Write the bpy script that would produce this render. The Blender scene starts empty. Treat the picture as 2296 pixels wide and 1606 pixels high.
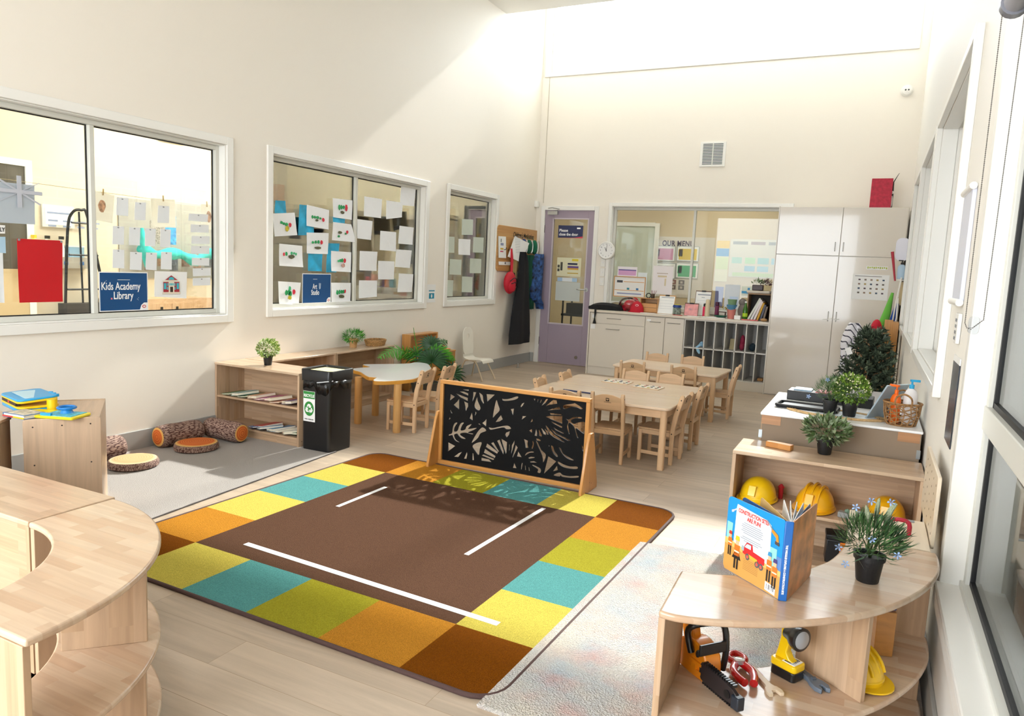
import bpy, math, random
from mathutils import Vector, Matrix, noise
R_=math.radians; PI=math.pi
random.seed(7)
SC=bpy.context.scene; COL=SC.collection
# ---------------------------------------------------------------- camera
cam_d=bpy.data.cameras.new('camera'); cam=bpy.data.objects.new('camera',cam_d); COL.objects.link(cam)
cam_d.sensor_width=36.0; cam_d.lens=36.0*1635.5/2296; cam_d.clip_start=.02; cam_d.clip_end=200
_y,_p,_r=-0.455131,0.125489,0.0465774
fw=Vector((math.sin(_y)*math.cos(_p),math.cos(_y)*math.cos(_p),-math.sin(_p))); rt=Vector((math.cos(_y),-math.sin(_y),0)); up=rt.cross(fw)
r2=rt*math.cos(_r)+up*math.sin(_r); u2=up*math.cos(_r)-rt*math.sin(_r)
M=Matrix((r2,u2,-fw)).transposed().to_4x4(); M.translation=Vector((4.16893,-9.0551,1.28739)); cam.matrix_world=M
SC.camera=cam
# ---------------------------------------------------------------- world, sun, exposure
SC.view_settings.view_transform='Standard'; SC.view_settings.look='None'; SC.view_settings.gamma=1; SC.view_settings.use_curve_mapping=False
SC.view_settings.exposure=1.2
W_=bpy.data.worlds.new('world'); SC.world=W_; W_.use_nodes=True
nt=W_.node_tree; bg=nt.nodes['Background']
tc=nt.nodes.new('ShaderNodeTexCoord'); sep=nt.nodes.new('ShaderNodeSeparateXYZ'); rp=nt.nodes.new('ShaderNodeValToRGB')
nt.links.new(tc.outputs['Generated'],sep.inputs[0]); nt.links.new(sep.outputs['Z'],rp.inputs['Fac'])
rp.color_ramp.elements[0].position=0; rp.color_ramp.elements[0].color=(.62,.66,.70,1)
rp.color_ramp.elements[1].position=.5; rp.color_ramp.elements[1].color=(.88,.94,1,1)
nt.links.new(rp.outputs[0],bg.inputs['Color']); bg.inputs['Strength'].default_value=5.4
sd=bpy.data.lights.new('sun','SUN'); so=bpy.data.objects.new('sun',sd); COL.objects.link(so)
sd.energy=3.3; sd.angle=R_(1.6); sd.color=(1,.97,.92)
so.rotation_euler=Vector((-.095,-1.38,-1)).to_track_quat('-Z','Y').to_euler()
def portal(loc,rot,sx,sy):
    l=bpy.data.lights.new('window_portal','AREA'); l.shape='RECTANGLE'; l.size=sx; l.size_y=sy; l.cycles.is_portal=True
    o=bpy.data.objects.new('window_portal',l); o.location=loc; o.rotation_euler=rot; COL.objects.link(o)
portal((2.2,.16,4.55),(R_(-90),0,0),4.3,1.6)
portal((4.62,-5.0,1.55),(0,R_(90),0),1.4,1.9)
portal((4.62,-7.9,1.4),(0,R_(90),0),2.0,2.6)
portal((2.2,-10.9,1.7),(R_(90),0,0),4.2,2.6)
# ---------------------------------------------------------------- tagging, building
def tag(o,label=None,cat=None,group=None,kind=None):
    if label: o['label']=label
    if cat: o['category']=cat
    if group: o['group']=group
    if kind: o['kind']=kind
    return o
def empty(name,loc=(0,0,0),rz=0,label=None,cat=None,group=None,rot=None):
    o=bpy.data.objects.new(name,None); o.empty_display_size=.05; COL.objects.link(o); o.location=loc
    o.rotation_euler=rot if rot else (0,0,rz)
    return tag(o,label,cat,group)
class MB:
    def __init__(s): s.v=[];s.f=[];s.m=[];s.X=None
    def add(s,vs,fs,mi=0):
        b=len(s.v)
        for p in vs:
            p=Vector(p); s.v.append(s.X@p if s.X else p)
        for f in fs: s.f.append([b+i for i in f]); s.m.append(mi)
        return s
    def box(s,x0,x1,y0,y1,z0,z1,mi=0):
        return s.add([(x0,y0,z0),(x1,y0,z0),(x1,y1,z0),(x0,y1,z0),(x0,y0,z1),(x1,y0,z1),(x1,y1,z1),(x0,y1,z1)],
            [(0,3,2,1),(4,5,6,7),(0,1,5,4),(1,2,6,5),(2,3,7,6),(3,0,4,7)],mi)
    def prism(s,poly,a,b,ax='z',mi=0,mt=None):
        n=len(poly)
        f={'z':lambda p,t:(p[0],p[1],t),'x':lambda p,t:(t,p[0],p[1]),'y':lambda p,t:(p[0],t,p[1])}[ax]
        A=sum(poly[i][0]*poly[(i+1)%n][1]-poly[(i+1)%n][0]*poly[i][1] for i in range(n))
        if (A<0)!=(ax=='y'): poly=poly[::-1]
        vs=[f(p,a) for p in poly]+[f(p,b) for p in poly]
        s.add(vs,[tuple(range(n))[::-1]],mi); bb=len(s.v)-2*n
        s.f.append([bb+n+i for i in range(n)]); s.m.append(mi if mt is None else mt)
        for i in range(n): s.f.append([bb+i,bb+(i+1)%n,bb+n+(i+1)%n,bb+n+i]); s.m.append(mi)
        return s
    def tube(s,pts,r,n=8,closed=False,mi=0,caps=True):
        pts=[Vector(p) for p in pts]; N=len(pts); rr=r if isinstance(r,(list,tuple)) else [r]*N
        vs=[]; prev=None
        for i,p in enumerate(pts):
            if closed: t=pts[(i+1)%N]-pts[i-1]
            else: t=pts[min(i+1,N-1)]-pts[max(i-1,0)]
            t=t.normalized() if t.length>1e-9 else Vector((0,0,1))
            if prev is None:
                a=Vector((0,0,1)) if abs(t.z)<.9 else Vector((1,0,0)); u=t.cross(a).normalized()
            else:
                u=prev-t*prev.dot(t)
                u=u.normalized() if u.length>1e-6 else t.cross(Vector((0,0,1))).normalized()
            prev=u; w=t.cross(u)
            for k in range(n):
                an=2*PI*k/n; vs.append(p+(u*math.cos(an)+w*math.sin(an))*rr[i])
        fs=[]
        for i in range(N if closed else N-1):
            j=(i+1)%N
            for k in range(n): fs.append((i*n+k,i*n+(k+1)%n,j*n+(k+1)%n,j*n+k))
        if caps and not closed: fs.append(tuple(range(n))[::-1]); fs.append(tuple((N-1)*n+k for k in range(n)))
        return s.add(vs,fs,mi)
    def lathe(s,prof,n=20,c=(0,0,0),mi=0,sx=1,sy=1):
        vs=[];fs=[];K=len(prof)
        for r,z in prof:
            for k in range(n):
                a=2*PI*k/n; vs.append((c[0]+r*math.cos(a)*sx,c[1]+r*math.sin(a)*sy,c[2]+z))
        for i in range(K-1):
            for k in range(n): fs.append((i*n+k,i*n+(k+1)%n,(i+1)*n+(k+1)%n,(i+1)*n+k))
        fs.append(tuple(range(n))[::-1]); fs.append(tuple((K-1)*n+k for k in range(n)))
        return s.add(vs,fs,mi)
    def ell(s,c,r,nu=14,nv=9,mi=0,v0=-90,v1=90):
        prof=[(max(math.cos(R_(v0+(v1-v0)*i/nv)),1e-3),math.sin(R_(v0+(v1-v0)*i/nv))) for i in range(nv+1)]
        vs=[];fs=[]
        for a,b in prof:
            for k in range(nu):
                an=2*PI*k/nu; vs.append((c[0]+r[0]*a*math.cos(an),c[1]+r[1]*a*math.sin(an),c[2]+r[2]*b))
        for i in range(nv):
            for k in range(nu): fs.append((i*nu+k,i*nu+(k+1)%nu,(i+1)*nu+(k+1)%nu,(i+1)*nu+k))
        fs.append(tuple(range(nu))[::-1]); fs.append(tuple(nv*nu+k for k in range(nu)))
        return s.add(vs,fs,mi)
    def quad(s,a,b,c,d,mi=0): return s.add([a,b,c,d],[(0,1,2,3)],mi)
    def build(s,name,mats,parent=None,loc=None,rz=None,bevel=0,rot=None,ang=47,seg=2,solid=0):
        me=bpy.data.meshes.new(name); me.from_pydata([tuple(v) for v in s.v],[],s.f)
        if not isinstance(mats,(list,tuple)): mats=[mats]
        for m in mats: me.materials.append(m)
        for p,mi in zip(me.polygons,s.m): p.material_index=mi
        me.update(); me.shade_smooth()
        me.set_sharp_from_angle(angle=R_(ang))
        o=bpy.data.objects.new(name,me); COL.objects.link(o)
        if parent: o.parent=parent
        if loc is not None: o.location=loc
        if rz is not None: o.rotation_euler=(0,0,rz)
        if rot is not None: o.rotation_euler=rot
        if bevel:
            b=o.modifiers.new('bevel','BEVEL'); b.width=bevel; b.segments=seg; b.limit_method='ANGLE'; b.angle_limit=R_(40)
        if solid:
            b=o.modifiers.new('solid','SOLIDIFY'); b.thickness=solid; b.offset=0
        return o
def TR(loc=(0,0,0),rz=0,rx=0,ry=0,sc=1):
    return Matrix.Translation(Vector(loc))@Matrix.Rotation(rz,4,'Z')@Matrix.Rotation(ry,4,'Y')@Matrix.Rotation(rx,4,'X')@Matrix.Scale(sc,4)
def kids(o): return [c for c in bpy.data.objects if c.parent==o]
def dup(o,loc=None,rz=None,label=None,parent=None,cat=None):
    c=o.copy(); COL.objects.link(c)
    if parent: c.parent=parent
    for k in kids(o):
        if k is not c: dup(k,parent=c)
    if loc is not None: c.location=loc
    if rz is not None: c.rotation_euler=(0,0,rz)
    if label: c['label']=label
    return c
def struct(o): o['kind']='structure'; return o
def smooth_poly(pts,k=4,closed=True):
    n=len(pts); out=[]
    rng=range(n) if closed else range(n-1)
    for i in rng:
        g=(lambda j: pts[j%n]) if closed else (lambda j: pts[max(0,min(n-1,j))])
        p0,p1,p2,p3=g(i-1),g(i),g(i+1),g(i+2)
        for t in range(k):
            t/=k
            out.append(tuple(.5*((2*b)+(-a+c)*t+(2*a-5*b+4*c-d)*t*t+(-a+3*b-3*c+d)*t**3) for a,b,c,d in zip(p0,p1,p2,p3)))
    if not closed: out.append(tuple(pts[-1]))
    return out
def rrect(x0,x1,y0,y1,r,n=5):
    o=[]
    for cx,cy,a in ((x1-r,y1-r,0),(x0+r,y1-r,90),(x0+r,y0+r,180),(x1-r,y0+r,270)):
        for i in range(n+1):
            t=R_(a+90*i/n); o.append((cx+r*math.cos(t),cy+r*math.sin(t)))
    return o
def text(s,size,mat,parent,M_,name='lettering',bold=0,align='LEFT',shear=0,sp=1.0,ext=.0003,sx=1.0,ls=1.0):
    cu=bpy.data.curves.new(name,'FONT'); cu.body=s; cu.size=size; cu.offset=bold; cu.align_x=align; cu.shear=shear; cu.space_character=sp; cu.extrude=ext; cu.space_line=ls; cu.resolution_u=3
    t=bpy.data.objects.new('t',cu); COL.objects.link(t); dg=bpy.context.evaluated_depsgraph_get()
    me=bpy.data.meshes.new_from_object(t.evaluated_get(dg)); bpy.data.objects.remove(t); bpy.data.curves.remove(cu)
    me.materials.clear(); me.materials.append(mat); me.name=name
    o=bpy.data.objects.new(name,me); COL.objects.link(o)
    if parent: o.parent=parent
    o.matrix_local=M_@Matrix.Diagonal((sx,1,1,1))
    return o
def frameM(o,x,y):
    x=Vector(x).normalized(); y=Vector(y); y=(y-x*y.dot(x)).normalized(); z=x.cross(y)
    m=Matrix((x,y,z)).transposed().to_4x4(); m.translation=Vector(o); return m
# ---------------------------------------------------------------- materials
_M={}
def lin(c):
    if isinstance(c,str): c=[int(c[i:i+2],16)/255 for i in (0,2,4)]
    elif max(c)>1: c=[x/255 for x in c]
    return [((x+.055)/1.055)**2.4 if x>.04045 else x/12.92 for x in c]+[1]
def mat(name,c,rough=.5,metal=0,spec=.5,trans=0,bump=0,bs=60,var=0,vs=8,coat=0,sheen=0,alpha=1):
    if name in _M: return _M[name]
    m=bpy.data.materials.new(name); m.use_nodes=True; nt=m.node_tree; b=nt.nodes['Principled BSDF']
    c=lin(c); b.inputs['Base Color'].default_value=c; b.inputs['Roughness'].default_value=rough; b.inputs['Metallic'].default_value=metal
    b.inputs['Specular IOR Level'].default_value=spec; b.inputs['Coat Weight'].default_value=coat; b.inputs['Transmission Weight'].default_value=trans
    b.inputs['Sheen Weight'].default_value=sheen; b.inputs['Alpha'].default_value=alpha
    if bump or var:
        tc=nt.nodes.new('ShaderNodeTexCoord')
        if bump:
            n=nt.nodes.new('ShaderNodeTexNoise'); n.inputs['Scale'].default_value=bs; n.inputs['Detail'].default_value=4
            nt.links.new(tc.outputs['Object'],n.inputs['Vector']); bp=nt.nodes.new('ShaderNodeBump'); bp.inputs['Strength'].default_value=bump; bp.inputs['Distance'].default_value=.01
            nt.links.new(n.outputs['Fac'],bp.inputs['Height']); nt.links.new(bp.outputs[0],b.inputs['Normal'])
        if var:
            n=nt.nodes.new('ShaderNodeTexNoise'); n.inputs['Scale'].default_value=vs; n.inputs['Detail'].default_value=6
            nt.links.new(tc.outputs['Object'],n.inputs['Vector']); mx=nt.nodes.new('ShaderNodeMix'); mx.data_type='RGBA'
            mx.inputs['A'].default_value=[x*(1-var) for x in c[:3]]+[1]; mx.inputs['B'].default_value=[min(1,x*(1+var)) for x in c[:3]]+[1]
            rp=nt.nodes.new('ShaderNodeMapRange'); rp.inputs['From Min'].default_value=.3; rp.inputs['From Max'].default_value=.7
            nt.links.new(n.outputs['Fac'],rp.inputs['Value']); nt.links.new(rp.outputs[0],mx.inputs['Factor']); nt.links.new(mx.outputs['Result'],b.inputs['Base Color'])
    _M[name]=m; return m
def glass_mat(name,tint=(.96,.985,.97),refl=1.0,rough=0):
    if name in _M: return _M[name]
    m=bpy.data.materials.new(name); m.use_nodes=True; nt=m.node_tree; nt.nodes.clear()
    out=nt.nodes.new('ShaderNodeOutputMaterial'); t=nt.nodes.new('ShaderNodeBsdfTransparent'); g=nt.nodes.new('ShaderNodeBsdfGlossy'); g.inputs['Roughness'].default_value=rough
    t.inputs[0].default_value=(*tint,1); fr=nt.nodes.new('ShaderNodeFresnel'); fr.inputs[0].default_value=1.45
    mu=nt.nodes.new('ShaderNodeMath'); mu.operation='MULTIPLY'; mu.inputs[1].default_value=refl; mu.use_clamp=True
    mx=nt.nodes.new('ShaderNodeMixShader'); nt.links.new(fr.outputs[0],mu.inputs[0]); nt.links.new(mu.outputs[0],mx.inputs[0]); nt.links.new(t.outputs[0],mx.inputs[1]); nt.links.new(g.outputs[0],mx.inputs[2]); nt.links.new(mx.outputs[0],out.inputs[0])
    _M[name]=m; return m
def wood(name,c1,c2,ax='xy',rough=.38,bl=.35,bw=.045,grain=.16,gs=1.0,coat=.0,spec=.5):
    if name in _M: return _M[name]
    m=bpy.data.materials.new(name); m.use_nodes=True; nt=m.node_tree; b=nt.nodes['Principled BSDF']; L=nt.links
    tc=nt.nodes.new('ShaderNodeTexCoord'); sp=nt.nodes.new('ShaderNodeSeparateXYZ'); L.new(tc.outputs['Object'],sp.inputs[0])
    cb=nt.nodes.new('ShaderNodeCombineXYZ'); o=ax+[q for q in 'xyz' if q not in ax][0]
    for i,q in enumerate(o): L.new(sp.outputs[q.upper()],cb.inputs[i])
    br=nt.nodes.new('ShaderNodeTexBrick'); br.inputs['Scale'].default_value=1; br.inputs['Mortar Size'].default_value=0; br.inputs['Brick Width'].default_value=bl; br.inputs['Row Height'].default_value=bw
    br.offset=.37; br.inputs['Color1'].default_value=lin(c1); br.inputs['Color2'].default_value=lin(c2); br.inputs['Bias'].default_value=0; L.new(cb.outputs[0],br.inputs['Vector'])
    mp=nt.nodes.new('ShaderNodeMapping'); mp.inputs['Scale'].default_value=(3*gs,60*gs,20*gs); L.new(cb.outputs[0],mp.inputs['Vector'])
    ad=nt.nodes.new('ShaderNodeVectorMath'); ad.operation='ADD'; L.new(mp.outputs[0],ad.inputs[0])
    ml=nt.nodes.new('ShaderNodeVectorMath'); ml.operation='SCALE'; ml.inputs['Scale'].default_value=25; L.new(br.outputs['Color'],ml.inputs[0]); L.new(ml.outputs[0],ad.inputs[1])
    n=nt.nodes.new('ShaderNodeTexNoise'); n.inputs['Scale'].default_value=1; n.inputs['Detail'].default_value=5; n.inputs['Distortion'].default_value=.6; L.new(ad.outputs[0],n.inputs['Vector'])
    mr=nt.nodes.new('ShaderNodeMapRange'); mr.inputs['From Min'].default_value=.3; mr.inputs['From Max'].default_value=.7; mr.inputs['To Min'].default_value=1-grain; mr.inputs['To Max'].default_value=1+grain*.5; L.new(n.outputs['Fac'],mr.inputs['Value'])
    vm=nt.nodes.new('ShaderNodeVectorMath'); vm.operation='SCALE'; L.new(br.outputs['Color'],vm.inputs[0]); L.new(mr.outputs[0],vm.inputs['Scale']); L.new(vm.outputs[0],b.inputs['Base Color'])
    b.inputs['Roughness'].default_value=rough; b.inputs['Coat Weight'].default_value=coat; b.inputs['Coat Roughness'].default_value=.15; b.inputs['Specular IOR Level'].default_value=spec
    _M[name]=m; return m
wall_m=mat('cream_paint','f2ebdf',.6,spec=.25,bump=.02,bs=300)
wallw_m=mat('pale_cream_paint','f2eee6',.6,spec=.25)
trim_m=mat('white_gloss_paint','f1efe9',.3,spec=.5)
alu_m=mat('cream_aluminium','d9d8cf',.35,spec=.5)
white_m=mat('white_laminate','e2dacd',.25,spec=.5)
whitem_m=mat('plain_white','f2f2f0',.5)
black_m=mat('black_rubber','101012',.5)
glass_m=glass_mat('window_glass',(.93,.965,.95),.9)
glassc_m=glass_mat('clear_pane',(.97,.985,.98),.5)
floor_m=None
LW=('dcb98f','d0a87b')
def lw(ax='xy',**k): return wood('rubberwood_'+ax,'cfb497','bf9f80',ax,rough=.3,coat=.25,bl=.22,bw=.036,grain=.13,**k)
def lwm(ax='xz'): return wood('rubberwood_matt_'+ax,'c8a98a','b79674',ax,rough=.42,bl=.3,bw=.04,grain=.18)
def cw(ax='yz'): return wood('chair_beech_'+ax,'dab68e','d5ae85',ax,rough=.35,bl=2,bw=1,grain=.12)
def pine(ax='xz'): return wood('amber_pine_'+ax,'cf9450','c68a47',ax,rough=.35,bl=2,bw=1,grain=.16,gs=.8,coat=.2)
def ply(ax='xz'): return wood('maple_laminate_'+ax,'cfb295','c9aa8c',ax,rough=.35,bl=3,bw=.3,grain=.14,gs=.8)
brownback_m=mat('brown_backing_board','8d7a66',.75,bump=.03,bs=200)
screw_m=mat('dark_screw','3a3430',.4,metal=.6)
steel_m=mat('brushed_steel','b9b9b6',.3,metal=.9)
# ================================================================ setting
def holed(ax,a0,a1,u0,u1,z0,z1,holes,name,m):
    # wall slab with rectangular openings; ax is the thickness axis
    mb=MB(); us=sorted({u0,u1,*[h[0] for h in holes],*[h[1] for h in holes]}); zs=sorted({z0,z1,*[h[2] for h in holes],*[h[3] for h in holes]})
    inh=lambda u,z: any(h[0]<u<h[1] and h[2]<z<h[3] for h in holes)
    for i in range(len(us)-1):
        run=None
        for j in range(len(zs)-1):
            um=(us[i]+us[i+1])/2; zm=(zs[j]+zs[j+1])/2; solid=not inh(um,zm)
            if solid and run is None: run=zs[j]
            if (not solid or j==len(zs)-2) and run is not None:
                ze=zs[j+1] if solid else zs[j]
                if ax=='x': mb.box(a0,a1,us[i],us[i+1],run,ze)
                else: mb.box(us[i],us[i+1],a0,a1,run,ze)
                run=None
    return struct(mb.build(name,m))
RW=4.435; YR=-10.8
# floor
def floor_mat():
    m=bpy.data.materials.new('oak_vinyl_planks'); m.use_nodes=True; nt=m.node_tree; b=nt.nodes['Principled BSDF']; L=nt.links
    tc=nt.nodes.new('ShaderNodeTexCoord')
    br=nt.nodes.new('ShaderNodeTexBrick'); br.inputs['Scale'].default_value=1; br.inputs['Brick Width'].default_value=1.2; br.inputs['Row Height'].default_value=.16; br.inputs['Mortar Size'].default_value=.0012; br.inputs['Mortar Smooth'].default_value=.6
    br.offset=.41; br.inputs['Color1'].default_value=lin('c5b39e'); br.inputs['Color2'].default_value=lin('b8a590'); br.inputs['Mortar'].default_value=lin('9c876d'); L.new(tc.outputs['Object'],br.inputs['Vector'])
    mp=nt.nodes.new('ShaderNodeMapping'); mp.inputs['Scale'].default_value=(1.3,16,1); L.new(tc.outputs['Object'],mp.inputs['Vector'])
    ad=nt.nodes.new('ShaderNodeVectorMath'); ad.operation='MULTIPLY_ADD'; L.new(br.outputs['Color'],ad.inputs[0]); ad.inputs[1].default_value=(30,30,30); L.new(mp.outputs[0],ad.inputs[2])
    n=nt.nodes.new('ShaderNodeTexNoise'); n.inputs['Scale'].default_value=1; n.inputs['Detail'].default_value=7; n.inputs['Roughness'].default_value=.62; n.inputs['Distortion'].default_value=.8; L.new(ad.outputs[0],n.inputs['Vector'])
    mr=nt.nodes.new('ShaderNodeMapRange'); mr.inputs['From Min'].default_value=.3; mr.inputs['From Max'].default_value=.7; mr.inputs['To Min'].default_value=.78; mr.inputs['To Max'].default_value=1.1; L.new(n.outputs['Fac'],mr.inputs['Value'])
    vm=nt.nodes.new('ShaderNodeVectorMath'); vm.operation='SCALE'; L.new(br.outputs['Color'],vm.inputs[0]); L.new(mr.outputs[0],vm.inputs['Scale']); L.new(vm.outputs[0],b.inputs['Base Color'])
    b.inputs['Roughness'].default_value=.42; b.inputs['Specular IOR Level'].default_value=.4
    return m
floor_m=floor_mat()
struct(MB().box(-4.6,RW+.2,YR,3.2,-.1,0).build('floor',floor_m))
WL=[(-5.255,-7.9,.845,2.035),(-4.815,-2.70,.865,2.045),(-2.245,-1.165,.87,2.07)]   # openings of the left wall
WL=[(min(a,b),max(a,b),c,d) for a,b,c,d in WL]
holed('x',-.13,0,YR,0,0,5.45,WL,'wall_left',wall_m)
CL=(.08,4.30,3.80,5.30)
holed('y',0,.14,-.13,RW+.17,0,5.45,[(.135,.835,0,2.045),(1.07,3.20,.86,2.10),CL],'wall_back',wall_m)
WR=[(-9.6,-6.60,.40,2.36),(-5.80,-4.02,.90,2.20),(-3.85,-2.40,.90,2.20),(-2.25,-1.2,.90,2.20)]
holed('x',RW,RW+.16,YR,0,0,5.45,WR,'wall_right',wallw_m)
holed('y',YR-.12,YR,-.13,RW+.17,0,4.95,[(.25,3.7,.35,2.8)],'wall_rear',wall_m)
# sloping ceiling, highest over the back wall
struct(MB().prism([(.14,5.45),(-1.1,5.45),(-1.1,4.21),(YR-.12,4.21),(YR-.12,4.4),(-1.25,4.4),(-1.25,5.6),(.14,5.6)],-.13,RW+.17,'x').build('ceiling',wallw_m))
# baseboards
bb_m=mat('grey_skirting','a9a9a6',.5)
struct(MB().box(0,.012,YR,0,0,.125).build('baseboard_left',bb_m,bevel=.003))
struct(MB().box(0.013,.06,-.012,0,0,.125).build('baseboard_back',bb_m,bevel=.003))
struct(MB().box(RW-.012,RW,YR,-.6,0,.125).build('baseboard_right',bb_m,bevel=.003))
def window_x(n,y0,y1,z0,z1,x,xb,muls,trim=.055,fd=.05,fw=.03,side=1,gm=None,gap=None,proj=.018,sill=0):
    """window in a wall normal to x: architrave on face x, aluminium frame set back to xb"""
    e=empty('window_%d'%n,(x,(y0+y1)/2,z0)); struct(e); ox,oy,oz=x,(y0+y1)/2,z0
    s=side
    def bx(mb,xa,xc,ya,yc,za,zc,mi=0): xa,xc=sorted((xa-ox,xc-ox)); return mb.box(xa,xc,ya-oy,yc-oy,za-oz,zc-oz,mi)
    mb=MB(); P=proj*s
    bx(mb,x,x+P,y0-trim,y0,z0-trim,z1+trim); bx(mb,x,x+P,y1,y1+trim,z0-trim,z1+trim); bx(mb,x,x+P,y0,y1,z1,z1+trim); bx(mb,x,x+P,y0,y1,z0-trim,z0)
    # reveal lining
    t=.008; back=xb-.02*s
    bx(mb,x,back,y0,y0+t,z0,z1); bx(mb,x,back,y1-t,y1,z0,z1); bx(mb,x,back,y0+t,y1-t,z1-t,z1); bx(mb,x,back,y0+t,y1-t,z0,z0+t)
    mb.build('architrave',trim_m,e,bevel=.003)
    mb=MB(); a,b=xb,xb+.045*s
    ys=[y0+t]+[m for m in muls]+[y1-t]
    bx(mb,a,b,y0+t,y0+t+fw,z0+t,z1-t); bx(mb,a,b,y1-t-fw,y1-t,z0+t,z1-t); bx(mb,a,b,y0+t+fw,y1-t-fw,z1-t-fw,z1-t); bx(mb,a,b,y0+t+fw,y1-t-fw,z0+t,z0+t+fw)
    for m in muls: bx(mb,a,b,m-fw/2,m+fw/2,z0+t+fw,z1-t-fw)
    mb.build('window_frame',alu_m,e,bevel=.003)
    gx=xb+.012*s; k=0
    for i in range(len(ys)-1):
        ya=ys[i]+(fw if i==0 else fw/2); yb=ys[i+1]-(fw if i==len(ys)-2 else fw/2); za,zb=z0+t+fw,z1-t-fw
        g=MB(); bx(g,gx-.003,gx+.003,ya,yb,za,zb); g.build('pane',gm or glass_m,e)
        q=MB(); w=.006
        for A in ((ya,ya+w,za,zb),(yb-w,yb,za,zb),(ya+w,yb-w,za,za+w),(ya+w,yb-w,zb-w,zb)): bx(q,gx-.005,gx+.006,*A)
        q.build('gasket',black_m,e)
    return e
for i,((a,b,c,d),mu) in enumerate(zip(WL,[[-6.2],[-3.73],[]])):
    window_x(i+1,a,b,c,d,0,-.1,mu)
# back window above the counter, and clerestory
def window_y(n,x0,x1,z0,z1,y,yb,muls,trim=.055,fw=.03,gm=None,proj=-.018,tr=(1,1,1,1)):
    e=empty('window_%d'%n,((x0+x1)/2,y,z0)); struct(e); ox,oy,oz=(x0+x1)/2,y,z0
    def bx(mb,xa,xc,ya,yc,za,zc): ya,yc=sorted((ya-oy,yc-oy)); return mb.box(xa-ox,xc-ox,ya,yc,za-oz,zc-oz)
    mb=MB(); t=.008
    if tr[0]: bx(mb,x0-trim,x0,y+proj,y,z0-trim,z1+trim)
    if tr[1]: bx(mb,x1,x1+trim,y+proj,y,z0-trim,z1+trim)
    if tr[2]: bx(mb,x0,x1,y+proj,y,z1,z1+trim)
    if tr[3]: bx(mb,x0,x1,y+proj,y,z0-trim,z0)
    bx(mb,x0,x0+t,y,yb+.02,z0,z1); bx(mb,x1-t,x1,y,yb+.02,z0,z1); bx(mb,x0,x1,y,yb+.02,z1-t,z1); bx(mb,x0,x1,y,yb+.02,z0,z0+t)
    mb.build('architrave',trim_m,e,bevel=.003)
    mb=MB(); a,b=yb,yb+.045; xs=[x0+t]+muls+[x1-t]
    bx(mb,x0+t,x0+t+fw,a,b,z0+t,z1-t); bx(mb,x1-t-fw,x1-t,a,b,z0+t,z1-t); bx(mb,x0+t+fw,x1-t-fw,a,b,z1-t-fw,z1-t); bx(mb,x0+t+fw,x1-t-fw,a,b,z0+t,z0+t+fw)
    for m in muls: bx(mb,m-fw/2,m+fw/2,a,b,z0+t+fw,z1-t-fw)
    mb.build('window_frame',alu_m,e,bevel=.003)
    for i in range(len(xs)-1):
        xa=xs[i]+(fw if i==0 else fw/2); xc=xs[i+1]-(fw if i==len(xs)-2 else fw/2)
        g=MB(); bx(g,xa,xc,a+.018,a+.024,z0+t+fw,z1-t-fw); g.build('pane',gm or glass_m,e)
    return e
window_y(4,1.07,3.20,.86,2.10,0,.06,[2.11],trim=.045)
window_y(5,*CL,0,.07,[1.48,2.92],trim=.045,gm=glassc_m)
# right wall windows (far three), then the near one with its deep sill
for i,(a,b,c,d) in enumerate(WR[1:]): window_x(6+i,a,b,c,d,RW,RW+.10,[(a+b)/2],side=-1 if 0 else 1,trim=.04,proj=-.03,gm=glassc_m)
def near_window():
    y0,y1,z0,z1=WR[0]; e=empty('window_9',(RW,(y0+y1)/2,z0)); struct(e); X,Y,Z=RW,(y0+y1)/2,z0
    B=lambda mb,a,b,c,d,f,g: mb.box(a-X,b-X,c-Y,d-Y,f-Z,g-Z)
    mb=MB(); B(mb,RW-.022,RW+.06,y0,y1,z0-.0,z0+.012); B(mb,RW-.022,RW,y0,y1,z0-.045,z0); mb.build('sill',trim_m,e,bevel=.004)
    mb=MB(); B(mb,RW-.01,RW+.06,y1-.01,y1+.0,z0,z1); B(mb,RW-.01,RW+.0,y1,y1+.05,z0,z1+.05); B(mb,RW-.01,RW+.06,y0,y1,z1-.01,z1); mb.build('reveal',trim_m,e,bevel=.003)
    mb=MB(); a,b=RW+.05,RW+.10; f=.04
    B(mb,a,b,y1-f,y1,z0,z1); B(mb,a,b,y0,y1,z1-f,z1); B(mb,a-.01,b,y0,y1,z0+.0,z0+.03); B(mb,a-.004,b,y0,y1,.885,.955)
    for m in (-7.62,-8.6): B(mb,a-.006,b,m-.028,m+.028,z0,z1)
    mb.build('window_frame',alu_m,e,bevel=.003)
    for (c,d) in ((-7.592,y1-f),(-8.57,-7.648),(y0,-8.63)):
        for (p,q) in ((z0+.03,.885),(.955,z1-f)):
            g=MB(); B(g,a+.018,a+.024,c,d,p,q); g.build('pane',glass_m,e)
            k=MB(); w=.016
            for A in ((c,c+w,p,q),(d-w,d,p,q),(c,d,p,p+w),(c,d,q-w,q)): B(k,a+.012,a+.03,*A)
            k.build('gasket',black_m,e)
near_window()
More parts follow.
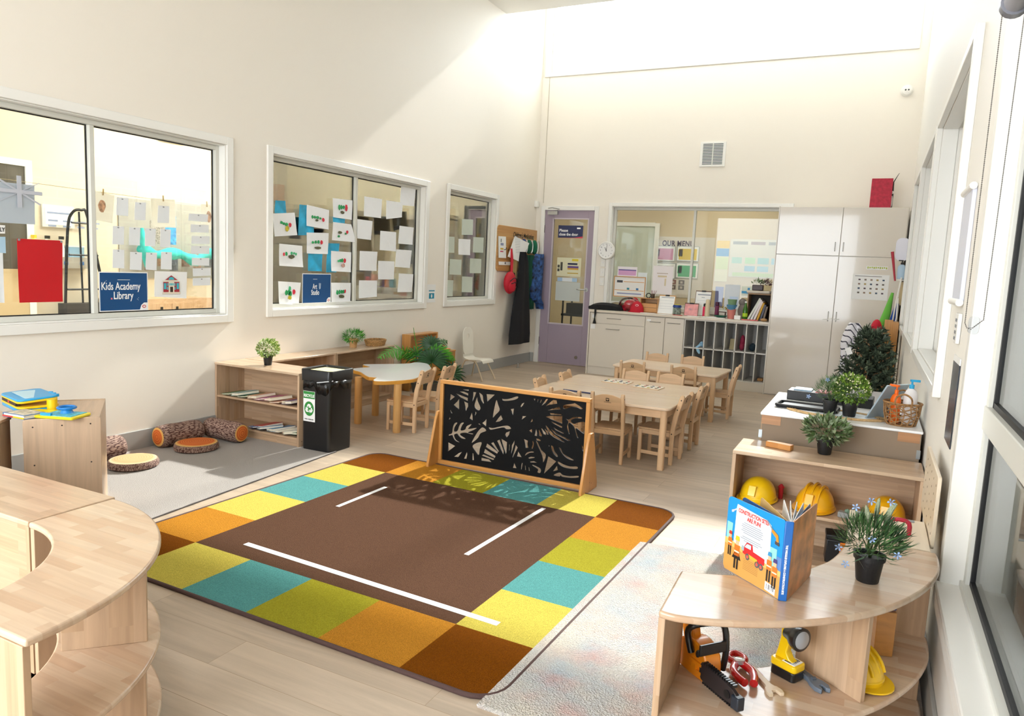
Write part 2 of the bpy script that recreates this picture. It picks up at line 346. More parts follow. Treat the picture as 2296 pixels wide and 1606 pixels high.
# outdoors beyond the right wall: deck, brick wall, and an unseen roof added to darken them
struct(MB().box(RW+.2,6.6,-12,1.5,2.75,2.87).build('ceiling_added_shade',mat('shade_roof_lining','c9cbc9',.7)))
def brick_mat():
    m=bpy.data.materials.new('grey_brick'); m.use_nodes=True; nt=m.node_tree; b=nt.nodes['Principled BSDF']; L=nt.links
    tc=nt.nodes.new('ShaderNodeTexCoord'); sp=nt.nodes.new('ShaderNodeSeparateXYZ'); cb=nt.nodes.new('ShaderNodeCombineXYZ'); L.new(tc.outputs['Object'],sp.inputs[0]); L.new(sp.outputs['Y'],cb.inputs[0]); L.new(sp.outputs['Z'],cb.inputs[1])
    br=nt.nodes.new('ShaderNodeTexBrick'); br.inputs['Scale'].default_value=1; br.inputs['Brick Width'].default_value=.40; br.inputs['Row Height'].default_value=.13; br.inputs['Mortar Size'].default_value=.012
    br.inputs['Color1'].default_value=lin('b4b0ac'); br.inputs['Color2'].default_value=lin('a8a4a2'); br.inputs['Mortar'].default_value=lin('e4e6e6'); L.new(cb.outputs[0],br.inputs['Vector']); L.new(br.outputs['Color'],b.inputs['Base Color']); b.inputs['Roughness'].default_value=.8
    return m
ext=MB().box(6.3,6.5,-12,1.5,-.3,2.75).build('wall_outside',brick_mat()); struct(ext)
struct(MB().box(RW+.16,6.3,-12,1.5,-.12,-.02).build('deck_floor',wood('grey_deck','b9b4ad','a8a39b','yx',rough=.7,bl=3,bw=.09)))
# ================================================================ neighbouring rooms seen through the glass
NX=-4.4
beige_m=mat('beige_paint','e6dabd',.6,spec=.25)
holed('y',0,.14,NX-.1,-.13,0,5.45,[(-4.2,-.35,4.35,5.3),(-1.06,-.30,0,2.05)],'wall_neighbour_back',beige_m)
holed('x',NX-.12,NX,YR,0,0,5.45,[],'wall_neighbour_left',mat('warm_cream_paint','cfc5b2',.6,spec=.25))
holed('y',YR-.12,YR,NX,-.13,0,4.95,[(-4.0,-.5,.4,3.4)],'wall_neighbour_rear',beige_m)
struct(MB().prism([(.14,5.45),(-1.1,5.45),(-1.1,4.21),(YR-.12,4.21),(YR-.12,4.4),(-1.25,4.4),(-1.25,5.6),(.14,5.6)],NX-.1,-.13,'x').build('ceiling_neighbour',wallw_m))
portal((-2.3,.16,4.55),(R_(-90),0,0),3.8,1.6)
portal((-2.3,-10.9,1.9),(R_(90),0,0),3.4,2.9)
# service room behind the back wall
struct(MB().box(-1.2,4.7,2.3,2.42,0,2.8).build('wall_service',mat('tan_paint','cdbb9c',.6,spec=.25)))
struct(MB().box(-1.3,-1.2,.14,2.42,0,2.8).build('wall_service_left',beige_m))
struct(MB().box(4.6,4.72,.14,2.42,0,2.8).build('wall_service_right',beige_m))
struct(MB().box(-1.3,4.72,.14,2.42,2.8,2.9).build('ceiling_service',wallw_m))
def added_light(x,y,z,w,d,e,label):  # glowing panel added only to brighten the rooms beyond the glass
    o=empty('added_ceiling_light',(x,y,z),label=label,cat='light')
    MB().box(-w/2-.02,w/2+.02,-d/2-.02,d/2+.02,-.012,0).build('frame',trim_m,o)
    m=mat('added_glow_%g'%e,'ffffff',.5); b=m.node_tree.nodes['Principled BSDF']; b.inputs['Emission Color'].default_value=(1,.93,.82,1); b.inputs['Emission Strength'].default_value=e
    MB().box(-w/2,w/2,-d/2,d/2,-.018,-.012).build('glow_panel',m,o)
added_light(2.2,1.2,2.8,1.2,.6,5.0,'added glowing ceiling panel to light the room behind the menu window')
added_light(.2,1.2,2.8,.6,.6,4.0,'added glowing ceiling panel to light the space beyond the purple door')
def door_y(n,x0,x1,y,h,label,parts=True,rear=False):
    e=empty('door_%d'%n,((x0+x1)/2,y,0)); struct(e); w=(x1-x0)/2
    pm=mat('lilac_door_paint','a596a4',.4)
    g0,g1,z0,z1=-w+.125,w-.085,.55,1.935
    MB().box(-w,g0,0,.04,.008,h).box(g1,w,0,.04,.008,h).box(g0,g1,0,.04,.008,z0).box(g0,g1,0,.04,z1,h).build('door_leaf',pm,e,bevel=.002)
    MB().box(g0,g1,.016,.022,z0,z1).build('door_glass',glass_m,e)
    q=MB()
    for a,b,c,d in ((g0-.012,g0+.006,z0-.012,z1+.012),(g1-.006,g1+.012,z0-.012,z1+.012),(g0,g1,z0-.012,z0+.006),(g0,g1,z1-.006,z1+.012)): q.box(a,b,-.006,.0,c,d)
    q.build('glazing_bead',mat('pale_lilac_bead','c9bfc6',.4),e)
    f=MB().box(-w-.055,-w,-.02,.02,0,h+.055).box(w,w+.055,-.02,.02,0,h+.055).box(-w,w,-.02,.02,h,h+.055); f.build('door_frame',trim_m,e,bevel=.003)
    k=MB().tube([(w-.075,-.012,1.02),(w-.075,-.05,1.02),(w-.19,-.052,1.022)],.009,8).lathe([(.028,0),(.028,.006)],16); 
    hd=MB(); hd.tube([(w-.062,0,1.02),(w-.062,-.045,1.02),(w-.18,-.05,1.024)],.009,8); hd.X=TR((w-.062,0,1.02),rx=PI/2); hd.lathe([(.028,0),(.028,.008)],16); hd.build('door_handle',steel_m,e)
    return e,w
D1,dw=door_y(1,.135,.835,.0,2.045,'')
MB().box(-.30,-.16,-.045,-.002,1.985,2.03).tube([(-.2,-.03,2.03),(-.12,-.07,2.055),(-.24,-.04,2.075),(-.3,-.03,2.07)],.006,6).build('door_closer',steel_m,D1)
MB().tube([(.2,-.002,.115),(.2,-.012,.115)],.022,14).build('door_viewer',mat('aged_brass','8f8478',.4,metal=.7),D1)
for z in (.3,1.1,1.8): MB().tube([(-dw-.004,-.008,z-.05),(-dw-.004,-.008,z+.05)],.008,8).build('hinge',mat('hinge_grey','77736c',.4,metal=.6),D1)
door_y(2,-1.06,-.36,.02,2.045,'')
added_light(-2.6,-1.9,4.2,1.2,1.2,30,'added glowing ceiling panel to light the back of the next room')  # added glow, lifts the backlit wall of the next room
added_light(-2.6,-4.6,4.2,1.2,1.2,.6,'added glowing ceiling panel to light the middle of the next room')

e=empty('trolley_cart',(.45,.75,0),label='dark trolley of boxes seen low through the purple door glass',cat='trolley'); dk_=mat('charcoal_paint','2f2e30',.6)
MB().box(-.25,.25,-.18,.18,.62,.65).box(-.25,.25,-.18,.18,.25,.28).build('shelves',dk_,e); 
for a in (-.24,.22): MB().box(a,a+.02,-.18,-.16,0,.9).build('post',dk_,e); MB().box(a,a+.02,.16,.18,0,.9).build('post',dk_,e)
MB().box(-.2,.05,-.12,.12,.65,.80).build('black_box',mat('black_box','1c1c1e',.6),e); MB().box(.08,.22,-.12,.12,.28,.5).build('white_box',mat('box_white','c9c5bf',.6),e)
W2 = [
  ('cat',[(-4.74,1.604),(-4.505,1.631),(-4.476,1.454),(-4.726,1.429)]),
  ('cat',[(-4.364,1.707),(-4.093,1.687),(-4.099,1.523),(-4.371,1.536)]),
  ('cat',[(-4.05,1.792),(-3.785,1.799),(-3.791,1.628),(-4.039,1.631)]),
  ('cat',[(-4.364,1.482),(-4.093,1.494),(-4.104,1.315),(-4.362,1.311)]),
  ('cat',[(-4.038,1.591),(-3.795,1.588),(-3.725,1.433),(-4.052,1.436)]),
  ('cat',[(-4.672,1.377),(-4.414,1.371),(-4.405,1.197),(-4.674,1.204)]),
  ('cat',[(-4.059,1.344),(-3.788,1.342),(-3.791,1.165),(-4.055,1.17)]),
  ('cat',[(-4.682,1.082),(-4.43,1.071),(-4.448,0.889),(-4.672,0.902)]),
  ('cat',[(-4.05,1.071),(-3.785,1.069),(-3.791,0.891),(-4.046,0.891)]),
  ('blue',[(-4.712,1.707),(-4.606,1.713),(-4.593,1.619),(-4.719,1.608)]),
  ('blue',[(-4.446,1.701),(-4.281,1.702),(-4.273,1.468),(-4.459,1.453)]),
  ('blue',[(-4.036,1.641),(-3.877,1.643),(-3.88,1.591),(-4.035,1.581)]),
  ('blue',[(-4.338,1.317),(-4.163,1.323),(-4.17,1.167),(-4.339,1.168)]),
  ('blue',[(-4.101,1.407),(-3.944,1.412),(-3.982,1.161),(-4.115,1.159)]),
  ('navy',[(-4.498,1.596),(-4.37,1.605),(-4.37,1.425),(-4.505,1.425)]),
  ('navy',[(-4.285,1.52),(-4.093,1.528),(-4.093,1.494),(-4.277,1.487)]),
  ('navy',[(-3.704,1.673),(-3.486,1.674),(-3.479,1.504),(-3.699,1.502)]),
  ('navy',[(-3.407,1.702),(-3.147,1.701),(-3.139,1.523),(-3.391,1.52)]),
  ('navy',[(-3.12,1.748),(-2.873,1.78),(-2.849,1.632),(-3.083,1.571)]),
  ('white',[(-3.613,1.852),(-3.346,1.853),(-3.361,1.676),(-3.62,1.676)]),
  ('white',[(-3.28,1.849),(-3.012,1.853),(-3.021,1.711),(-3.278,1.674)]),
  ('white',[(-3.045,2.014),(-2.793,2.024),(-2.814,1.837),(-3.06,1.826)]),
  ('white',[(-3.71,1.641),(-3.488,1.64),(-3.504,1.465),(-3.705,1.47)]),
  ('white',[(-3.36,1.559),(-3.108,1.561),(-3.107,1.376),(-3.371,1.379)]),
  ('white',[(-3.056,1.627),(-2.809,1.626),(-2.825,1.453),(-3.072,1.453)]),
  ('white',[(-3.664,1.359),(-3.403,1.361),(-3.41,1.181),(-3.667,1.183)]),
  ('white',[(-3.382,1.277),(-3.123,1.278),(-3.13,1.103),(-3.384,1.102)]),
  ('white',[(-3.095,1.396),(-2.833,1.395),(-2.859,1.218),(-3.116,1.225)]),
  ('white',[(-3.664,1.092),(-3.396,1.091),(-3.396,0.939),(-3.671,0.927)]),
  ('white',[(-3.045,1.163),(-2.793,1.157),(-2.812,0.976),(-3.062,0.977)]),
  ('sign',[(-4.411,1.146),(-4.056,1.149),(-4.054,0.893),(-4.41,0.894)]),
]
W3 = [
  ('sage',[(-1.848,1.785),(-1.596,1.798),(-1.595,1.621),(-1.848,1.61)]),
  ('pale',[(-1.914,1.561),(-1.646,1.568),(-1.645,1.388),(-1.909,1.386)]),
  ('sage',[(-1.572,1.599),(-1.326,1.606),(-1.325,1.427),(-1.574,1.422)]),
  ('sage',[(-2.208,1.57),(-1.999,1.578),(-1.995,1.402),(-2.209,1.398)]),
  ('sage',[(-2.082,1.332),(-1.827,1.33),(-1.828,1.158),(-2.083,1.162)]),
  ('sage',[(-1.629,1.353),(-1.362,1.352),(-1.362,1.184),(-1.629,1.181)]),
  ('sage',[(-2.206,1.104),(-1.991,1.098),(-1.996,0.919),(-2.199,0.922)]),
  ('sage',[(-1.8,1.142),(-1.557,1.138),(-1.556,0.957),(-1.8,0.963)]),
]
W1 = [
  ('flag',[(-6.746,1.607),(-6.536,1.608),(-6.541,1.393),(-6.754,1.391)]),
  ('ly',[(-6.744,1.378),(-6.699,1.378),(-6.701,1.334),(-6.746,1.332)]),
  ('info',[(-6.741,1.315),(-6.7,1.317),(-6.701,1.229),(-6.744,1.231)]),
  ('strip',[(-6.747,1.303),(-6.715,1.298),(-6.718,0.96),(-6.76,0.963)]),
  ('red',[(-6.64,1.311),(-6.39,1.312),(-6.401,0.96),(-6.643,0.96)]),
  ('sign',[(-6.176,1.137),(-5.842,1.141),(-5.843,0.889),(-6.177,0.892)]),
  ('building',[(-5.786,1.146),(-5.536,1.143),(-5.544,0.962),(-5.795,0.979)]),
  ('card',[(-6.044,1.593),(-5.965,1.598),(-5.969,1.485),(-6.05,1.485)]),
  ('card',[(-5.919,1.577),(-5.842,1.581),(-5.848,1.468),(-5.927,1.465)]),
  ('card',[(-5.754,1.572),(-5.668,1.573),(-5.674,1.463),(-5.76,1.46)]),
  ('card',[(-5.514,1.54),(-5.353,1.546),(-5.36,1.493),(-5.519,1.492)]),
  ('card',[(-6.073,1.418),(-5.998,1.419),(-6.003,1.306),(-6.08,1.306)]),
  ('card',[(-5.962,1.418),(-5.885,1.42),(-5.892,1.307),(-5.968,1.307)]),
  ('card',[(-5.851,1.419),(-5.773,1.419),(-5.779,1.305),(-5.856,1.305)]),
  ('card',[(-5.738,1.421),(-5.66,1.422),(-5.665,1.304),(-5.744,1.303)]),
  ('card',[(-6.077,1.275),(-6.0,1.275),(-6.004,1.159),(-6.082,1.161)]),
  ('card',[(-5.959,1.264),(-5.876,1.264),(-5.883,1.15),(-5.965,1.152)]),
  ('card',[(-5.847,1.265),(-5.767,1.266),(-5.773,1.151),(-5.853,1.154)]),
  ('card',[(-5.735,1.273),(-5.654,1.273),(-5.657,1.157),(-5.74,1.159)]),
  ('card',[(-5.5,1.468),(-5.349,1.473),(-5.351,1.42),(-5.502,1.414)]),
  ('card',[(-5.493,1.39),(-5.342,1.396),(-5.345,1.341),(-5.497,1.337)]),
  ('card',[(-5.499,1.322),(-5.345,1.327),(-5.346,1.272),(-5.501,1.269)]),
  ('card',[(-5.493,1.241),(-5.346,1.244),(-5.348,1.19),(-5.495,1.189)]),
  ('card',[(-5.487,1.169),(-5.334,1.175),(-5.334,1.121),(-5.485,1.113)]),
  ('card',[(-5.487,1.101),(-5.339,1.106),(-5.34,1.052),(-5.488,1.049)]),
]
FAR = [
  ('board',[(-2.947,1.897),(-1.374,1.927),(-1.379,0.913),(-2.94,0.904)]),
  ('dinoart',[(-2.178,1.638),(-1.924,1.759),(-1.929,1.329),(-2.183,1.318)]),
  ('whiteboard',[(-3.89,1.747),(-3.522,1.738),(-3.533,1.478),(-3.881,1.492)]),
  ('sink',[(-3.945,1.378),(-3.437,1.381),(-3.439,1.304),(-3.946,1.341)]),
  ('door',[(-4.423,1.981),(-3.995,2.0),(-4.083,0.53),(-4.48,0.543)]),
  ('trol',[(-3.62,1.194),(-3.509,1.198),(-3.395,0.467),(-3.649,0.476)]),
  ('vent',[(-2.279,2.682),(-2.044,2.693),(-2.045,2.643),(-2.28,2.619)]),
  ('cab',[(-2.542,0.628),(-2.054,0.596),(-2.056,0.416),(-2.546,0.449)]),
]
HOLES = [
  [(1.835,0.469),(1.87,0.455),(1.835,0.427)],
  [(1.869,0.478),(1.963,0.459),(1.963,0.438),(1.915,0.455)],
  [(1.898,0.491),(1.931,0.495),(1.965,0.487),(1.965,0.473)],
  [(1.918,0.507),(1.968,0.512),(1.967,0.503)],
  [(1.901,0.448),(1.903,0.378),(1.861,0.401),(1.886,0.426)],
  [(1.934,0.435),(1.966,0.425),(1.968,0.407),(1.953,0.374),(1.945,0.404)],
  [(1.999,0.5),(2.021,0.501),(2.014,0.48),(1.998,0.44)],
  [(2.041,0.499),(2.05,0.498),(2.067,0.487),(2.072,0.462),(2.079,0.436),(2.058,0.455)],
  [(2.091,0.498),(2.151,0.502),(2.103,0.453)],
  [(2.028,0.472),(2.035,0.447),(2.056,0.407),(2.041,0.389),(2.012,0.408),(2.015,0.439)],
  [(2.201,0.485),(2.213,0.482),(2.252,0.489),(2.29,0.506),(2.309,0.51),(2.307,0.498),(2.275,0.483),(2.231,0.473),(2.207,0.473)],
  [(1.831,0.369),(1.842,0.365),(1.857,0.346),(1.849,0.346)],
  [(1.833,0.32),(1.844,0.311),(1.833,0.303)],
  [(1.995,0.373),(2.002,0.349),(2.004,0.321),(1.98,0.331)],
  [(2.017,0.382),(2.028,0.374),(2.021,0.353)],
  [(2.163,0.472),(2.179,0.439),(2.189,0.41),(2.165,0.381),(2.143,0.359),(2.151,0.426)],
  [(2.199,0.382),(2.213,0.357),(2.192,0.341),(2.163,0.332),(2.18,0.358)],
  [(2.101,0.344),(2.1,0.295),(2.071,0.313),(2.087,0.327)],
  [(2.041,0.305),(2.053,0.308),(2.066,0.297)],
  [(2.076,0.287),(2.103,0.27),(2.065,0.249),(2.049,0.22),(2.027,0.196),(2.001,0.178),(2.025,0.227),(2.047,0.262)],
  [(2.118,0.293),(2.149,0.293),(2.194,0.308),(2.227,0.318),(2.255,0.321),(2.272,0.309),(2.262,0.302),(2.239,0.299),(2.222,0.307),(2.183,0.296),(2.138,0.281),(2.127,0.282)],
  [(2.262,0.426),(2.285,0.432),(2.282,0.391)],
  [(2.327,0.453),(2.336,0.469),(2.353,0.478),(2.344,0.46),(2.333,0.447)],
  [(2.344,0.394),(2.37,0.397),(2.341,0.372)],
  [(2.41,0.39),(2.414,0.372),(2.4,0.364)],
  [(2.392,0.311),(2.411,0.324),(2.413,0.301)],
  [(2.265,0.29),(2.261,0.267),(2.246,0.248),(2.233,0.263),(2.238,0.276)],
  [(1.835,0.207),(1.856,0.218),(1.86,0.256),(1.874,0.285),(1.895,0.291),(1.878,0.264),(1.873,0.234),(1.894,0.237),(1.905,0.268),(1.919,0.291),(1.942,0.298),(1.928,0.276),(1.921,0.246),(1.95,0.254),(1.961,0.278),(1.996,0.296),(1.985,0.279),(1.976,0.263),(2.034,0.278),(2.012,0.261),(1.972,0.239),(2.01,0.238),(2.001,0.232),(1.954,0.235),(1.919,0.225),(1.925,0.213),(1.959,0.198),(1.932,0.195),(1.907,0.21),(1.895,0.221),(1.874,0.21),(1.888,0.181),(1.918,0.168),(1.891,0.171),(1.869,0.189),(1.859,0.206),(1.835,0.199)],
  [(1.831,0.156),(1.885,0.14),(1.848,0.108),(1.834,0.097)],
  [(2.008,0.157),(2.033,0.179),(2.068,0.192),(2.074,0.182),(2.063,0.149),(2.057,0.107),(2.029,0.131)],
  [(1.878,0.068),(1.912,0.097),(1.936,0.109),(1.91,0.071)],
  [(1.971,0.119),(1.975,0.099),(1.97,0.069),(1.951,0.067)],
  [(2.01,0.117),(2.019,0.111),(2.025,0.069),(2.012,0.068)],
  [(2.075,0.094),(2.13,0.092),(2.151,0.077),(2.076,0.075)],
  [(2.077,0.107),(2.091,0.117),(2.167,0.101),(2.159,0.092)],
  [(2.098,0.155),(2.175,0.12),(2.17,0.106),(2.091,0.128)],
  [(2.111,0.191),(2.132,0.181),(2.19,0.148),(2.185,0.135),(2.104,0.166)],
  [(2.138,0.195),(2.156,0.205),(2.196,0.154),(2.19,0.148)],
  [(2.179,0.216),(2.198,0.227),(2.23,0.16),(2.228,0.139)],
  [(2.208,0.236),(2.249,0.219),(2.249,0.158),(2.246,0.144),(2.212,0.219)],
  [(2.262,0.208),(2.268,0.207),(2.268,0.168),(2.264,0.17)],
  [(2.301,0.243),(2.299,0.217),(2.282,0.15),(2.281,0.203)],
  [(2.308,0.212),(2.323,0.197),(2.295,0.134),(2.29,0.127)],
  [(2.327,0.175),(2.353,0.141),(2.32,0.141)],
  [(2.304,0.1),(2.322,0.067),(2.296,0.065)],
  [(2.355,0.108),(2.361,0.106),(2.357,0.067),(2.352,0.064),(2.351,0.092)],
  [(2.375,0.098),(2.382,0.092),(2.385,0.064),(2.379,0.066)],
  [(2.399,0.09),(2.406,0.086),(2.411,0.065),(2.404,0.065)],
  [(2.424,0.103),(2.437,0.106),(2.481,0.091),(2.48,0.065),(2.46,0.065),(2.463,0.085)],
  [(2.409,0.124),(2.436,0.13),(2.458,0.124),(2.409,0.118)],
  [(2.394,0.142),(2.413,0.154),(2.44,0.156),(2.435,0.15),(2.403,0.14)],
  [(2.373,0.154),(2.384,0.174),(2.411,0.186),(2.43,0.188),(2.428,0.182),(2.401,0.175)],
  [(2.36,0.256),(2.389,0.249),(2.387,0.23),(2.394,0.206),(2.377,0.203)],
  [(2.415,0.253),(2.427,0.246),(2.428,0.226),(2.422,0.205),(2.414,0.209),(2.42,0.232)],
  [(2.438,0.27),(2.455,0.271),(2.473,0.265),(2.469,0.258),(2.448,0.259)],
  [(2.44,0.253),(2.454,0.247),(2.48,0.206),(2.511,0.181),(2.495,0.131),(2.485,0.174)],
  [(2.525,0.176),(2.579,0.152),(2.539,0.103),(2.503,0.063),(2.514,0.119)],
  [(2.586,0.128),(2.592,0.102),(2.561,0.088)],
  [(2.592,0.154),(2.627,0.142),(2.669,0.137),(2.712,0.143),(2.714,0.13),(2.68,0.123),(2.628,0.125),(2.593,0.141)],
  [(2.565,0.065),(2.604,0.089),(2.625,0.078),(2.672,0.078),(2.722,0.089),(2.721,0.078),(2.678,0.068),(2.626,0.065),(2.61,0.072),(2.606,0.064)],
  [(2.539,0.24),(2.555,0.238),(2.565,0.212),(2.586,0.191),(2.583,0.179),(2.555,0.201)],
  [(2.589,0.24),(2.606,0.233),(2.623,0.206),(2.684,0.181),(2.682,0.175),(2.65,0.181),(2.618,0.201)],
  [(2.521,0.245),(2.532,0.239),(2.529,0.234)],
  [(2.438,0.333),(2.447,0.304),(2.446,0.285),(2.43,0.287)],
  [(2.451,0.335),(2.478,0.299),(2.477,0.287),(2.462,0.291)],
  [(2.466,0.339),(2.478,0.336),(2.505,0.312),(2.504,0.3),(2.488,0.305)],
  [(2.488,0.342),(2.516,0.324),(2.522,0.305),(2.512,0.306)],
  [(2.498,0.356),(2.509,0.353),(2.548,0.319),(2.626,0.276),(2.597,0.281),(2.533,0.307)],
  [(2.538,0.362),(2.568,0.346),(2.618,0.329),(2.611,0.325),(2.563,0.341)],
  [(2.52,0.349),(2.574,0.322),(2.664,0.291),(2.644,0.288),(2.564,0.316)],
  [(2.523,0.389),(2.56,0.38),(2.605,0.366),(2.603,0.357),(2.561,0.372)],
  [(2.495,0.41),(2.521,0.419),(2.602,0.43),(2.604,0.383),(2.544,0.397)],
  [(2.521,0.436),(2.596,0.44),(2.596,0.434),(2.526,0.427)],
  [(2.504,0.449),(2.58,0.483),(2.589,0.466),(2.54,0.458)],
  [(2.492,0.474),(2.537,0.517),(2.56,0.517),(2.566,0.498),(2.512,0.484)],
  [(2.463,0.47),(2.492,0.516),(2.506,0.519),(2.491,0.494)],
  [(2.454,0.489),(2.46,0.509),(2.466,0.509),(2.458,0.49)],
  [(2.439,0.49),(2.437,0.507),(2.443,0.508)],
  [(2.412,0.509),(2.423,0.51),(2.421,0.497)],
  [(2.605,0.493),(2.666,0.511),(2.679,0.514),(2.723,0.492),(2.716,0.484),(2.693,0.49),(2.657,0.49),(2.612,0.472)],
  [(2.623,0.418),(2.642,0.413),(2.671,0.432),(2.719,0.438),(2.721,0.43),(2.682,0.426),(2.657,0.408),(2.676,0.393),(2.703,0.404),(2.746,0.41),(2.75,0.348),(2.727,0.35),(2.695,0.369),(2.691,0.356),(2.709,0.313),(2.696,0.325),(2.68,0.372),(2.653,0.395),(2.641,0.381),(2.654,0.329),(2.643,0.342),(2.634,0.37),(2.64,0.4)],
  [(2.729,0.277),(2.742,0.269),(2.745,0.235),(2.736,0.253)],
]
MED = [
  ('board',[(-1.2,1.772),(-0.031,1.772),(0.004,1.149),(-1.192,1.226)]),
  ('chart',[(-1.133,1.638),(-0.933,1.642),(-0.9,1.38),(-1.102,1.379)]),
  ('label',[(-1.098,1.334),(-0.775,1.337),(-0.775,1.295),(-1.089,1.293)]),
  ('paper',[(-0.784,1.657),(-0.45,1.586),(-0.62,1.337),(-0.916,1.4)]),
]
# ================================================================ things taped on the left windows
XG=-.065
paper_m=mat('white_paper','f4f5f6',.6,bump=.25,bs=22)
card_m=mat('laminated_card','e9ecee',.35,bump=.05,bs=20)
sage_m=mat('sage_paper','cbd3c6',.6,bump=.15,bs=20)
blue_m=mat('sky_blue_painted_paper','2aa8d2',.5,var=.35,vs=9)
navy_m=mat('navy_sheet','2b2a49',.6)
tape_m=mat('grey_blob','8b8d90',.6)
green_m=mat('green_paint','1f9a55',.5,var=.3,vs=60); lgreen_m=mat('mid_green_paint','3fb878',.5); redp_m=mat('red_paint','d8283f',.5,var=.2,vs=50); leafb_m=mat('olive_brown_paint','5d5a3c',.6,var=.4,vs=60)
def paper(name,q,m,x,label,cat,group,curl=.004,seed=0,th=.0012,n=6):
    """thin sheet through the four corners q=(y,z) TL,TR,BR,BL on the pane at x, wavy as real paper"""
    cy=sum(p[0] for p in q)/4; cz=sum(p[1] for p in q)/4; rnd=random.Random(seed); ph=rnd.random()*9
    mb=MB(); N=n; vs=[]
    for side in (0,1):
        for j in range(N+1):
            for i in range(N+1):
                u,v=i/N,j/N
                a=[q[0][k]*(1-u)*(1-v)+q[1][k]*u*(1-v)+q[2][k]*u*v+q[3][k]*(1-u)*v for k in (0,1)]
                w=curl*(.5+.5*math.sin(u*5+ph)*math.cos(v*4+ph*2))+curl*1.2*max(0,v-.8)*3
                vs.append((w+(th if side==0 else 0),a[0]-cy,a[1]-cz))
    K=(N+1)**2; fs=[]
    for j in range(N):
        for i in range(N):
            a=j*(N+1)+i; fs.append((a,a+N+1,a+N+2,a+1)); fs.append((K+a,K+a+1,K+a+N+2,K+a+N+1))
    for i in range(N):
        for a,b in ((i,i+1),(N*(N+1)+i+1,N*(N+1)+i),((i+1)*(N+1),i*(N+1)),(i*(N+1)+N,(i+1)*(N+1)+N)): fs.append((a,b,K+b,K+a))
    mb.add(vs,fs); o=mb.build(name,m,loc=(x,cy,cz),ang=60); tag(o,label,cat,group); return o
def blob(mb,y,z,ry,rz,x=.0062,mi=0,n=12,seed=0,rot=0):
    r=random.Random(seed*7+int(y*1e4)); pts=[]
    for k in range(n):
        a=2*PI*k/n; f=.85+.3*r.random(); u=ry*f*math.cos(a); v=rz*f*math.sin(a)
        pts.append((y+u*math.cos(rot)-v*math.sin(rot),z+u*math.sin(rot)+v*math.cos(rot)))
    mb.prism(pts,x,x+.0012,'x',mi)
cats=[ # label, blobs: (dy,dz,ry,rz,material 0 green 1 red 2 leaf 3 yellow)
('with a yellow flower, at the left edge of the middle window',[(-.03,.012,.012,.01,0),(-.012,.006,.012,.009,0),(.01,0,.014,.012,0),(.038,.0,.013,.015,1),(.014,-.028,.018,.02,3)]),
('near the top, overlapping the long blue sheet',[(-.05,.0,.01,.012,0),(-.03,.0,.014,.01,0),(-.005,0,.015,.011,0),(.02,-.004,.01,.008,0),(.045,-.012,.014,.014,1),(-.012,-.022,.016,.008,2)]),
('topmost, with a big red head and a brown leaf below',[(-.035,.008,.01,.02,0),(-.015,.012,.012,.016,0),(.005,.014,.014,.014,0),(.032,.012,.016,.024,1),(-.005,-.028,.024,.011,2)]),
('above the blue sheet in the centre, arched over a dark leaf',[(-.045,.004,.012,.01,0),(-.02,.008,.012,.012,0),(.005,.01,.013,.013,0),(.032,.008,.014,.016,1),(0,-.035,.036,.010,2)]),
('curling below the topmost drawing, only a leaf and dots',[(-.035,-.004,.026,.010,2),(.035,.004,.012,.014,1),(.02,-.01,.012,.008,0),(-.045,-.035,.014,.009,0)]),
('above the yellow diamond, with scattered dots over a leaf',[(-.04,.012,.012,.014,0),(-.06,.008,.008,.012,1),(.0,.018,.01,.010,4),(.02,.018,.01,.009,4),(0,-.008,.03,.014,2),(.035,.012,.008,.01,4)]),
('right of the centre with a pink shell shape at its foot',[(-.03,.004,.012,.009,4),(-.012,.008,.014,.012,0),(.006,.01,.014,.015,0),(.03,.008,.014,.018,1),(.012,-.03,.024,.016,5)]),
('in the bottom left corner, stacked green dots beside a red one',[(.0,.035,.012,.016,4),(-.026,.004,.014,.02,0),(-.006,.006,.014,.018,0),(.006,-.004,.014,.018,0),(.034,.008,.014,.018,1),(.0,-.032,.02,.014,3)]),
('in the bottom right corner beside the navy sign',[(-.04,.004,.012,.02,0),(-.018,.008,.012,.016,0),(.002,.01,.013,.015,0),(.02,.01,.012,.013,0),(.035,.012,.011,.014,1),(0,-.028,.03,.014,2)])]
cm=[green_m,redp_m,leafb_m,mat('yellow_green_paint','c9b52c',.5,var=.3,vs=60),lgreen_m,mat('pink_shell_paint','c49a8c',.6,var=.3,vs=60)]
ic=0; iw=0; ib=0; iv=0
blue_l=['short sky blue painted sheet at the top left of the middle window','long sky blue painted sheet behind the second caterpillar drawing','blue painted strip behind the topmost caterpillar drawings','blue painted sheet above the navy art sign','tall bent blue painted sheet right of the art sign']
navy_l=['navy sheet behind the leftmost caterpillar drawings','navy strip under the second caterpillar drawing','navy sheet beside the mullion of the middle window','navy sheet under the top middle white sheet','navy sheet at the top right of the middle window']
white_l=['crinkled white sheet, upper left of the right pane','white sheet with a torn lower corner, top middle of the right pane','white sheet highest up in the right pane, near the frame','white sheet tight against the mullion, second row','flat smooth white sheet in the middle of the right pane','white sheet near the frame, second row of the right pane','white sheet by the mullion, third row','crinkled white sheet in the middle, third row','white sheet near the frame, third row','white sheet with a ragged foot, bottom left of the right pane','white sheet at the bottom right of the right pane']
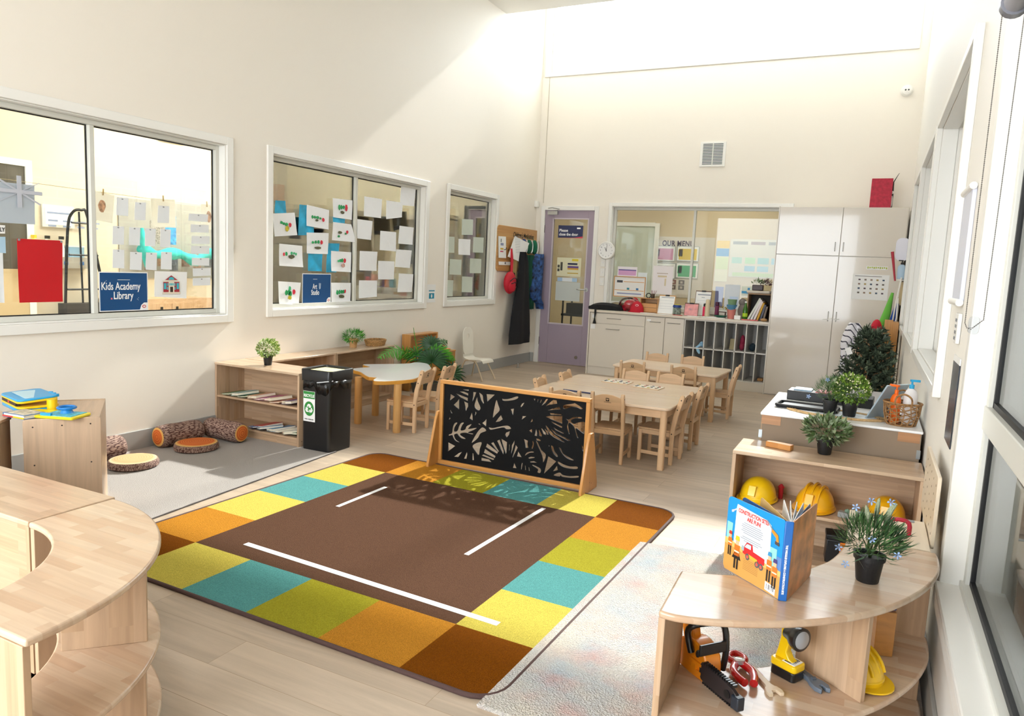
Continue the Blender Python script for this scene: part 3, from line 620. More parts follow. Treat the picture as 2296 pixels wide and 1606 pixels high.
for k,q in W2:
    if k=='cat':
        l,bl=cats[ic]; o=paper('caterpillar_drawing',q,paper_m,XG+.004,'caterpillar drawing '+l,'drawing','caterpillar drawings on the middle window',seed=ic)
        by={}
        for dy,dz,a,b,mi in bl: by.setdefault(mi,MB()); blob(by[mi],dy*1.4,dz*1.1,a*1.15,b*1.15,seed=ic)
        for mi,mb in by.items():
            for p in mb.v: p.x+=.0004*mi
            mb.build({0:'green_body',1:'red_head',2:'leaf_print',3:'yellow_flower',4:'green_dots',5:'shell_print'}[mi],cm[mi],o)
        ic+=1
    elif k=='blue': paper('painted_sheet',q,blue_m,XG,blue_l[ib],'painting','blue painted sheets on the middle window',seed=ib+30,curl=.002); ib+=1
    elif k=='navy': paper('navy_sheet',q,navy_m,-.11,navy_l[iv]+', behind the glass','paper','navy sheets behind the middle window',seed=iv+50,curl=.002); iv+=1
    elif k=='white': paper('white_sheet',q,paper_m,XG+.002,white_l[iw],'paper','white sheets on the right pane of the middle window',seed=iw+70); iw+=1
    else: art_sign=q
signblue_m=mat('sign_blue','0f4a80',.35); signw_m=mat('sign_white','f6f6f6',.5); pink_m=mat('sign_pink','e37a8a',.5)
def sign(name,q,label,lines):
    cy=sum(p[0] for p in q)/4; cz=sum(p[1] for p in q)/4; W=(q[1][0]-q[0][0]); Hh=(q[0][1]-q[3][1])
    e=empty(name,(XG+.006,cy,cz),label=label,cat='sign')
    MB().box(0,.0015,-W/2,W/2,-Hh/2,Hh/2).build('border',signw_m,e)
    MB().box(.0015,.0025,-W/2+.006,W/2-.006,-Hh/2+.006,Hh/2-.006).build('panel',signblue_m,e)
    for s,sz,dy,dz,kw in lines: text(s,sz,signw_m,e,frameM((.003,dy,dz),(0,1,0),(0,0,1)),**kw)
    MB().prism([(W/2-.06+.0,-Hh/2+.006),(W/2-.006,-Hh/2+.006),(W/2-.006,-Hh/2+.05),(W/2-.03,-Hh/2+.05),(W/2-.05,-Hh/2+.035)],.0025,.0032,'x').build('corner_badge',signw_m,e)
    m=MB(); m.prism(smooth_poly([(W/2-.03+.014*math.cos(a),-Hh/2+.026+.010*math.sin(a)) for a in [k*PI/4 for k in range(8)]],3),.0032,.0036,'x'); m.build('badge_oval',mat('badge_red','c8352f',.5),e)
    m=MB(); m.prism([(W/2-.03+.009*math.cos(k*PI/6),-Hh/2+.026+.005*math.sin(k*PI/6)) for k in range(12)],.0036,.004,'x').build('badge_centre',signw_m,e)
    return e,W,Hh
e,W,Hh=sign('art_studio_sign',art_sign,'square navy sign reading Art Studio at the foot of the middle window','')
T=lambda s,sz,dy,dz,**k: text(s,sz,signw_m,e,frameM((.003,dy,dz),(0,1,0),(0,0,1)),**k)
T('Art',.062,-.055,-.002,bold=.0007,sx=.62); T('Studio',.062,-.072,-.052,bold=.0007,sx=.62); MB().box(.003,.0035,-.05,.0,.078,.081).build('tagline',signw_m,e)
MB().prism([(.022,.045),(.03,.047),(.036,.0),(.030,-.006),(.026,.0)],.003,.0036,'x').prism([(.038,.047),(.046,.044),(.042,.0),(.037,-.002)],.003,.0036,'x').build('crayons',mat('crayon_print','b9c7d6',.5),e)
sage_l=['sage sheet highest in the narrow window','','sage sheet at the right edge, upper row of the narrow window','sage sheet at the left edge, upper row of the narrow window','sage sheet left of the switches in the narrow window','sage sheet at the right edge, lower row of the narrow window','sage sheet in the bottom left corner of the narrow window','sage sheet at the bottom middle of the narrow window']
for i,(k,q) in enumerate(W3):
    if k=='sage': paper('sage_sheet',q,sage_m,XG,sage_l[i],'paper','sage sheets on the narrow window',seed=i+90,curl=.002)
    else: paper('white_sheet',q,paper_m,XG+.003,'only bright white sheet in the middle of the narrow window','paper','',seed=5,curl=.002)
# large window
grey_card=mat('grey_poster_back','b3bcc4',.5); red_m=mat('red_poster','c4101c',.4)
card_l=[' first of the top row',' second of the top row',' third of the top row',' highest of the right column',
 ' first of the middle row',' second of the middle row',' third of the middle row',' fourth of the middle row',
 ' first of the lower row above the sign',' second of the lower row',' third of the lower row over teal cloth',' fourth of the lower row',
 ' second of the right column',' third of the right column',' fourth of the right column beside the cloth',' fifth of the right column',' sixth, tilted, of the right column',' lowest of the right column']
ci=0
for k,q in W1:
    if k=='card':
        o=paper('laminated_card',q,card_m,XG+.001,('wide' if ci in (3,) or ci>11 else 'upright')+' white card,'+card_l[ci]+' on the large window','card','white laminated cards on the large window',seed=ci+110,curl=.0015)
        cz=(q[0][1]-q[3][1])/2; m=MB(); m.ell((.003,0,cz-.008),(.0012,.007,.004),8,4); m.build('putty_mark',tape_m,o); ci+=1
    elif k=='flag':
        o=paper('flag_poster',q,grey_card,XG,'back of a grey flag poster at the left edge of the large window','poster','',curl=.003)
        lm=mat('faint_flag_lines','bcbfc8',.5); m=MB()
        W=(q[1][0]-q[0][0])/2; 
        for a,b,c,d in ((.01,.035,-.02,.15),(-.12,.145,.055,.075)): m.box(.0095,.0102+.0003*(a<0),a,b,c,d)
        for s in (1,-1):
            for t in (1,-1): m.prism([(.02,.06),(.026,.068),(.026+.11*s,.068+.06*t),(.02+.11*s,.06+.06*t)],.0095,.0099,'x')
        m.build('flag_cross',lm,o)
    elif k=='red': 
        o=paper('red_poster',q,red_m,XG+.002,'large plain red poster on the large window','poster','',curl=.004,n=8)
        m=MB()
        for y,z in ((q[0][0]+.008,q[0][1]-.006),(q[1][0]-.008,q[1][1]-.006)): m.ell((.006,y-o.location.y,z-o.location.z),(.002,.008,.007),8,4)
        m.build('corner_tape',tape_m,o)
    elif k=='strip': paper('white_strip',q,card_m,XG+.001,'tall white sheet cut by the left edge of the photo','paper','',curl=.002)
    elif k=='info': paper('notice',q,mat('pale_blue_card','a9c8dc',.5),XG+.003,'small blue and white notice at the far left of the large window','notice','',curl=.001)
    elif k=='ly':
        o=paper('word_card',q,whitem_m,XG+.003,'white card with the letters LY at the far left edge','sign','',curl=.0005)
        text('LY',.03,black_m,o,frameM((.0035,-.006+.0,-.011),(0,1,0),(0,0,1)),bold=.0008,sx=.8)
    elif k=='sign': lib=q
    elif k=='building': bq=q
e,W,Hh=sign('library_sign',lib,'navy sign reading Kids Academy Library on the large window','')
T('Kids Academy',.066,-.155,.012,bold=.0008,sx=.70); T('Library',.066,-.075,-.046,bold=.0008,sx=.72); MB().box(.003,.0035,-.045,.04,.072,.0745).build('tagline',signw_m,e)
MB().box(.003,.0036,-.092,-.082,-.048,-.038).build('house_mark',pink_m,e)
m=MB()
for a,b in ((-.13,.06),(-.122,.066),(-.132,.05),(.088,-.05),(.096,-.043),(.094,-.055)): m.box(.003,.0034,a,a+.003,b,b+.003)
m.build('dots',signw_m,e)
o=paper('building_picture',bq,whitem_m,XG+.002,'white picture of a red brick library building with a pediment','picture','',curl=.003)
rb=mat('print_red','a52a35',.5); tl=mat('print_teal','3cb6c4',.5); cr=mat('print_cream','e9dcc8',.5); dk=mat('print_brown','3b2a20',.5)
q=lambda mb,a,b,c,d,x=.007: mb.box(x,x+.0006,a,b,c,d)
m=MB(); q(m,-.062,.062,-.05,.02); m.prism([(-.05,.03),(.05,.03),(.0,.062)],.007,.0076,'x'); m.build('red_walls',rb,o)
m=MB(); q(m,-.07,.07,-.062,-.05,.0068); q(m,-.066,.066,.018,.024,.0074); q(m,-.05,.05,.027,.031,.0078); q(m,-.022,.022,-.05,.02,.0072); m.build('stone_trim',cr,o)
m=MB()
for a in (-.058,.04): q(m,a,a+.018,-.03,.010,.0076)
for a in (-.034,.024): q(m,a,a+.008,-.008,.010,.0076); q(m,a,a+.008,-.034,-.016,.0076)
for a in (-.016,-.004,.008): q(m,a,a+.008,-.006,.01,.008)
m.prism([(.022*math.cos(k*PI/8),.033+.018*math.sin(k*PI/8)) for k in range(9)],.0078,.0084,'x'); m.build('teal_windows',tl,o)
m=MB(); q(m,-.011,.011,-.05,-.014,.008); m.build('brown_door',dk,o)
# info card between the windows
e=empty('notice_card',(.004,-2.535,.965),label='small white notice with a teal lock picture between two windows',cat='notice')
MB().box(-.003,-.001,-.09,.075,-.098,.09).build('sheet',whitem_m,e); MB().box(-.001,0,-.05,.05,-.058,.0).box(-.001,0,-.055,.055,.018,.03).build('teal_print',mat('print_teal_dark','1a8aa8',.5),e); MB().prism([(.014*math.cos(k*PI/6),-.03+.02*math.sin(k*PI/6)) for k in range(12)],0,.0006,'x').build('droplet_print',whitem_m,e)
# ================================================================ things inside the neighbouring room
FX=NX+.005
fr=dict((k,q) for k,q in FAR)
def flat(name,k,m,label,cat,dx=.01):
    q=fr[k]; ys=[p[0] for p in q]; zs=[p[1] for p in q]; y0,y1,z0,z1=min(ys[0],ys[3]),max(ys[1],ys[2]),(zs[2]+zs[3])/2,(zs[0]+zs[1])/2
    e=empty(name,(FX,(y0+y1)/2,(z0+z1)/2),label=label,cat=cat); return e,(y1-y0)/2,(z1-z0)/2
e,w,h=flat('pinboard','board',None,'grey pinboard covered in pictures on the far wall through the large window','pinboard')
MB().box(0,.012,-w,w,-h,h).build('board',mat('grey_felt','9c9b96',.9,bump=.2,bs=150),e)
m=MB(); rnd=random.Random(3); pm=[mat('photo_%d'%i,c,.5,var=.6,vs=30) for i,c in enumerate(['6b5548','9a7a66','545a66'])]
for i in range(11):
    y=-w+.35+i*.19; z=-h+.10+.06*(i%2); mm=MB(); mm.box(.012,.014,y,y+.13,z,z+.17); mm.build('pinned_photo',pm[i%3],e)
MB().box(.012,.014,-.35,-.12,-.05,.25).build('mottled_picture',mat('speckled_print','8f8a86',.6,var=.9,vs=60),e); MB().box(.012,.014,-.12,.05,-.05,.33).build('blue_picture',mat('sea_blue_print','3a8fd0',.6,var=.6,vs=22),e)
# teal cloth garland
tm=mat('teal_tulle','2cb5b1',.8,var=.2,vs=20)
pts=[(NX+.12,-2.75,1.30),(NX+.15,-2.55,1.22),(NX+.16,-2.2,1.24),(NX+.15,-1.9,1.16),(NX+.14,-1.7,1.26),(NX+.14,-1.35,1.24),(NX+.12,-1.0,1.2)]
sp=smooth_poly(pts,5,False); o=MB().tube(sp,[.05+.035*math.sin(i*.55)**2 for i in range(len(sp))],10).tube([(NX+.14,-2.72,1.55),(NX+.15,-2.7,1.3),(NX+.14,-2.66,1.05)],[.02,.06,.02],8).build('cloth_garland',tm); tag(o,'teal gauze garland draped across the far pinboard','garland')
q=fr['whiteboard']; o=empty('framed_chart',(FX,-3.05+.0,1.55),label='white framed chart hanging on the far wall left of the window post',cat='chart'); y=(q[0][0]+q[1][0])/2; o.location=(FX,y,(q[0][1]+q[2][1])/2); w=(q[1][0]-q[0][0])/2; h=(q[0][1]-q[3][1])/2
MB().box(0,.02,-w,w,-h,h).build('frame',alu_m,o); MB().box(.02,.022,-w+.03,w-.03,-h+.03,h-.03).build('sheet',whitem_m,o)
m=MB(); 
for i in range(4): m.box(.022,.024,-w+.06+i*.17,-w+.17+i*.17,-.06,-.04); m.box(.022,.024,-w+.06+i*.17,-w+.15+i*.17,-.12,-.10)
m.box(.022,.024,-w+.05,w-.05,h-.10,h-.08); m.build('printed_lines',mat('print_blue_grey','8a97b5',.6),o)
e=empty('bottle_ledge',(FX,(fr['sink'][0][0]+fr['sink'][1][0])/2,1.12),label='grey shelf of cleaning bottles on the far wall behind the red poster',cat='shelf'); MB().box(0,.10,-.45,.30,-.10,.03).build('shelf_board',mat('grey_laminate','a9a59c',.5),e)
m=MB()
for y in (-.02,.17): m.box(.10,.102,y,y+.05,-.06,-.02)
m.build('coloured_squares',mat('square_blue','3d6fb0',.5),e)
bl=[('spray_bottle','f3f3f0',(.05,-.18)),('spray_bottle','f3f3f0',(.05,-.02)),('storage_tub','8fb4cf',(.05,.14)),('spray_bottle','e8e070',(.05,-.33))]
bn=['white spray bottle with a red label on the far shelf','white spray bottle beside the blue tub on the far shelf','pale blue tub on the far shelf','yellow topped spray bottle at the left of the far shelf']
for i,(n,c,(x,y)) in enumerate(bl):
    b=empty(n,(FX+x,e.location.y+y,1.15),label=bn[i],cat='bottle' if 'tub' not in n else 'tub')
    if 'tub' in n: MB().box(-.045,.045,-.09,.09,0,.12).build('body',mat('tub_blue',c,.4),b); MB().box(-.048,.048,-.095,.095,.12,.135).build('lid',whitem_m,b)
    else: MB().lathe([(.035,0),(.037,.1),(.025,.15),(.014,.17),(.014,.2)],12).build('body',mat('plastic_'+c,c,.4),b); MB().box(-.02,.045,-.012,.012,.2,.235).build('trigger',black_m if i<2 else mat('yellow_plastic','e8c21c',.4),b)
# black garden tool frame
y0=(fr['trol'][3][0]+fr['trol'][2][0])/2; e=empty('hand_trolley',(FX+.20,y0,0),label='black metal hand trolley with a tapering barred frame on the far wall',cat='trolley'); bk=mat('black_metal','141416',.4,metal=.5)
m=MB(); m.tube(smooth_poly([(0,-.25,.62),(0,-.20,1.45),(0,-.14,1.66),(0,-.03,1.70),(0,.05,1.6),(0,.25,.62)],4,False),.016,8); m.build('handle',bk,e)
m=MB()
for z,a in ((1.55,.15),(1.18,.19),(.78,.22)): m.tube([(0,-a,z),(0,a-.03,z)],.012,6)
m.tube([(0,-.04,.62),(0,-.06,1.68)],.012,6); m.build('crossbars',bk,e)
MB().box(-.06,.1,-.3,.32,.3,.62).build('scoop',mat('worn_black','2a2828',.6,var=.5,vs=20),e)
e=empty('supply_cabinet',(FX,-2.48,0),label='low wooden cabinet with two doors under the far pinboard',cat='cabinet'); MB().box(0,.4,-.75,.62,0,.66).build('body',lwm('yz'),e)
for s in (-.70,-.02): 
    d=MB().box(.4,.415,s,s+.58,.05,.6).build('door',lwm('zy'),e); MB().box(.415,.425,s+(.5 if s<-.1 else .05),s+(.53 if s<-.1 else .08),.48,.56).build('handle',black_m,d)
e=empty('air_vent',(FX,(fr['vent'][0][0]+fr['vent'][1][0])/2,2.86),label='white slatted air vent high on the far wall of the next room',cat='vent'); MB().box(0,.012,-.2,.2,-.16,.2).build('frame',trim_m,e)
m=MB()
for i in range(7):
    for a,b in ((-.16,-.01),(.01,.16)): m.box(.012,.014,a,b,-.12+i*.035,-.105+i*.035)
m.build('slat_shade',mat('slat_shadow','5b656b',.6),e)  # dark strips stand in for the shade between the vent slats
# far door with dark glass, left
q=fr['door']; e=empty('door_3',(FX,-4.05,0)); struct(e)
yb=q[1][0]; MB().box(0,.03,-.95,-.88,0,2.2).box(0,.03,yb+4.05-.07,yb+4.05,0,2.2).box(0,.03,-.88,yb+4.05-.07,2.13,2.2).build('door_frame',trim_m,e)
MB().box(0,.02,-.88,yb+4.05-.07,.0,1.0).build('lower_panel',mat('tan_panel','c2ad88',.6),e); MB().box(0,.012,-.88,yb+4.05-.07,1.0,2.13).build('door_glass',mat('dark_room_glass','4e4a42',.3),e)
# clothesline with art prints
MB_l=MB().tube([(-1.4,-6.6,1.74),(-1.4,-4.2,1.70),(-1.4,-2.6,1.74)],.002,5).build('string_line',mat('string','b5a98e',.8)); tag(MB_l,'thin string line hung across the next room with pegs and pictures','string')
am=mat('autumn_print','b48b74',.7,var=.5,vs=40)
for i,(y,w,h,dz,l) in enumerate([(-5.22,.20,.15,0,'white sheet with a brown leaf print, leftmost on the string'),(-4.66,.24,.16,.0,'white sheet with a tall reddish print on the string'),(-4.2,.13,.15,0,'white sheet with a reddish blot between two cards'),(-3.75,.22,.18,0,'large white sheet at the right on the string')]):
    e=empty('hanging_drawing',(-1.4,y,1.64+dz),label=l+' in the next room',cat='drawing',group='drawings on the string line',rot=(R_(-6 if i==0 else 2),0,0)); MB().box(0,.002,-w/2,w/2,-h,h/2).build('sheet',whitem_m,e)
    if i<3:
        m=MB(); blob(m,0.01*i,-h*.2,.03,.05,.002,seed=i); m.build('leaf_print',am,e)
    MB().box(.002,.01,-.004,.004,h/2-.02,h/2+.03).build('peg',mat('peg_wood','a98d62',.7),e)
# cabinets of the neighbouring back wall, seen through the middle window
gc=mat('warm_grey_laminate','b7ab97',.4)
e=empty('tall_cupboard',(-3.43,-.31,0),label='tall warm grey cupboards through the left pane of the middle window',cat='cupboard'); MB().box(-.93,.81,-.28,.3,0,1.98).build('body',gc,e)
for i in range(3):
    for z0,z1 in ((.08,1.45),(1.47,1.96)):
        d=MB().box(-.94+i*.595,-.36+i*.595,-.298,-.28,z0,z1).build('door',gc,e); MB().box(-.40+i*.595,-.385+i*.595,-.315,-.298,z0+.5*(z1-z0)-.05,z0+.5*(z1-z0)+.05).build('handle',steel_m,d)
e=empty('base_cabinet',(-1.85,-.31,0),label='low white cabinets under the cluttered bench in the next room',cat='cabinet'); MB().box(-.75,.65,-.28,.3,0,.86).build('body',white_m,e)
for i in range(3): d=MB().box(-.74+i*.465,-.29+i*.465,-.295,-.28,.08,.82).build('door',white_m,e); MB().box(-.6+i*.465,-.42+i*.465,-.305,-.295,.75,.762).build('handle',steel_m,d)
o=MB().box(-2.605,-1.18,-.62,0,.86,.9).build('worktop',mat('worktop_grey','cfc8ba',.4)); tag(o,'pale worktop over the low cabinets in the next room','worktop')
rnd=random.Random(5); cs=['c8503c','d98f7a','e9e3da','7d6a92','cf7a3a','4a90a0','b9a89a','8c3340']
for i in range(14):
    x=-2.5+i*.096; h=.06+rnd.random()*.12; c=cs[i%8]; o=MB().box(-.036,.036,-.04,.04,0,h).build('craft_box',mat('craft_'+c,c,.6,var=.3,vs=25),loc=(x,-.4+rnd.random()*.1,.9),rz=rnd.random()*.2,bevel=.006); tag(o,'small craft box in the jumble on the next room worktop','box','craft boxes on the next room worktop')
e=empty('oval_picture',(-1.9,-.02,1.45),label='dark framed oval picture on the wall of the next room',cat='picture'); MB().box(-.28,.28,-.02,0,-.2,.2).build('frame',mat('dark_slate','41484c',.5),e); MB().ell((0,-.02,0),(.2,.008,.09),18,6).build('oval',mat('oval_grey','7b8288',.5,var=.4,vs=12),e)
e=empty('hanging_shelf',(-1.75,-.15,1.9),label='cream wall shelf unit with curtain rails above the next room worktop',cat='shelf'); MB().box(-.75,.55,-.12,.14,-.02,.05).box(-.75,-.72,-.12,.14,-.9,0).box(.52,.55,-.12,.14,-.9,0).build('frame',mat('cream_shelf','ddd2bd',.5),e)
o=MB().prism([(0,.11),(.07,0),(0,-.11),(-.07,0)],-.003,0,'y').build('warning_sign',mat('caution_yellow','e0a52a',.5),loc=(-2.95,-.64,1.25)); tag(o,'yellow diamond sign on the warm grey cupboard','sign')
# plant behind the glass
# ================================================================ children's wooden chairs and tables
cb=cw('zx'); cs=cw('xy'); cx=cw('xz'); logo_m=mat('burnt_logo','1c120c',.6)
def make_chair():
    t=empty('wooden_chair',(0,0,0),cat='chair')
    # local frame: seat faces +y
    for s in (-1,1):
        x0,x1=sorted((s*.115,s*.092))
        prof=smooth_poly([(-.130,0),(-.105,0),(-.103,.22),(-.118,.34),(-.155,.465),(-.160,.482),(-.172,.490),(-.184,.482),(-.184,.468),(-.148,.34),(-.130,.22)],3)
        prof=[(-.128,0),(-.102,0),(-.100,.22),(-.112,.33),(-.150,.462),(-.156,.480),(-.168,.488),(-.180,.482),(-.184,.468),(-.148,.34),(-.130,.23)]
        o=MB().prism(prof,x0,x1,'x').build('rear_leg',cb,t,bevel=.004)
        m=MB()
        for y,z in ((-.164,.452),(-.142,.385),(-.114,.216)): m.tube([(s*.1148,y,z),(s*.1162,y,z)],.0045,8)
        m.build('screw_caps',screw_m,o)
        MB().box(x0+.0,x1,.095,.12,0,.222).build('front_leg',cb,t,bevel=.004)
        MB().box(x0+.004,x1-.004,-.105,.10,.192,.223).build('side_rail',cw('yz'),t,bevel=.002)
        MB().box(x0+.006,x1-.006,-.108,.10,.052,.076).build('side_stretcher',cw('yz'),t,bevel=.002)
    MB().box(-.094,.094,.100,.114,.192,.223).build('front_rail',cx,t,bevel=.002)
    MB().box(-.094,.094,-.122,-.106,.196,.226).build('back_rail',cx,t,bevel=.002)
    MB().prism(rrect(-.112,.112,-.104,.128,.016),.224,.236).build('seat',cs,t,bevel=.003)
    top=[(-.094,.458),(-.080,.460),(-.06,.467),(-.035,.474),(0,.477),(.035,.474),(.06,.467),(.080,.460),(.094,.458)]
    m=MB(); n=len(top); vs=[]
    ly=lambda z: -.128-(z-.33)*.30
    for off in (-.006,.006):
        for x,z in top: vs.append((x,ly(z)+off,z))
        for x,z in top: vs.append((x,ly(.368)+off,.368))
    fs=[]
    for i in range(n-1): fs.append((i,i+1,n+i+1,n+i)); fs.append((2*n+i+1,2*n+i,3*n+i,3*n+i+1)); fs.append((i+1,i,2*n+i,2*n+i+1)); fs.append((n+i,n+i+1,3*n+i+1,3*n+i))
    fs+= [(0,n,3*n,2*n),(n-1,2*n+n-1,3*n+n-1,2*n-1)]
    m.add(vs,fs); bk=m.build('backrest',cx,t,bevel=.002)
    a=math.atan(.30); F=Matrix.Translation((0,ly(.44)-.0067,.44))@Matrix.Rotation(a,4,'X')
    l=MB(); l.X=F; l.box(-.011,.011,-.0004,.0004,-.012,.012); l.build('logo_square',logo_m,bk)
    l=MB(); l.X=F@Matrix.Translation((0,-.0008,0)); l.prism([(0,-.007),(.008,.002),(.007,.007),(.003,.008),(0,.005),(-.003,.008),(-.007,.007),(-.008,.002)],-.0004,.0002,'y'); l.build('logo_heart',cx,bk)
    l=MB(); l.X=F; l.box(-.024,.024,-.0004,.0002,-.021,-.0185); l.build('logo_line',logo_m,bk)
    return t
chair=make_chair()
G='small wooden chairs around the low tables'
# x, y, heading (0 faces +y), label
CH=[(2.648,-4.335,3,'front wooden chair with logo, seen whole between the cutout screen and the near table leg'),
 (2.375,-4.375,-2,'wooden chair mostly hidden behind the black cutout screen'),
 (2.935,-4.14,86,'wooden chair at the right end of the near table, closest to the camera'),
 (2.945,-3.63,88,'wooden chair at the right end of the near table, further from the camera'),
 (2.17,-4.13,-84,'wooden chair at the left end of the near table, nearer the screen'),
 (2.20,-3.715,-86,'wooden chair at the left end of the near table, further from the screen'),
 (2.47,-3.40,180,'wooden chair at the back of the near table, left, facing the camera'),
 (2.74,-3.37,176,'wooden chair at the back of the near table, right, facing the camera'),
 (2.245,-2.535,10,'wooden chair with logo at the front left of the far table'),
 (2.715,-2.495,4,'wooden chair with logo at the front right of the far table'),
 (2.27,-1.97,184,'wooden chair at the back left of the far table before the white drawers'),
 (2.62,-1.93,184,'wooden chair at the back right of the far table before the pigeonholes'),
 (2.965,-2.26,92,'wooden chair at the right end of the far table'),
 (1.03,-4.43,96,'wooden chair with screws at the white animal-shaped table, nearest the camera'),
 (1.03,-4.12,98,'wooden chair at the white animal-shaped table, second, beside the palm')]
for i,(x,y,a,l) in enumerate(CH):
    o=chair if i==0 else dup(chair)
    o.location=(x,y,0); o.rotation_euler=(0,0,R_(a)); tag(o,l,'chair',G)
def low_table(x,y,w,d,h,rz,label,legs=((1,1),(1,1),(1,1),(1,1))):
    t=empty('low_table',(x,y,0),rz,label,'table','low wooden tables'); tw=wood('table_rubberwood','ead3b8','e4c9ab','xy',rough=.28,coat=.3,bl=.35,bw=.05,grain=.07)
    MB().prism(rrect(-w/2,w/2,-d/2,d/2,.045,5),h-.018,h).build('tabletop',tw,t,bevel=.004)
    i=.022
    for s_ in (-1,1):
        a,b=sorted((s_*(d/2-i-.022),s_*(d/2-i-.006))); MB().box(-w/2+i+.02,w/2-i-.02,a,b,h-.073,h-.018).build('apron',cw('xz'),t,bevel=.001)
        a,b=sorted((s_*(w/2-i-.022),s_*(w/2-i-.006))); MB().box(a,b,-d/2+i+.022,d/2-i-.022,h-.073,h-.018).build('apron',cw('yz'),t,bevel=.001)
    for sx in (-1,1):
        for sy in (-1,1): cx_,cy_=sx*(w/2-i-.021),sy*(d/2-i-.021); MB().prism(rrect(cx_-.021,cx_+.021,cy_-.021,cy_+.021,.010,3),0,h-.018).build('leg',cw('zx'),t,bevel=.002)
    return t
low_table(2.545,-4.185,1.03,.53,.42,0,'low wooden table nearest the screen, front half of the joined pair')
low_table(2.545,-3.650,1.03,.53,.42,0,'low wooden table carrying two puzzles, back half of the joined pair')
low_table(2.54,-2.31,.98,.60,.42,R_(-2),'low wooden table standing alone before the white drawers and pigeonholes')
# puzzles and pen on the near table
pz=mat('puzzle_print','ece6d6',.5)
def puzzle(x,y,rz,label,seed):
    e=empty('peg_puzzle',(x,y,.4195),R_(rz),label,'puzzle','wooden puzzles on the table'); MB().box(-.105,.105,-.075,.075,0,.005).build('board',cw('xy'),e); MB().box(-.102,.102,-.072,.072,.005,.0058).build('print',pz,e)
    r=random.Random(seed); cc=['2b2b2b','3d5a3a','c9b23a','8a5a3c','445a7a','b04a3a']
    for i in range(12):
        px,py=-.09+.018*(i%4)*3+r.random()*.01,-.05+.045*(i//4)+r.random()*.012; m=MB(); m.prism(smooth_poly([(px+(.007+.006*r.random())*math.cos(k*1.05),py+(.006+.006*r.random())*math.sin(k*1.05)) for k in range(6)],2),.0058,.009); m.build('piece',mat('piece_'+cc[i%6],cc[i%6],.5),e)
puzzle(2.43,-3.60,-3,'left wooden picture puzzle on the near table',1); puzzle(2.70,-3.68,-5,'right wooden picture puzzle on the near table',2)
o=MB().tube([(-.12,0,.006),(.12,0,.006)],.005,8).build('felt_pen',mat('navy_pen','1f2b5c',.4),loc=(2.36,-4.26,.4195),rz=R_(-4)); tag(o,'dark navy pen lying on the near table behind the screen','pen')
# hide-shaped white table
an=[(.487,-4.411),(.582,-4.451),(.69,-4.54),(.775,-4.60),(.80,-4.60),(.85,-4.592),(.872,-4.64),(.91,-4.715),(.955,-4.73),(1.02,-4.66),(1.085,-4.50),(1.085,-4.40),(1.03,-4.25),(.95,-4.06),(.895,-3.90),(.84,-3.82),(.76,-3.72),(.696,-3.66),(.62,-3.645),(.58,-3.68),(.585,-3.76),(.54,-3.84),(.43,-3.98),(.35,-4.07),(.352,-4.12),(.42,-4.15),(.475,-4.19),(.44,-4.28),(.435,-4.36)]
t=empty('animal_table',(.75,-4.2,0),label='white topped low table shaped like an animal hide with yellow edge and round legs',cat='table')
pl=smooth_poly([(a-.75,b+4.2) for a,b in an],3)
MB().prism(pl,.372,.398,mt=0).build('tabletop',mat('yellow_edge','e0a345',.4),t,bevel=.002); 
ins=[(a*.985,b*.985) for a,b in pl]; MB().prism(ins,.398,.4005).build('white_surface',mat('white_hpl','f4f6f6',.25,coat=.3),t)
for x,y in ((.625,-4.52),(.545,-4.19),(1.04,-4.585),(.72,-3.80)): MB().lathe([(.027,0),(.030,.004),(.030,.372)],20,(x-.75,y+4.2,0)).build('leg',pine('zx') if 0 else wood('varnished_birch','dbab6c','d4a262','zx',rough=.3,bl=3,bw=2,grain=.1,coat=.2),t)
# white moulded chair by the left wall
wc=mat('cream_moulded_ply','ece7da',.35); tb=mat('beige_tube','d9c8ac',.35)
t=empty('white_chair',(.235,-1.885,0),R_(-2),'cream moulded chair with a round hole in its tall rounded back, against the wall','chair')
# back slab in the plane x~-.14, hole cut with a ring of faces
def ring_panel():
    n=32; out=[];inn=[]
    for k in range(n):
        a=2*PI*k/n; ux,uz=math.cos(a),math.sin(a)
        # outline: rounded top tall slab (y half .075..., z from -.13 to .11 about hole centre)
        hw=.108; top=.105; bot=-.20
        r=min(hw/max(abs(ux),1e-3), (top if uz>0 else -bot)/max(abs(uz),1e-3)); y,z=r*ux,r*uz
        if uz>0 and math.hypot(y,z)>.108: r=.108; s=r/math.hypot(y,z); y,z=y*s,z*s
        out.append((y,z)); inn.append((.026*ux,.028*uz))
    return out,inn
out,inn=ring_panel(); m=MB(); n=len(out); f=lambda y,z,o: (-.135-.24*(z+.2)**1.0*.35+o,y,.475+z)
vs=[f(y,z,0) for y,z in out]+[f(y,z,0) for y,z in inn]+[f(y,z,.010) for y,z in out]+[f(y,z,.010) for y,z in inn]
fs=[]
for k in range(n):
    j=(k+1)%n; fs+=[(k,n+k,n+j,j),(2*n+j,3*n+j,3*n+k,2*n+k),(k,j,2*n+j,2*n+k),(n+j,n+k,3*n+k,3*n+j)]
m.add(vs,fs); m.build('backrest',wc,t,bevel=.002,ang=50)
prof=[(-.135,.28),(-.130,.25),(-.105,.232),(-.05,.226),(.03,.232),(.09,.236),(.12,.228),(.135,.205)]
m=MB(); vs=[]
for off in (0,-.010):
    for s in (-1,1):
        for x,z in prof: vs.append((x,s*(.106 if x<-.1 else .118),z+off))
k=len(prof); fs=[]
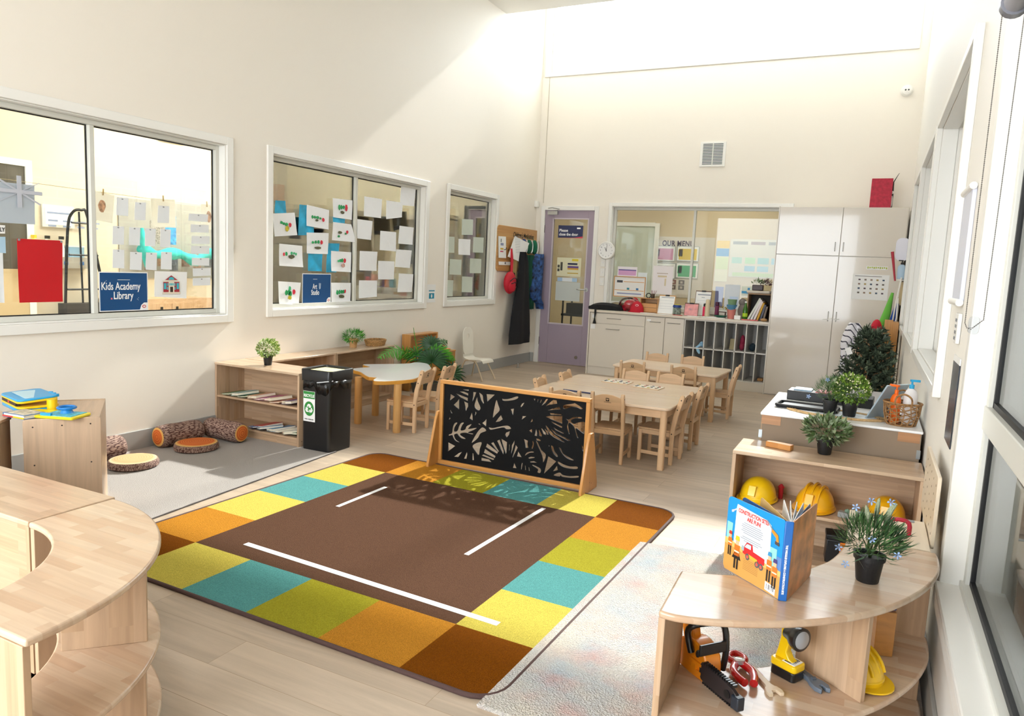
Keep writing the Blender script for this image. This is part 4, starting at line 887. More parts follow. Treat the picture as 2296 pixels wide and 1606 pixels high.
for i in range(k-1): fs+=[(i,i+1,k+i+1,k+i),(2*k+i+1,2*k+i,3*k+i,3*k+i+1),(i+1,i,2*k+i,2*k+i+1),(k+i,k+i+1,3*k+i+1,3*k+i)]
fs+=[(0,k,3*k,2*k),(k-1,3*k-1,4*k-1,2*k-1)]
m.add(vs,fs); m.build('seat',wc,t,bevel=.002,ang=50)
for s in (-1,1):
    pth=smooth_poly([(-.16,s*.145,.012),(-.11,s*.12,.19),(-.07,s*.11,.215),(-.0,s*.11,.215),(.05,s*.115,.19),(.145,s*.14,.012)],4,False)
    l=MB().tube(pth,.0085,10).build('leg_frame',tb,t)
    MB().tube([pth[0],(pth[0][0]-.002,pth[0][1],0)],.011,10).tube([pth[-1],(pth[-1][0]+.002,pth[-1][1],0)],.011,10).build('foot_caps',tb,l)
# ================================================================ black leaf cutout screen
t=empty('cutout_screen',(2.265,-5.145,.0),R_(0),'wood framed black panel with white leaf-shaped cutouts standing on triangular feet on the rug','screen')
X0,X1,Z0,Z1=1.768-2.265,2.775-2.265,.012,.553
fr_=pine('xz'); fz=pine('zx')
MB().box(X0,X1,-.018,.018,Z1-.022,Z1).build('top_rail',fr_,t,bevel=.002); MB().box(X0,X1,-.018,.018,Z0,Z0+.026).build('bottom_rail',fr_,t,bevel=.002)
for a in (X0,X1-.024): MB().box(a,a+.024,-.018,.018,Z0+.026,Z1-.022).build('side_rail',fz,t,bevel=.002)
cu=bpy.data.curves.new('leaf_panel','CURVE'); cu.dimensions='2D'; cu.fill_mode='BOTH'; cu.extrude=.003
def spl(pts,sm):
    if sm: pts=smooth_poly(pts,3)
    s=cu.splines.new('POLY'); s.points.add(len(pts)-1); s.use_cyclic_u=True
    for i,(a,b) in enumerate(pts): s.points[i].co=(a,b,0,1)
spl([(X0+.02,Z0+.02),(X1-.02,Z0+.02),(X1-.02,Z1-.018),(X0+.02,Z1-.018)],False)
def shr(h):   # keep holes inside the panel
    return [(min(max(x-2.265,X0+.027),X1-.028),min(max(z,Z0+.03),Z1-.03)) for x,z in h]
for h in HOLES:
    h=shr(h); spl(h,len(h)>5)
ob=bpy.data.objects.new('tmp',cu); COL.objects.link(ob); me=bpy.data.meshes.new_from_object(ob.evaluated_get(bpy.context.evaluated_depsgraph_get())); bpy.data.objects.remove(ob)
me.materials.clear(); me.materials.append(mat('black_felt_panel','0b0b0d',.7,spec=.2,bump=.05,bs=200)); me.name='leaf_panel'
o=bpy.data.objects.new('leaf_panel',me); COL.objects.link(o); o.parent=t; o.rotation_euler=(PI/2,0,0)
for x in (X0-.018,X1+.0):
    o=MB().prism(smooth_poly([(-.125,0),(-.125,.03),(-.05,.30),(-.025,.352),(.025,.352),(.05,.30),(.135,.03),(.135,0)],1),x,x+.018,'x').build('triangular_foot',fz,t,bevel=.003)
    mm=MB()
    for y,z in ((-.0,.33),(0,.06),(.03,.05)): 
        for sx in (x-.0005,x+.0185): mm.tube([(sx,y,z),(sx+.0002,y,z)],.003,6)
    mm.build('screw_heads',screw_m,o)
# ================================================================ rugs, tapes
def carpet(name,c,var=.12,pat=None):
    m=mat(name,c,.95,spec=.05,bump=.8,bs=330,var=var,vs=330); return m
cc={'b':'7a4306','o':'c3852c','y':'cdbd55','g':'a39c2c','t':'5b9c9a','d':'5f4434','Y':'d8c25c'}
cm_={k:carpet('rug_'+k,v,.28) for k,v in cc.items()}
RX,RY,RA,S_=1.589,-6.878,R_(-1.4),.3395
o0=empty('block_rug',(RX,RY,0),RA,'large square rug of coloured blocks around a dark brown centre','rug')
rows=['yYtgob','o    y','y    t','t    g','y    o','b g t yb']
# grid letters: i along x (0..5), j along y (0 near camera)
grid={(0,0):'b',(1,0):'y',(2,0):'t',(3,0):'g',(4,0):'o',(5,0):'b',(5,1):'y',(5,2):'t',(5,3):'g',(5,4):'o',(5,5):'b',(4,5):'y',(3,5):'t',(2,5):'g',(1,5):'o',(0,5):'b',(0,4):'y',(0,3):'t',(0,2):'Y',(0,1):'o'}
names={'b':'brown','o':'orange','y':'yellow','g':'olive','t':'teal','Y':'yellow'}
Hr=.011
def cell(i,j):
    x0,y0=(i-1)*S_,(j-1)*S_; x1,y1=x0+S_,y0+S_
    if i in (0,5) and j in (0,5):
        r=.10; pts=[]
        q=rrect(x0,x1,y0,y1,r,6); n=7
        cor={(5,5):0,(0,5):1,(0,0):2,(5,0):3}[(i,j)]
        full=[(x1,y1),(x0,y1),(x0,y0),(x1,y0)]
        for k in range(4):
            if k==cor: pts+=q[k*n:(k+1)*n]
            else: pts.append(full[k])
        return pts
    return [(x0,y0),(x1,y0),(x1,y1),(x0,y1)]
for (i,j),k in grid.items(): MB().prism(cell(i,j),0,Hr).build('coloured_block',cm_[k],o0)
MB().prism([(0,0),(4*S_,0),(4*S_,4*S_),(0,4*S_)],0,Hr).build('dark_centre',cm_['d'],o0)
bd=[(x,y,.007) for x,y in rrect(-S_-.004,5*S_+.004,-S_-.004,5*S_+.004,.104,6)]
MB().tube(bd,.008,8,closed=True).build('bound_edge',mat('brown_binding','4f3834',.8,bump=.3,bs=300),o0)
tp=mat('white_tape','f1f2f3',.4)
def tape(x0,y0,x1,y1,w,label):
    L=math.hypot(x1-x0,y1-y0); o=MB().box(-L/2,L/2,-w/2,w/2,0,.001).build('tape_strip',tp,loc=((x0+x1)/2,(y0+y1)/2,Hr+.0002),rz=math.atan2(y1-y0,x1-x0)); tag(o,label,'tape','white tape strips on the rug')
tp_=[(1.78,-6.771,3.077,-6.832,.030,'long white tape strip across the near edge of the brown rug centre'),(1.79,-6.164,1.796,-5.754,.024,'short white tape strip at the left of the brown rug centre'),(2.665,-6.35,2.699,-5.58,.024,'white tape strip at the right of the brown rug centre')]
for a in tp_: tape(*a)
g1=carpet('grey_carpet','bdb7b2',.2); g2=mat('pale_carpet','d3cfc8',.95,spec=.1,bump=.9,bs=420,var=.1,vs=240)
def thin_rug(poly,m,h,name,label,edge=None):
    cx=sum(p[0] for p in poly)/len(poly); cy=sum(p[1] for p in poly)/len(poly)
    o=empty(name,(cx,cy,0),label=label,cat='rug'); MB().prism([(a-cx,b-cy) for a,b in poly],0,h).build('pile',m,o)
    if edge:
        k,m2=edge; a,b=poly[k],poly[(k+1)%len(poly)]; n=24; q=MB().tube([(a[0]+(b[0]-a[0])*i/n-cx,a[1]+(b[1]-a[1])*i/n-cy,h*.6) for i in range(n+1)],[.003+.002*random.random() for i in range(n+1)],5).build('stitched_edge',m2,o)
    return o
thin_rug([(.02,-5.33),(1.055,-5.29),(1.17,-6.78),(1.20,-7.55),(.02,-7.55)],g1,.006,'grey_rug','plain pale grey rug with bark cushions along the left wall',(1,mat('dark_stitching','55504e',.9)))
# faded patterned woven rug on the right
def woven():
    m=bpy.data.materials.new('faded_woven_rug'); m.use_nodes=True; nt=m.node_tree; b=nt.nodes['Principled BSDF']; L=nt.links; b.inputs['Roughness'].default_value=.95; b.inputs['Specular IOR Level'].default_value=.1
    tc=nt.nodes.new('ShaderNodeTexCoord')
    def ns(sc,c0,c1,src,f0=.38,f1=.78,det=4,stretch=None):
        n=nt.nodes.new('ShaderNodeTexNoise'); n.inputs['Scale'].default_value=sc; n.inputs['Detail'].default_value=det
        mp=nt.nodes.new('ShaderNodeMapping'); mp.inputs['Scale'].default_value=stretch or (1,1,1); mp.inputs['Location'].default_value=(c1[0]*9,c1[1]*7,0); L.new(tc.outputs['Object'],mp.inputs[0]); L.new(mp.outputs[0],n.inputs['Vector'])
        mr=nt.nodes.new('ShaderNodeMapRange'); mr.inputs['From Min'].default_value=f0; mr.inputs['From Max'].default_value=f1; L.new(n.outputs['Fac'],mr.inputs['Value'])
        mx=nt.nodes.new('ShaderNodeMix'); mx.data_type='RGBA'; L.new(mr.outputs[0],mx.inputs['Factor'])
        if src is None: mx.inputs['A'].default_value=c0
        else: L.new(src,mx.inputs['A'])
        mx.inputs['B'].default_value=c1; return mx.outputs['Result']
    a=ns(5,lin('c9c4be'),lin('a3b6c4'),None); a=ns(7,None,lin('cf9b93'),a,.45,.8); a=ns(4,None,lin('cfc8bb'),a,.4,.75); a=ns(160,None,lin('a6a19d'),a,.5,.72,2,(1,2.2,1)); L.new(a,b.inputs['Base Color'])
    n=nt.nodes.new('ShaderNodeTexVoronoi'); n.inputs['Scale'].default_value=170; L.new(tc.outputs['Object'],n.inputs['Vector']); bp=nt.nodes.new('ShaderNodeBump'); bp.inputs['Strength'].default_value=.9; bp.inputs['Distance'].default_value=.006; L.new(n.outputs['Distance'],bp.inputs['Height']); L.new(bp.outputs[0],b.inputs['Normal'])
    return m
thin_rug([(3.285,-5.765),(3.66,-5.71),(4.40,-5.75),(4.40,-7.30),(3.245,-7.29)],woven(),.013,'woven_rug','pale woven rug with a faded pink and blue pattern at the right',(4,mat('rug_selvedge','c9c6c2',.9)))
# ================================================================ left wall shelves
def shelf_unit(loc,rz,w,d,h,label,shelves=(.05,.27),back=True,m=None,side_screws=True,t=.016,kick=True):
    """open-fronted unit: local x along the width, front at y=0, back at y=+d"""
    e=empty('shelf_unit',loc,rz,label,'shelf'); tx=lw('xy'); 
    MB().box(-w/2,w/2,-.004,d,h-t,h).build('top_board',tx,e,bevel=.003)
    for a in (-w/2,w/2-t):
        s=MB().box(a,a+t,0,d-.004,0,h-t).build('side_panel',lwm('zy'),e,bevel=.0015)
        if side_screws:
            q=MB()
            for y,z in ((.03,h-.045),(d-.03,h-.045),(.03,.04)): q.tube([((a-.0004) if a<0 else a+t+.0004,y,z),((a-.0006) if a<0 else a+t+.0006,y,z)],.0035,8)
            q.build('screws',screw_m,s)
    if back: MB().box(-w/2+t,w/2-t,d-.012,d-.004,.0,h-t).build('back_panel',lwm('xz'),e)
    for z in shelves: MB().box(-w/2+t,w/2-t,.004,d-.012,z-.014,z).build('shelf_board',lwm('xy'),e,bevel=.0015)
    if kick: MB().box(-w/2+t,w/2-t,.01,.022,0,shelves[0]-.014).build('kick_board',lwm('xz'),e)
    return e
shelf_unit((.3975,-5.362,0),0,.785,.27,.51,'wooden book shelf standing out from the left wall beside the recycling bin',shelves=(.065,.275))
shelf_unit((.238,-4.705,0),PI/2,.755,.235,.51,'middle wooden shelf unit against the left wall behind the book shelf',shelves=(.065,))
shelf_unit((.236,-3.912,0),PI/2,.815,.235,.51,'wooden shelf unit under the basket and the pot plant on the left wall',shelves=(.065,))
# books on the two shelves
bk=['4f7d4a','d6dbe0','2f7d78','3f6b42','c98f6a','cfa27e','c46fa8','b9567f','d9c7a6','b86f4a','8c4a4a','6f5a86']
def book(loc,w,h,t,rz,rx,c,label,group,name='book',ry=0):
    e=empty(name,loc,label=label,cat='book',group=group,rot=(rx,ry,rz)); cm=mat('cover_'+c,c,.4,var=.25,vs=25)
    MB().box(-w/2,w/2,-h/2,h/2,t-.0015,t).box(-w/2,w/2,-h/2,h/2,0,.0015).box(-w/2,-w/2+.002,-h/2,h/2,0,t).build('cover',cm,e)
    MB().box(-w/2+.002,w/2-.003,-h/2+.003,h/2-.003,.0015,t-.0015).build('pages',mat('page_edges','efe6cf',.8),e); return e
bl=['green book lying leftmost on the upper book shelf','white book second from the left on the upper shelf','teal book leaning on the upper shelf','dark green book leaning on the upper shelf','thick cream-edged book with orange cover on the upper shelf','tan book in the middle of the upper shelf','magenta book in the middle of the upper shelf','deep pink book right of the magenta one on the upper shelf','cream book with open edge on the upper shelf','rust coloured book near the right of the upper shelf','wine coloured book against the right panel, upper shelf','violet book lying back on the right of the upper shelf']
for i in range(12):
    x=.10+i*.052; book((x,-5.262+.01*math.sin(i*2),.2765+.006+.0025*(i%3)),.115,.16,.010+.005*((i*7)%3),R_(-18+6*math.sin(i*3)),R_(3),bk[i],bl[i],'picture books on the upper shelf of the book shelf',ry=R_(-9))
b2=['3f6fb5','c23a3a','7f9fc0','d9d2c8','4a86b0','e3e0d8','b85a2a','efe9dc','5c7a5c']
bl2=['blue book at the left on the bottom shelf beside the log cushion','red book lying back on the bottom shelf','pale blue book across the pile on the bottom shelf','thick cream book in the middle of the bottom shelf','blue grey book leaning in the middle of the bottom shelf','white book lying forward on the bottom shelf','orange brown book on the right of the bottom shelf','white-edged book at the front right of the bottom shelf','green book in the back right of the bottom shelf']
for i in range(9):
    x=.36+i*.046; book((x,-5.262+.02*math.sin(i*2.4),.0665+.0065+.003*(i%3)),.12,.165,.009+.005*((i*5)%3),R_(-30+14*math.sin(i*1.7)),R_(2),b2[i],bl2[i],'picture books on the bottom shelf of the book shelf',ry=R_(-9))
# ---- recycling bin
e=empty('recycling_bin',(.930,-5.243,0),R_(1),'tall square black bin with a green recycle label and a black liner','bin'); bm=mat('black_plastic','161618',.35,bump=.05,bs=250)
m=MB(); secs=[(.116,0),(.118,.02),(.120,.47),(.126,.475),(.128,.545),(.124,.55),(.114,.545),(.110,.50)]
rings=[[(x,y,z) for x,y in rrect(-w,w,-w,w,.028,5)] for w,z in secs]; n=len(rings[0]); vs=[p for r in rings for p in r]; fs=[tuple(range(n))[::-1]]
for i in range(len(rings)-1):
    for k in range(n): fs.append((i*n+k,i*n+(k+1)%n,(i+1)*n+(k+1)%n,(i+1)*n+k))
fs.append(tuple((len(rings)-1)*n+k for k in range(n))); m.add(vs,fs); m.build('body',bm,e)
lm=mat('black_liner','0c0c0d',.25,bump=.6,bs=30); r=random.Random(4); m=MB(); top=[];bot=[];n=72
for k in range(n):
    a=2*PI*k/n; ca,sa=math.cos(a),math.sin(a); s=.1245/max(abs(ca),abs(sa)); s=min(s,.155)
    dz=.05+.02*math.sin(a*5)+.012*math.sin(a*13+1)+(.05*math.exp(-((a-5.0)/.35)**2)); top.append((ca*s,sa*s,.487)); bot.append((ca*(s+.004+.003*math.sin(a*9)),sa*(s+.004+.003*math.cos(a*11)),.487-dz))
m.add(top+bot,[(k,(k+1)%n,n+(k+1)%n,n+k) for k in range(n)]); m.build('liner',lm,e,solid=.0015)
o=MB().tube([(.02,-.130,.468),(.06,-.1305,.475),(.10,-.1305,.483),(.128,-.10,.487)],.004,6).build('liner_knot',mat('pale_plastic','c9ccd2',.3),e)
MB().prism(rrect(-.106,.106,-.106,.106,.02),.530,.535).build('paper_waste',mat('cream_paper_waste','e9dfa5',.7,var=.2,vs=30),e)
# label facing -y
L0=empty('t',(0,0,0)); bpy.data.objects.remove(L0)
lb=MB().box(-.098,.0,-.1200,-.1188,.20,.405).build('recycle_label',signw_m,e,rot=(R_(.8),0,0)); Y=-.1203
gm=mat('recycle_green','2e8b3d',.45)
MB().box(-.096,-.002,Y-.0006,Y,.355,.403).build('green_band',gm,lb)
m=MB(); m.prism([(-.049+.040*math.cos(k*PI/18),.287+.049*math.sin(k*PI/18)) for k in range(36)],Y-.0006,Y,'y'); m.build('green_disc',gm,lb)
m=MB()
for k in range(3):
    R=Matrix.Translation((-.049,0,.287))@Matrix.Rotation(R_(-120*k),4,'Y')
    m.X=R; m.prism([(-.010,.012),(-.020,.012-.0),(-.0085,.032),(.0085,.032),(.015,.021),(.021,.024),(.013,.006),(-.006,.010),(.001,.014),(-.002,.020)],Y-.0012,Y-.0006,'y')
m.X=None; m.build('recycle_arrows',signw_m,lb)
FM=lambda x,z,dy=.0008: frameM((x,Y-dy,z),(1,0,0),(0,0,1))
text('RECYCLE',.026,signw_m,lb,FM(-.049,.366),align='CENTER',bold=.0009,sx=.82); text('PAPER / CARDBOARD',.0095,black_m,lb,FM(-.049,.212,.0003),align='CENTER',bold=.0003,sx=.8)
# ---- plants
def leafmat(n,c,var=.3): return mat(n,c,.5,var=var,vs=40)
def pot(e,r=.034,h=.072,m=None,z=0):
    MB().lathe([(r*.72,0),(r*.76,.003),(r*.95,h*.82),(r*1.05,h*.82),(r*1.07,h),(r*.95,h),(r*.9,h*.88)],24,(0,0,z)).build('pot',m or mat('black_pot','131315',.45,bump=.1,bs=200),e)
def leaves(mb,c,n,R,size,rnd,mi=0,up=.3,asp=.45,bend=.3,zmin=-.4):
    for i in range(n):
        while True:
            d=Vector((rnd.gauss(0,1),rnd.gauss(0,1),rnd.gauss(0,1))).normalized()
            if d.z>zmin: break
        f=.55+.45*rnd.random()**.5; p=Vector(c)+Vector((d.x*R[0],d.y*R[1],d.z*R[2]))*f
        dr=(d+Vector((rnd.uniform(-.6,.6),rnd.uniform(-.6,.6),up+rnd.uniform(-.3,.5)))).normalized(); s=dr.cross(Vector((rnd.random(),rnd.random(),rnd.random()+.1))).normalized(); L=size*(.7+.6*rnd.random()); w=L*asp/2; nn=dr.cross(s)
        a=p; b=p+dr*L*.5+nn*L*.06; t=p+dr*L-nn*L*bend*.3
        mb.add([a,b-s*w,t,b+s*w],[(0,1,2,3)],mi if isinstance(mi,int) else rnd.choice(mi))
def stems(mb,c,top,n,rnd,r=.0012,mi=0):
    for i in range(n):
        t=Vector(top)+Vector((rnd.uniform(-.03,.03),rnd.uniform(-.03,.03),rnd.uniform(-.01,.02))); mb.tube([c,(Vector(c)+t)/2+Vector((rnd.uniform(-.008,.008),rnd.uniform(-.008,.008),0)),t],r,4,mi=mi,caps=False)
def bushy(loc,label,cols,R,n,size,zc,seed=1,pm=None,name='pot_plant',pr=.034,ph=.072,flowers=0,asp=.5):
    e=empty(name,loc,label=label,cat='plant'); pot(e,pr,ph,pm); rnd=random.Random(seed); m=MB(); leaves(m,(0,0,zc),int(n*1.7),R,size,rnd,mi=list(range(len(cols))),asp=asp,zmin=-1,up=.1); m.build('foliage',[leafmat('leaf_'+c,c) for c in cols],e,ang=60)
    m=MB(); stems(m,(0,0,ph*.8),(0,0,zc),8,rnd); m.build('stems',leafmat('stem_green','4d5f2f'),e)
    if flowers:
        m=MB()
        for i in range(flowers):
            d=Vector((rnd.gauss(0,1),rnd.gauss(0,1),abs(rnd.gauss(0,1))-.2)).normalized(); p=Vector((0,0,zc))+Vector((d.x*R[0],d.y*R[1],d.z*R[2]))*1.03; m.ell(p,(.0035,.0035,.0035),6,4)
        m.build('buds',mat('cream_buds','efe9c0',.6),e)
    return e
bushy((.365,-5.215,.51),'round pale yellow-green plant in a black pot on the book shelf',['8fae4a','b9c77a','6f9440'],(.072,.072,.062),560,.019,.122,seed=3,flowers=110)
# second plant in paper wrapped pot
e=bushy((.10,-3.935,.51),'fine bright green plant in a brown paper wrapped pot beside the basket',['3f8f2a','5cb02f','2f7a26'],(.085,.085,.05),420,.032,.10,seed=5,pm=mat('kraft_paper','c79a66',.8,bump=.4,bs=30),pr=.04,ph=.078,asp=.18)
MB().tube([(.04,-.02,.06),(.05,-.01,.075),(.045,.02,.065)],.004,6).tube([(.035,-.03,.03),(.052,.0,.062)],.004,6).build('string_bow',mat('kraft_string','b5854f',.8),e)
# wicker basket
def weave(m,rx,ry,h,rows,cols_,rr=.0045,taper=.82,z0=0,oval=1):
    for j in range(rows):
        z=z0+h*(j+.5)/rows; f=taper+(1-taper)*(j/rows); pts=[]
        N=cols_*2
        for k in range(N):
            a=2*PI*k/N; w=.0035*(1 if (k+j)%2 else -1); 
            c,s=math.cos(a),math.sin(a); pts.append(((rx*f+w)*c,(ry*f+w)*s,z+.001*math.sin(k*3+j)))
        m.tube(pts,rr,5,closed=True)
wk=mat('seagrass','b58a55',.75,var=.35,vs=60,bump=.3,bs=120)
e=empty('wicker_basket',(.13,-3.655,.51),R_(8),'low oval wicker basket on the left wall shelf','basket'); m=MB(); weave(m,.085,.125,.055,6,26,.006); m.build('woven_side',wk,e); MB().lathe([(.085*.8,0),(.085*.82,.006)],24,sy=1.45).build('base',wk,e)
# palm and small cabinet
am_=pine('zx')
e=empty('corner_cabinet',(.215,-2.66,0),0,'small amber wooden cabinet with shelves behind the palm','cabinet')
MB().box(-.095,.095,-.14,-.125,0,.378).build('side_panel',am_,e,bevel=.002); MB().box(-.095,.095,.125,.14,0,.378).build('side_panel',am_,e,bevel=.002)
for z in (.045,.20): MB().box(-.09,.09,-.125,.125,z-.012,z).build('shelf_board',pine('xy'),e)
MB().box(-.097,.099,-.143,.143,.378,.392).build('top_board',pine('xy'),e,bevel=.002); MB().box(.075,.09,-.125,.125,.315,.378).build('apron',pine('yz'),e)
e=empty('tall_box_shelf',(.062,-2.81,0),0,'amber wooden box shelf standing behind the palm leaves','shelf'); MB().box(-.05,.05,-.255,-.24,0,.565).box(-.05,.05,.24,.255,0,.565).box(-.05,.05,-.24,.24,.55,.565).box(-.05,-.04,-.24,.24,0,.55).box(-.04,.05,-.24,.24,.30,.312).build('body',am_,e,bevel=.002)
e=empty('orange_toy',(.22,-2.64,.3925),0,'flat orange wooden tray toy on the corner cabinet','toy'); om=mat('orange_wood','e08a2a',.4); MB().prism(rrect(-.05,.05,-.10,.10,.02),0,.012).build('tray',om,e,bevel=.002)
MB().prism([(-.06,0),(-.03,.04),(-.0,.015),(.03,.045),(.06,0)],-.01,.01,'x').build('crown',om,e,loc=(0,0,.012))
e=empty('palm_plant',(.45,-3.30,0),label='artificial fan palm with big dark and bright green leaves by the left wall',cat='plant'); e.scale=(1.1,1.15,1.02)
MB().lathe([(.09,0),(.12,.15),(.125,.16),(.11,.16),(.10,.13)],20).build('pot',mat('grey_pot','5c5a56',.6),e)
gd,gl,gmn=leafmat('palm_dark','1e4a22'),leafmat('palm_bright','4fa02a'),leafmat('palm_mid','2f6e2a')
def fan(c,d,R,n,mtl,spread=250,droop=.25):
    d=Vector(d).normalized(); u=d.cross(Vector((0,0,1))); u=u.normalized() if u.length>.1 else Vector((1,0,0)); v=u.cross(d); m=MB(); c=Vector(c)
    for i in range(n):
        a=R_(-spread/2+spread*i/(n-1)); r=R*(.85+.15*math.cos(a/2)); dr=v*math.cos(a)+u*math.sin(a); sd=-v*math.sin(a)+u*math.cos(a); w=R*.075
        p1=c+dr*r*.55+d*R*.04; p2=c+dr*r-Vector((0,0,R*droop))+d*R*.02
        m.add([c-sd*w*.25,c+sd*w*.25,p1+sd*w,p1-sd*w,p2],[(0,1,2,3),(3,2,4)])
    o=m.build('fan_leaf',mtl,e,ang=70,solid=.0012); m=MB().tube([(0,0,.12),c*.6+Vector((0,0,.02)),c],.004,6); m.build('leaf_stalk',gmn,o)
fan((.13,-.10,.37),(.75,-.7,.15),.19,20,gd); fan((.02,.05,.50),(.7,-.5,.5),.15,16,gd); fan((.20,.10,.24),(.8,-.3,.1),.17,16,gd); fan((.10,.20,.14),(.8,-.2,.0),.13,14,gd); fan((-.02,-.12,.42),(.4,-.9,.2),.12,12,gmn)
def frond(p0,p1,p2,n,L,mtl,r=.004):
    pts=[Vector(p0)*(1-t)**2+Vector(p1)*2*t*(1-t)+Vector(p2)*t*t for t in [i/14 for i in range(15)]]; m=MB().tube(pts,[r*(1-.7*i/14) for i in range(15)],6)
    for i in range(n):
        t=.3+.7*i/n; k=t*14; a=int(min(k,13)); c=pts[a].lerp(pts[a+1],k-a); tg=(pts[a+1]-pts[a]).normalized(); s=tg.cross(Vector((.3,-.8,.3))).normalized()
        for sg in (-1,1):
            l=L*math.sin(PI*(.15+.8*(i/n))); q=c+(s*sg+tg*.7).normalized()*l-Vector((0,0,l*.35)); w=tg*L*.09; m.add([c-w,c+w,(c+q)/2+w*1.1,q,(c+q)/2-w*1.1],[(0,1,2,3,4)])
    m.build('frond',mtl,e,ang=70,solid=.001)
frond((0,0,.15),(-.10,-.12,.62),(-.02,-.62,.44),18,.10,gl); frond((0,0,.15),(.0,.0,.66),(.20,.14,.36),24,.10,gl); frond((0,0,.15),(.0,-.15,.5),(.02,-.22,.68),5,.02,gl,.005); frond((0,0,.15),(-.05,.10,.6),(-.05,.42,.50),16,.09,gmn)
# ---- bark cushions
def bark(name,sc=(1,1,1),hi='b79a8a',lo='4a2824'):
    if name in _M: return _M[name]
    m=bpy.data.materials.new(name); m.use_nodes=True; nt=m.node_tree; b=nt.nodes['Principled BSDF']; L=nt.links; b.inputs['Roughness'].default_value=.85
    tc=nt.nodes.new('ShaderNodeTexCoord'); mp=nt.nodes.new('ShaderNodeMapping'); mp.inputs['Scale'].default_value=sc; L.new(tc.outputs['Object'],mp.inputs[0])
    w=nt.nodes.new('ShaderNodeTexVoronoi'); w.feature='DISTANCE_TO_EDGE'; w.inputs['Scale'].default_value=1; L.new(mp.outputs[0],w.inputs['Vector'])
    rp=nt.nodes.new('ShaderNodeValToRGB'); rp.color_ramp.elements[0].position=.05; rp.color_ramp.elements[0].color=lin(lo); rp.color_ramp.elements[1].position=.22; rp.color_ramp.elements[1].color=lin(hi); L.new(w.outputs['Distance'],rp.inputs[0]); L.new(rp.outputs[0],b.inputs['Base Color'])
    _M[name]=m; return m
def rings(name):
    m=bpy.data.materials.new(name); m.use_nodes=True; nt=m.node_tree; b=nt.nodes['Principled BSDF']; L=nt.links; b.inputs['Roughness'].default_value=.85
    tc=nt.nodes.new('ShaderNodeTexCoord'); w=nt.nodes.new('ShaderNodeTexWave'); w.wave_type='RINGS'; w.rings_direction='Z'; w.inputs['Scale'].default_value=22; w.inputs['Distortion'].default_value=2.5; w.inputs['Detail'].default_value=3; L.new(tc.outputs['Object'],w.inputs['Vector'])
    mx=nt.nodes.new('ShaderNodeMix'); mx.data_type='RGBA'; mx.inputs['A'].default_value=lin('c4571e'); mx.inputs['B'].default_value=lin('dc7a30'); L.new(w.outputs['Fac'],mx.inputs['Factor'])
    ln=nt.nodes.new('ShaderNodeVectorMath'); ln.operation='LENGTH'; sp=nt.nodes.new('ShaderNodeSeparateXYZ'); cb=nt.nodes.new('ShaderNodeCombineXYZ'); L.new(tc.outputs['Object'],sp.inputs[0]); L.new(sp.outputs[0],cb.inputs[0]); L.new(sp.outputs[1],cb.inputs[1]); L.new(cb.outputs[0],ln.inputs[0])
    return m,nt,b,ln,mx,L
def ring_mat(name,r,rim='e0b060',core=None):
    if name in _M: return _M[name]
    m,nt,b,ln,mx,L=rings(name); mr=nt.nodes.new('ShaderNodeMapRange'); mr.inputs['From Min'].default_value=r*.72; mr.inputs['From Max'].default_value=r*.80; L.new(ln.outputs['Value'],mr.inputs['Value'])
    if core: mx.inputs['A'].default_value=lin(core[0]); mx.inputs['B'].default_value=lin(core[1])
    m2=nt.nodes.new('ShaderNodeMix'); m2.data_type='RGBA'; L.new(mr.outputs[0],m2.inputs['Factor']); L.new(mx.outputs['Result'],m2.inputs['A']); m2.inputs['B'].default_value=lin(rim); L.new(m2.outputs['Result'],b.inputs['Base Color']); _M[name]=m; return m
def log_cushion(p0,p1,r,label,bend=0):
    p0,p1=Vector(p0),Vector(p1); L=(p1-p0).length; e=empty('log_cushion',p0,label=label,cat='cushion',group='bark-print bolster cushions'); e.rotation_euler=(p1-p0).to_track_quat('Z','Y').to_euler()
    pr=[(.001,-.006),(r*.5,-.006),(r*.85,-.003),(r*.95,.006),(r,.03),(r*1.03,L*.25),(r*.99,L*.5),(r*1.02,L*.8),(r,L-.03),(r*.95,L-.006),(r*.85,L+.003),(r*.5,L+.006),(.001,L+.006)]
    m=MB(); m.lathe(pr[2:11],28); m.build('bark_cover',bark('bark_print',(170,170,26)),e)
    cm=ring_mat('log_end_print',r*.9)
    for z,s in ((0,-1),(L,1)): MB().lathe([(r*.86,z+s*.0025),(r*.6,z+s*.009),(.002,z+s*.011)] if s>0 else [(.002,z-.011),(r*.6,z-.009),(r*.86,z-.0025)],24).build('end_disc',cm,e)
log_cushion((.095,-5.90,.079),(.115,-5.60,.075),.073,'left bark-print log cushion lying along the wall with its orange end towards the camera')
log_cushion((.41,-5.50,.075),(.10,-5.50,.078),.068,'right bark-print log cushion pointing away from the wall below the book shelf')
log_cushion((.10,-6.60,.079),(.10,-6.17,.075),.073,'sunlit bark-print log cushion half hidden behind the screwed end panel')
def disc_cushion(x,y,r,label,core=None,nm='disc_print',rz=0):
    e=empty('disc_cushion',(x,y,.006),rz,label,'cushion',group='round log-slice cushions')
    m=MB(); m.lathe([(r*.9,0),(r*.99,.008),(r*1.0,.025),(r*.95,.042),(r*.93,.046)],32,sy=1.05); m.build('bark_edge',bark('bark_edge_print',(200,200,32)),e)
    m=MB(); pr=[(r*.94,.045),(r*.7,.053),(r*.35,.052),(.002,.054)]; m.lathe(pr,32,sy=1.05)
    m.build('top_print',ring_mat(nm,r*1.1,rim='dcc39a' if core else 'e0b468',core=core),e)
    return e
disc_cushion(.30,-5.775,.135,'orange ringed log-slice cushion in front of the two log cushions')
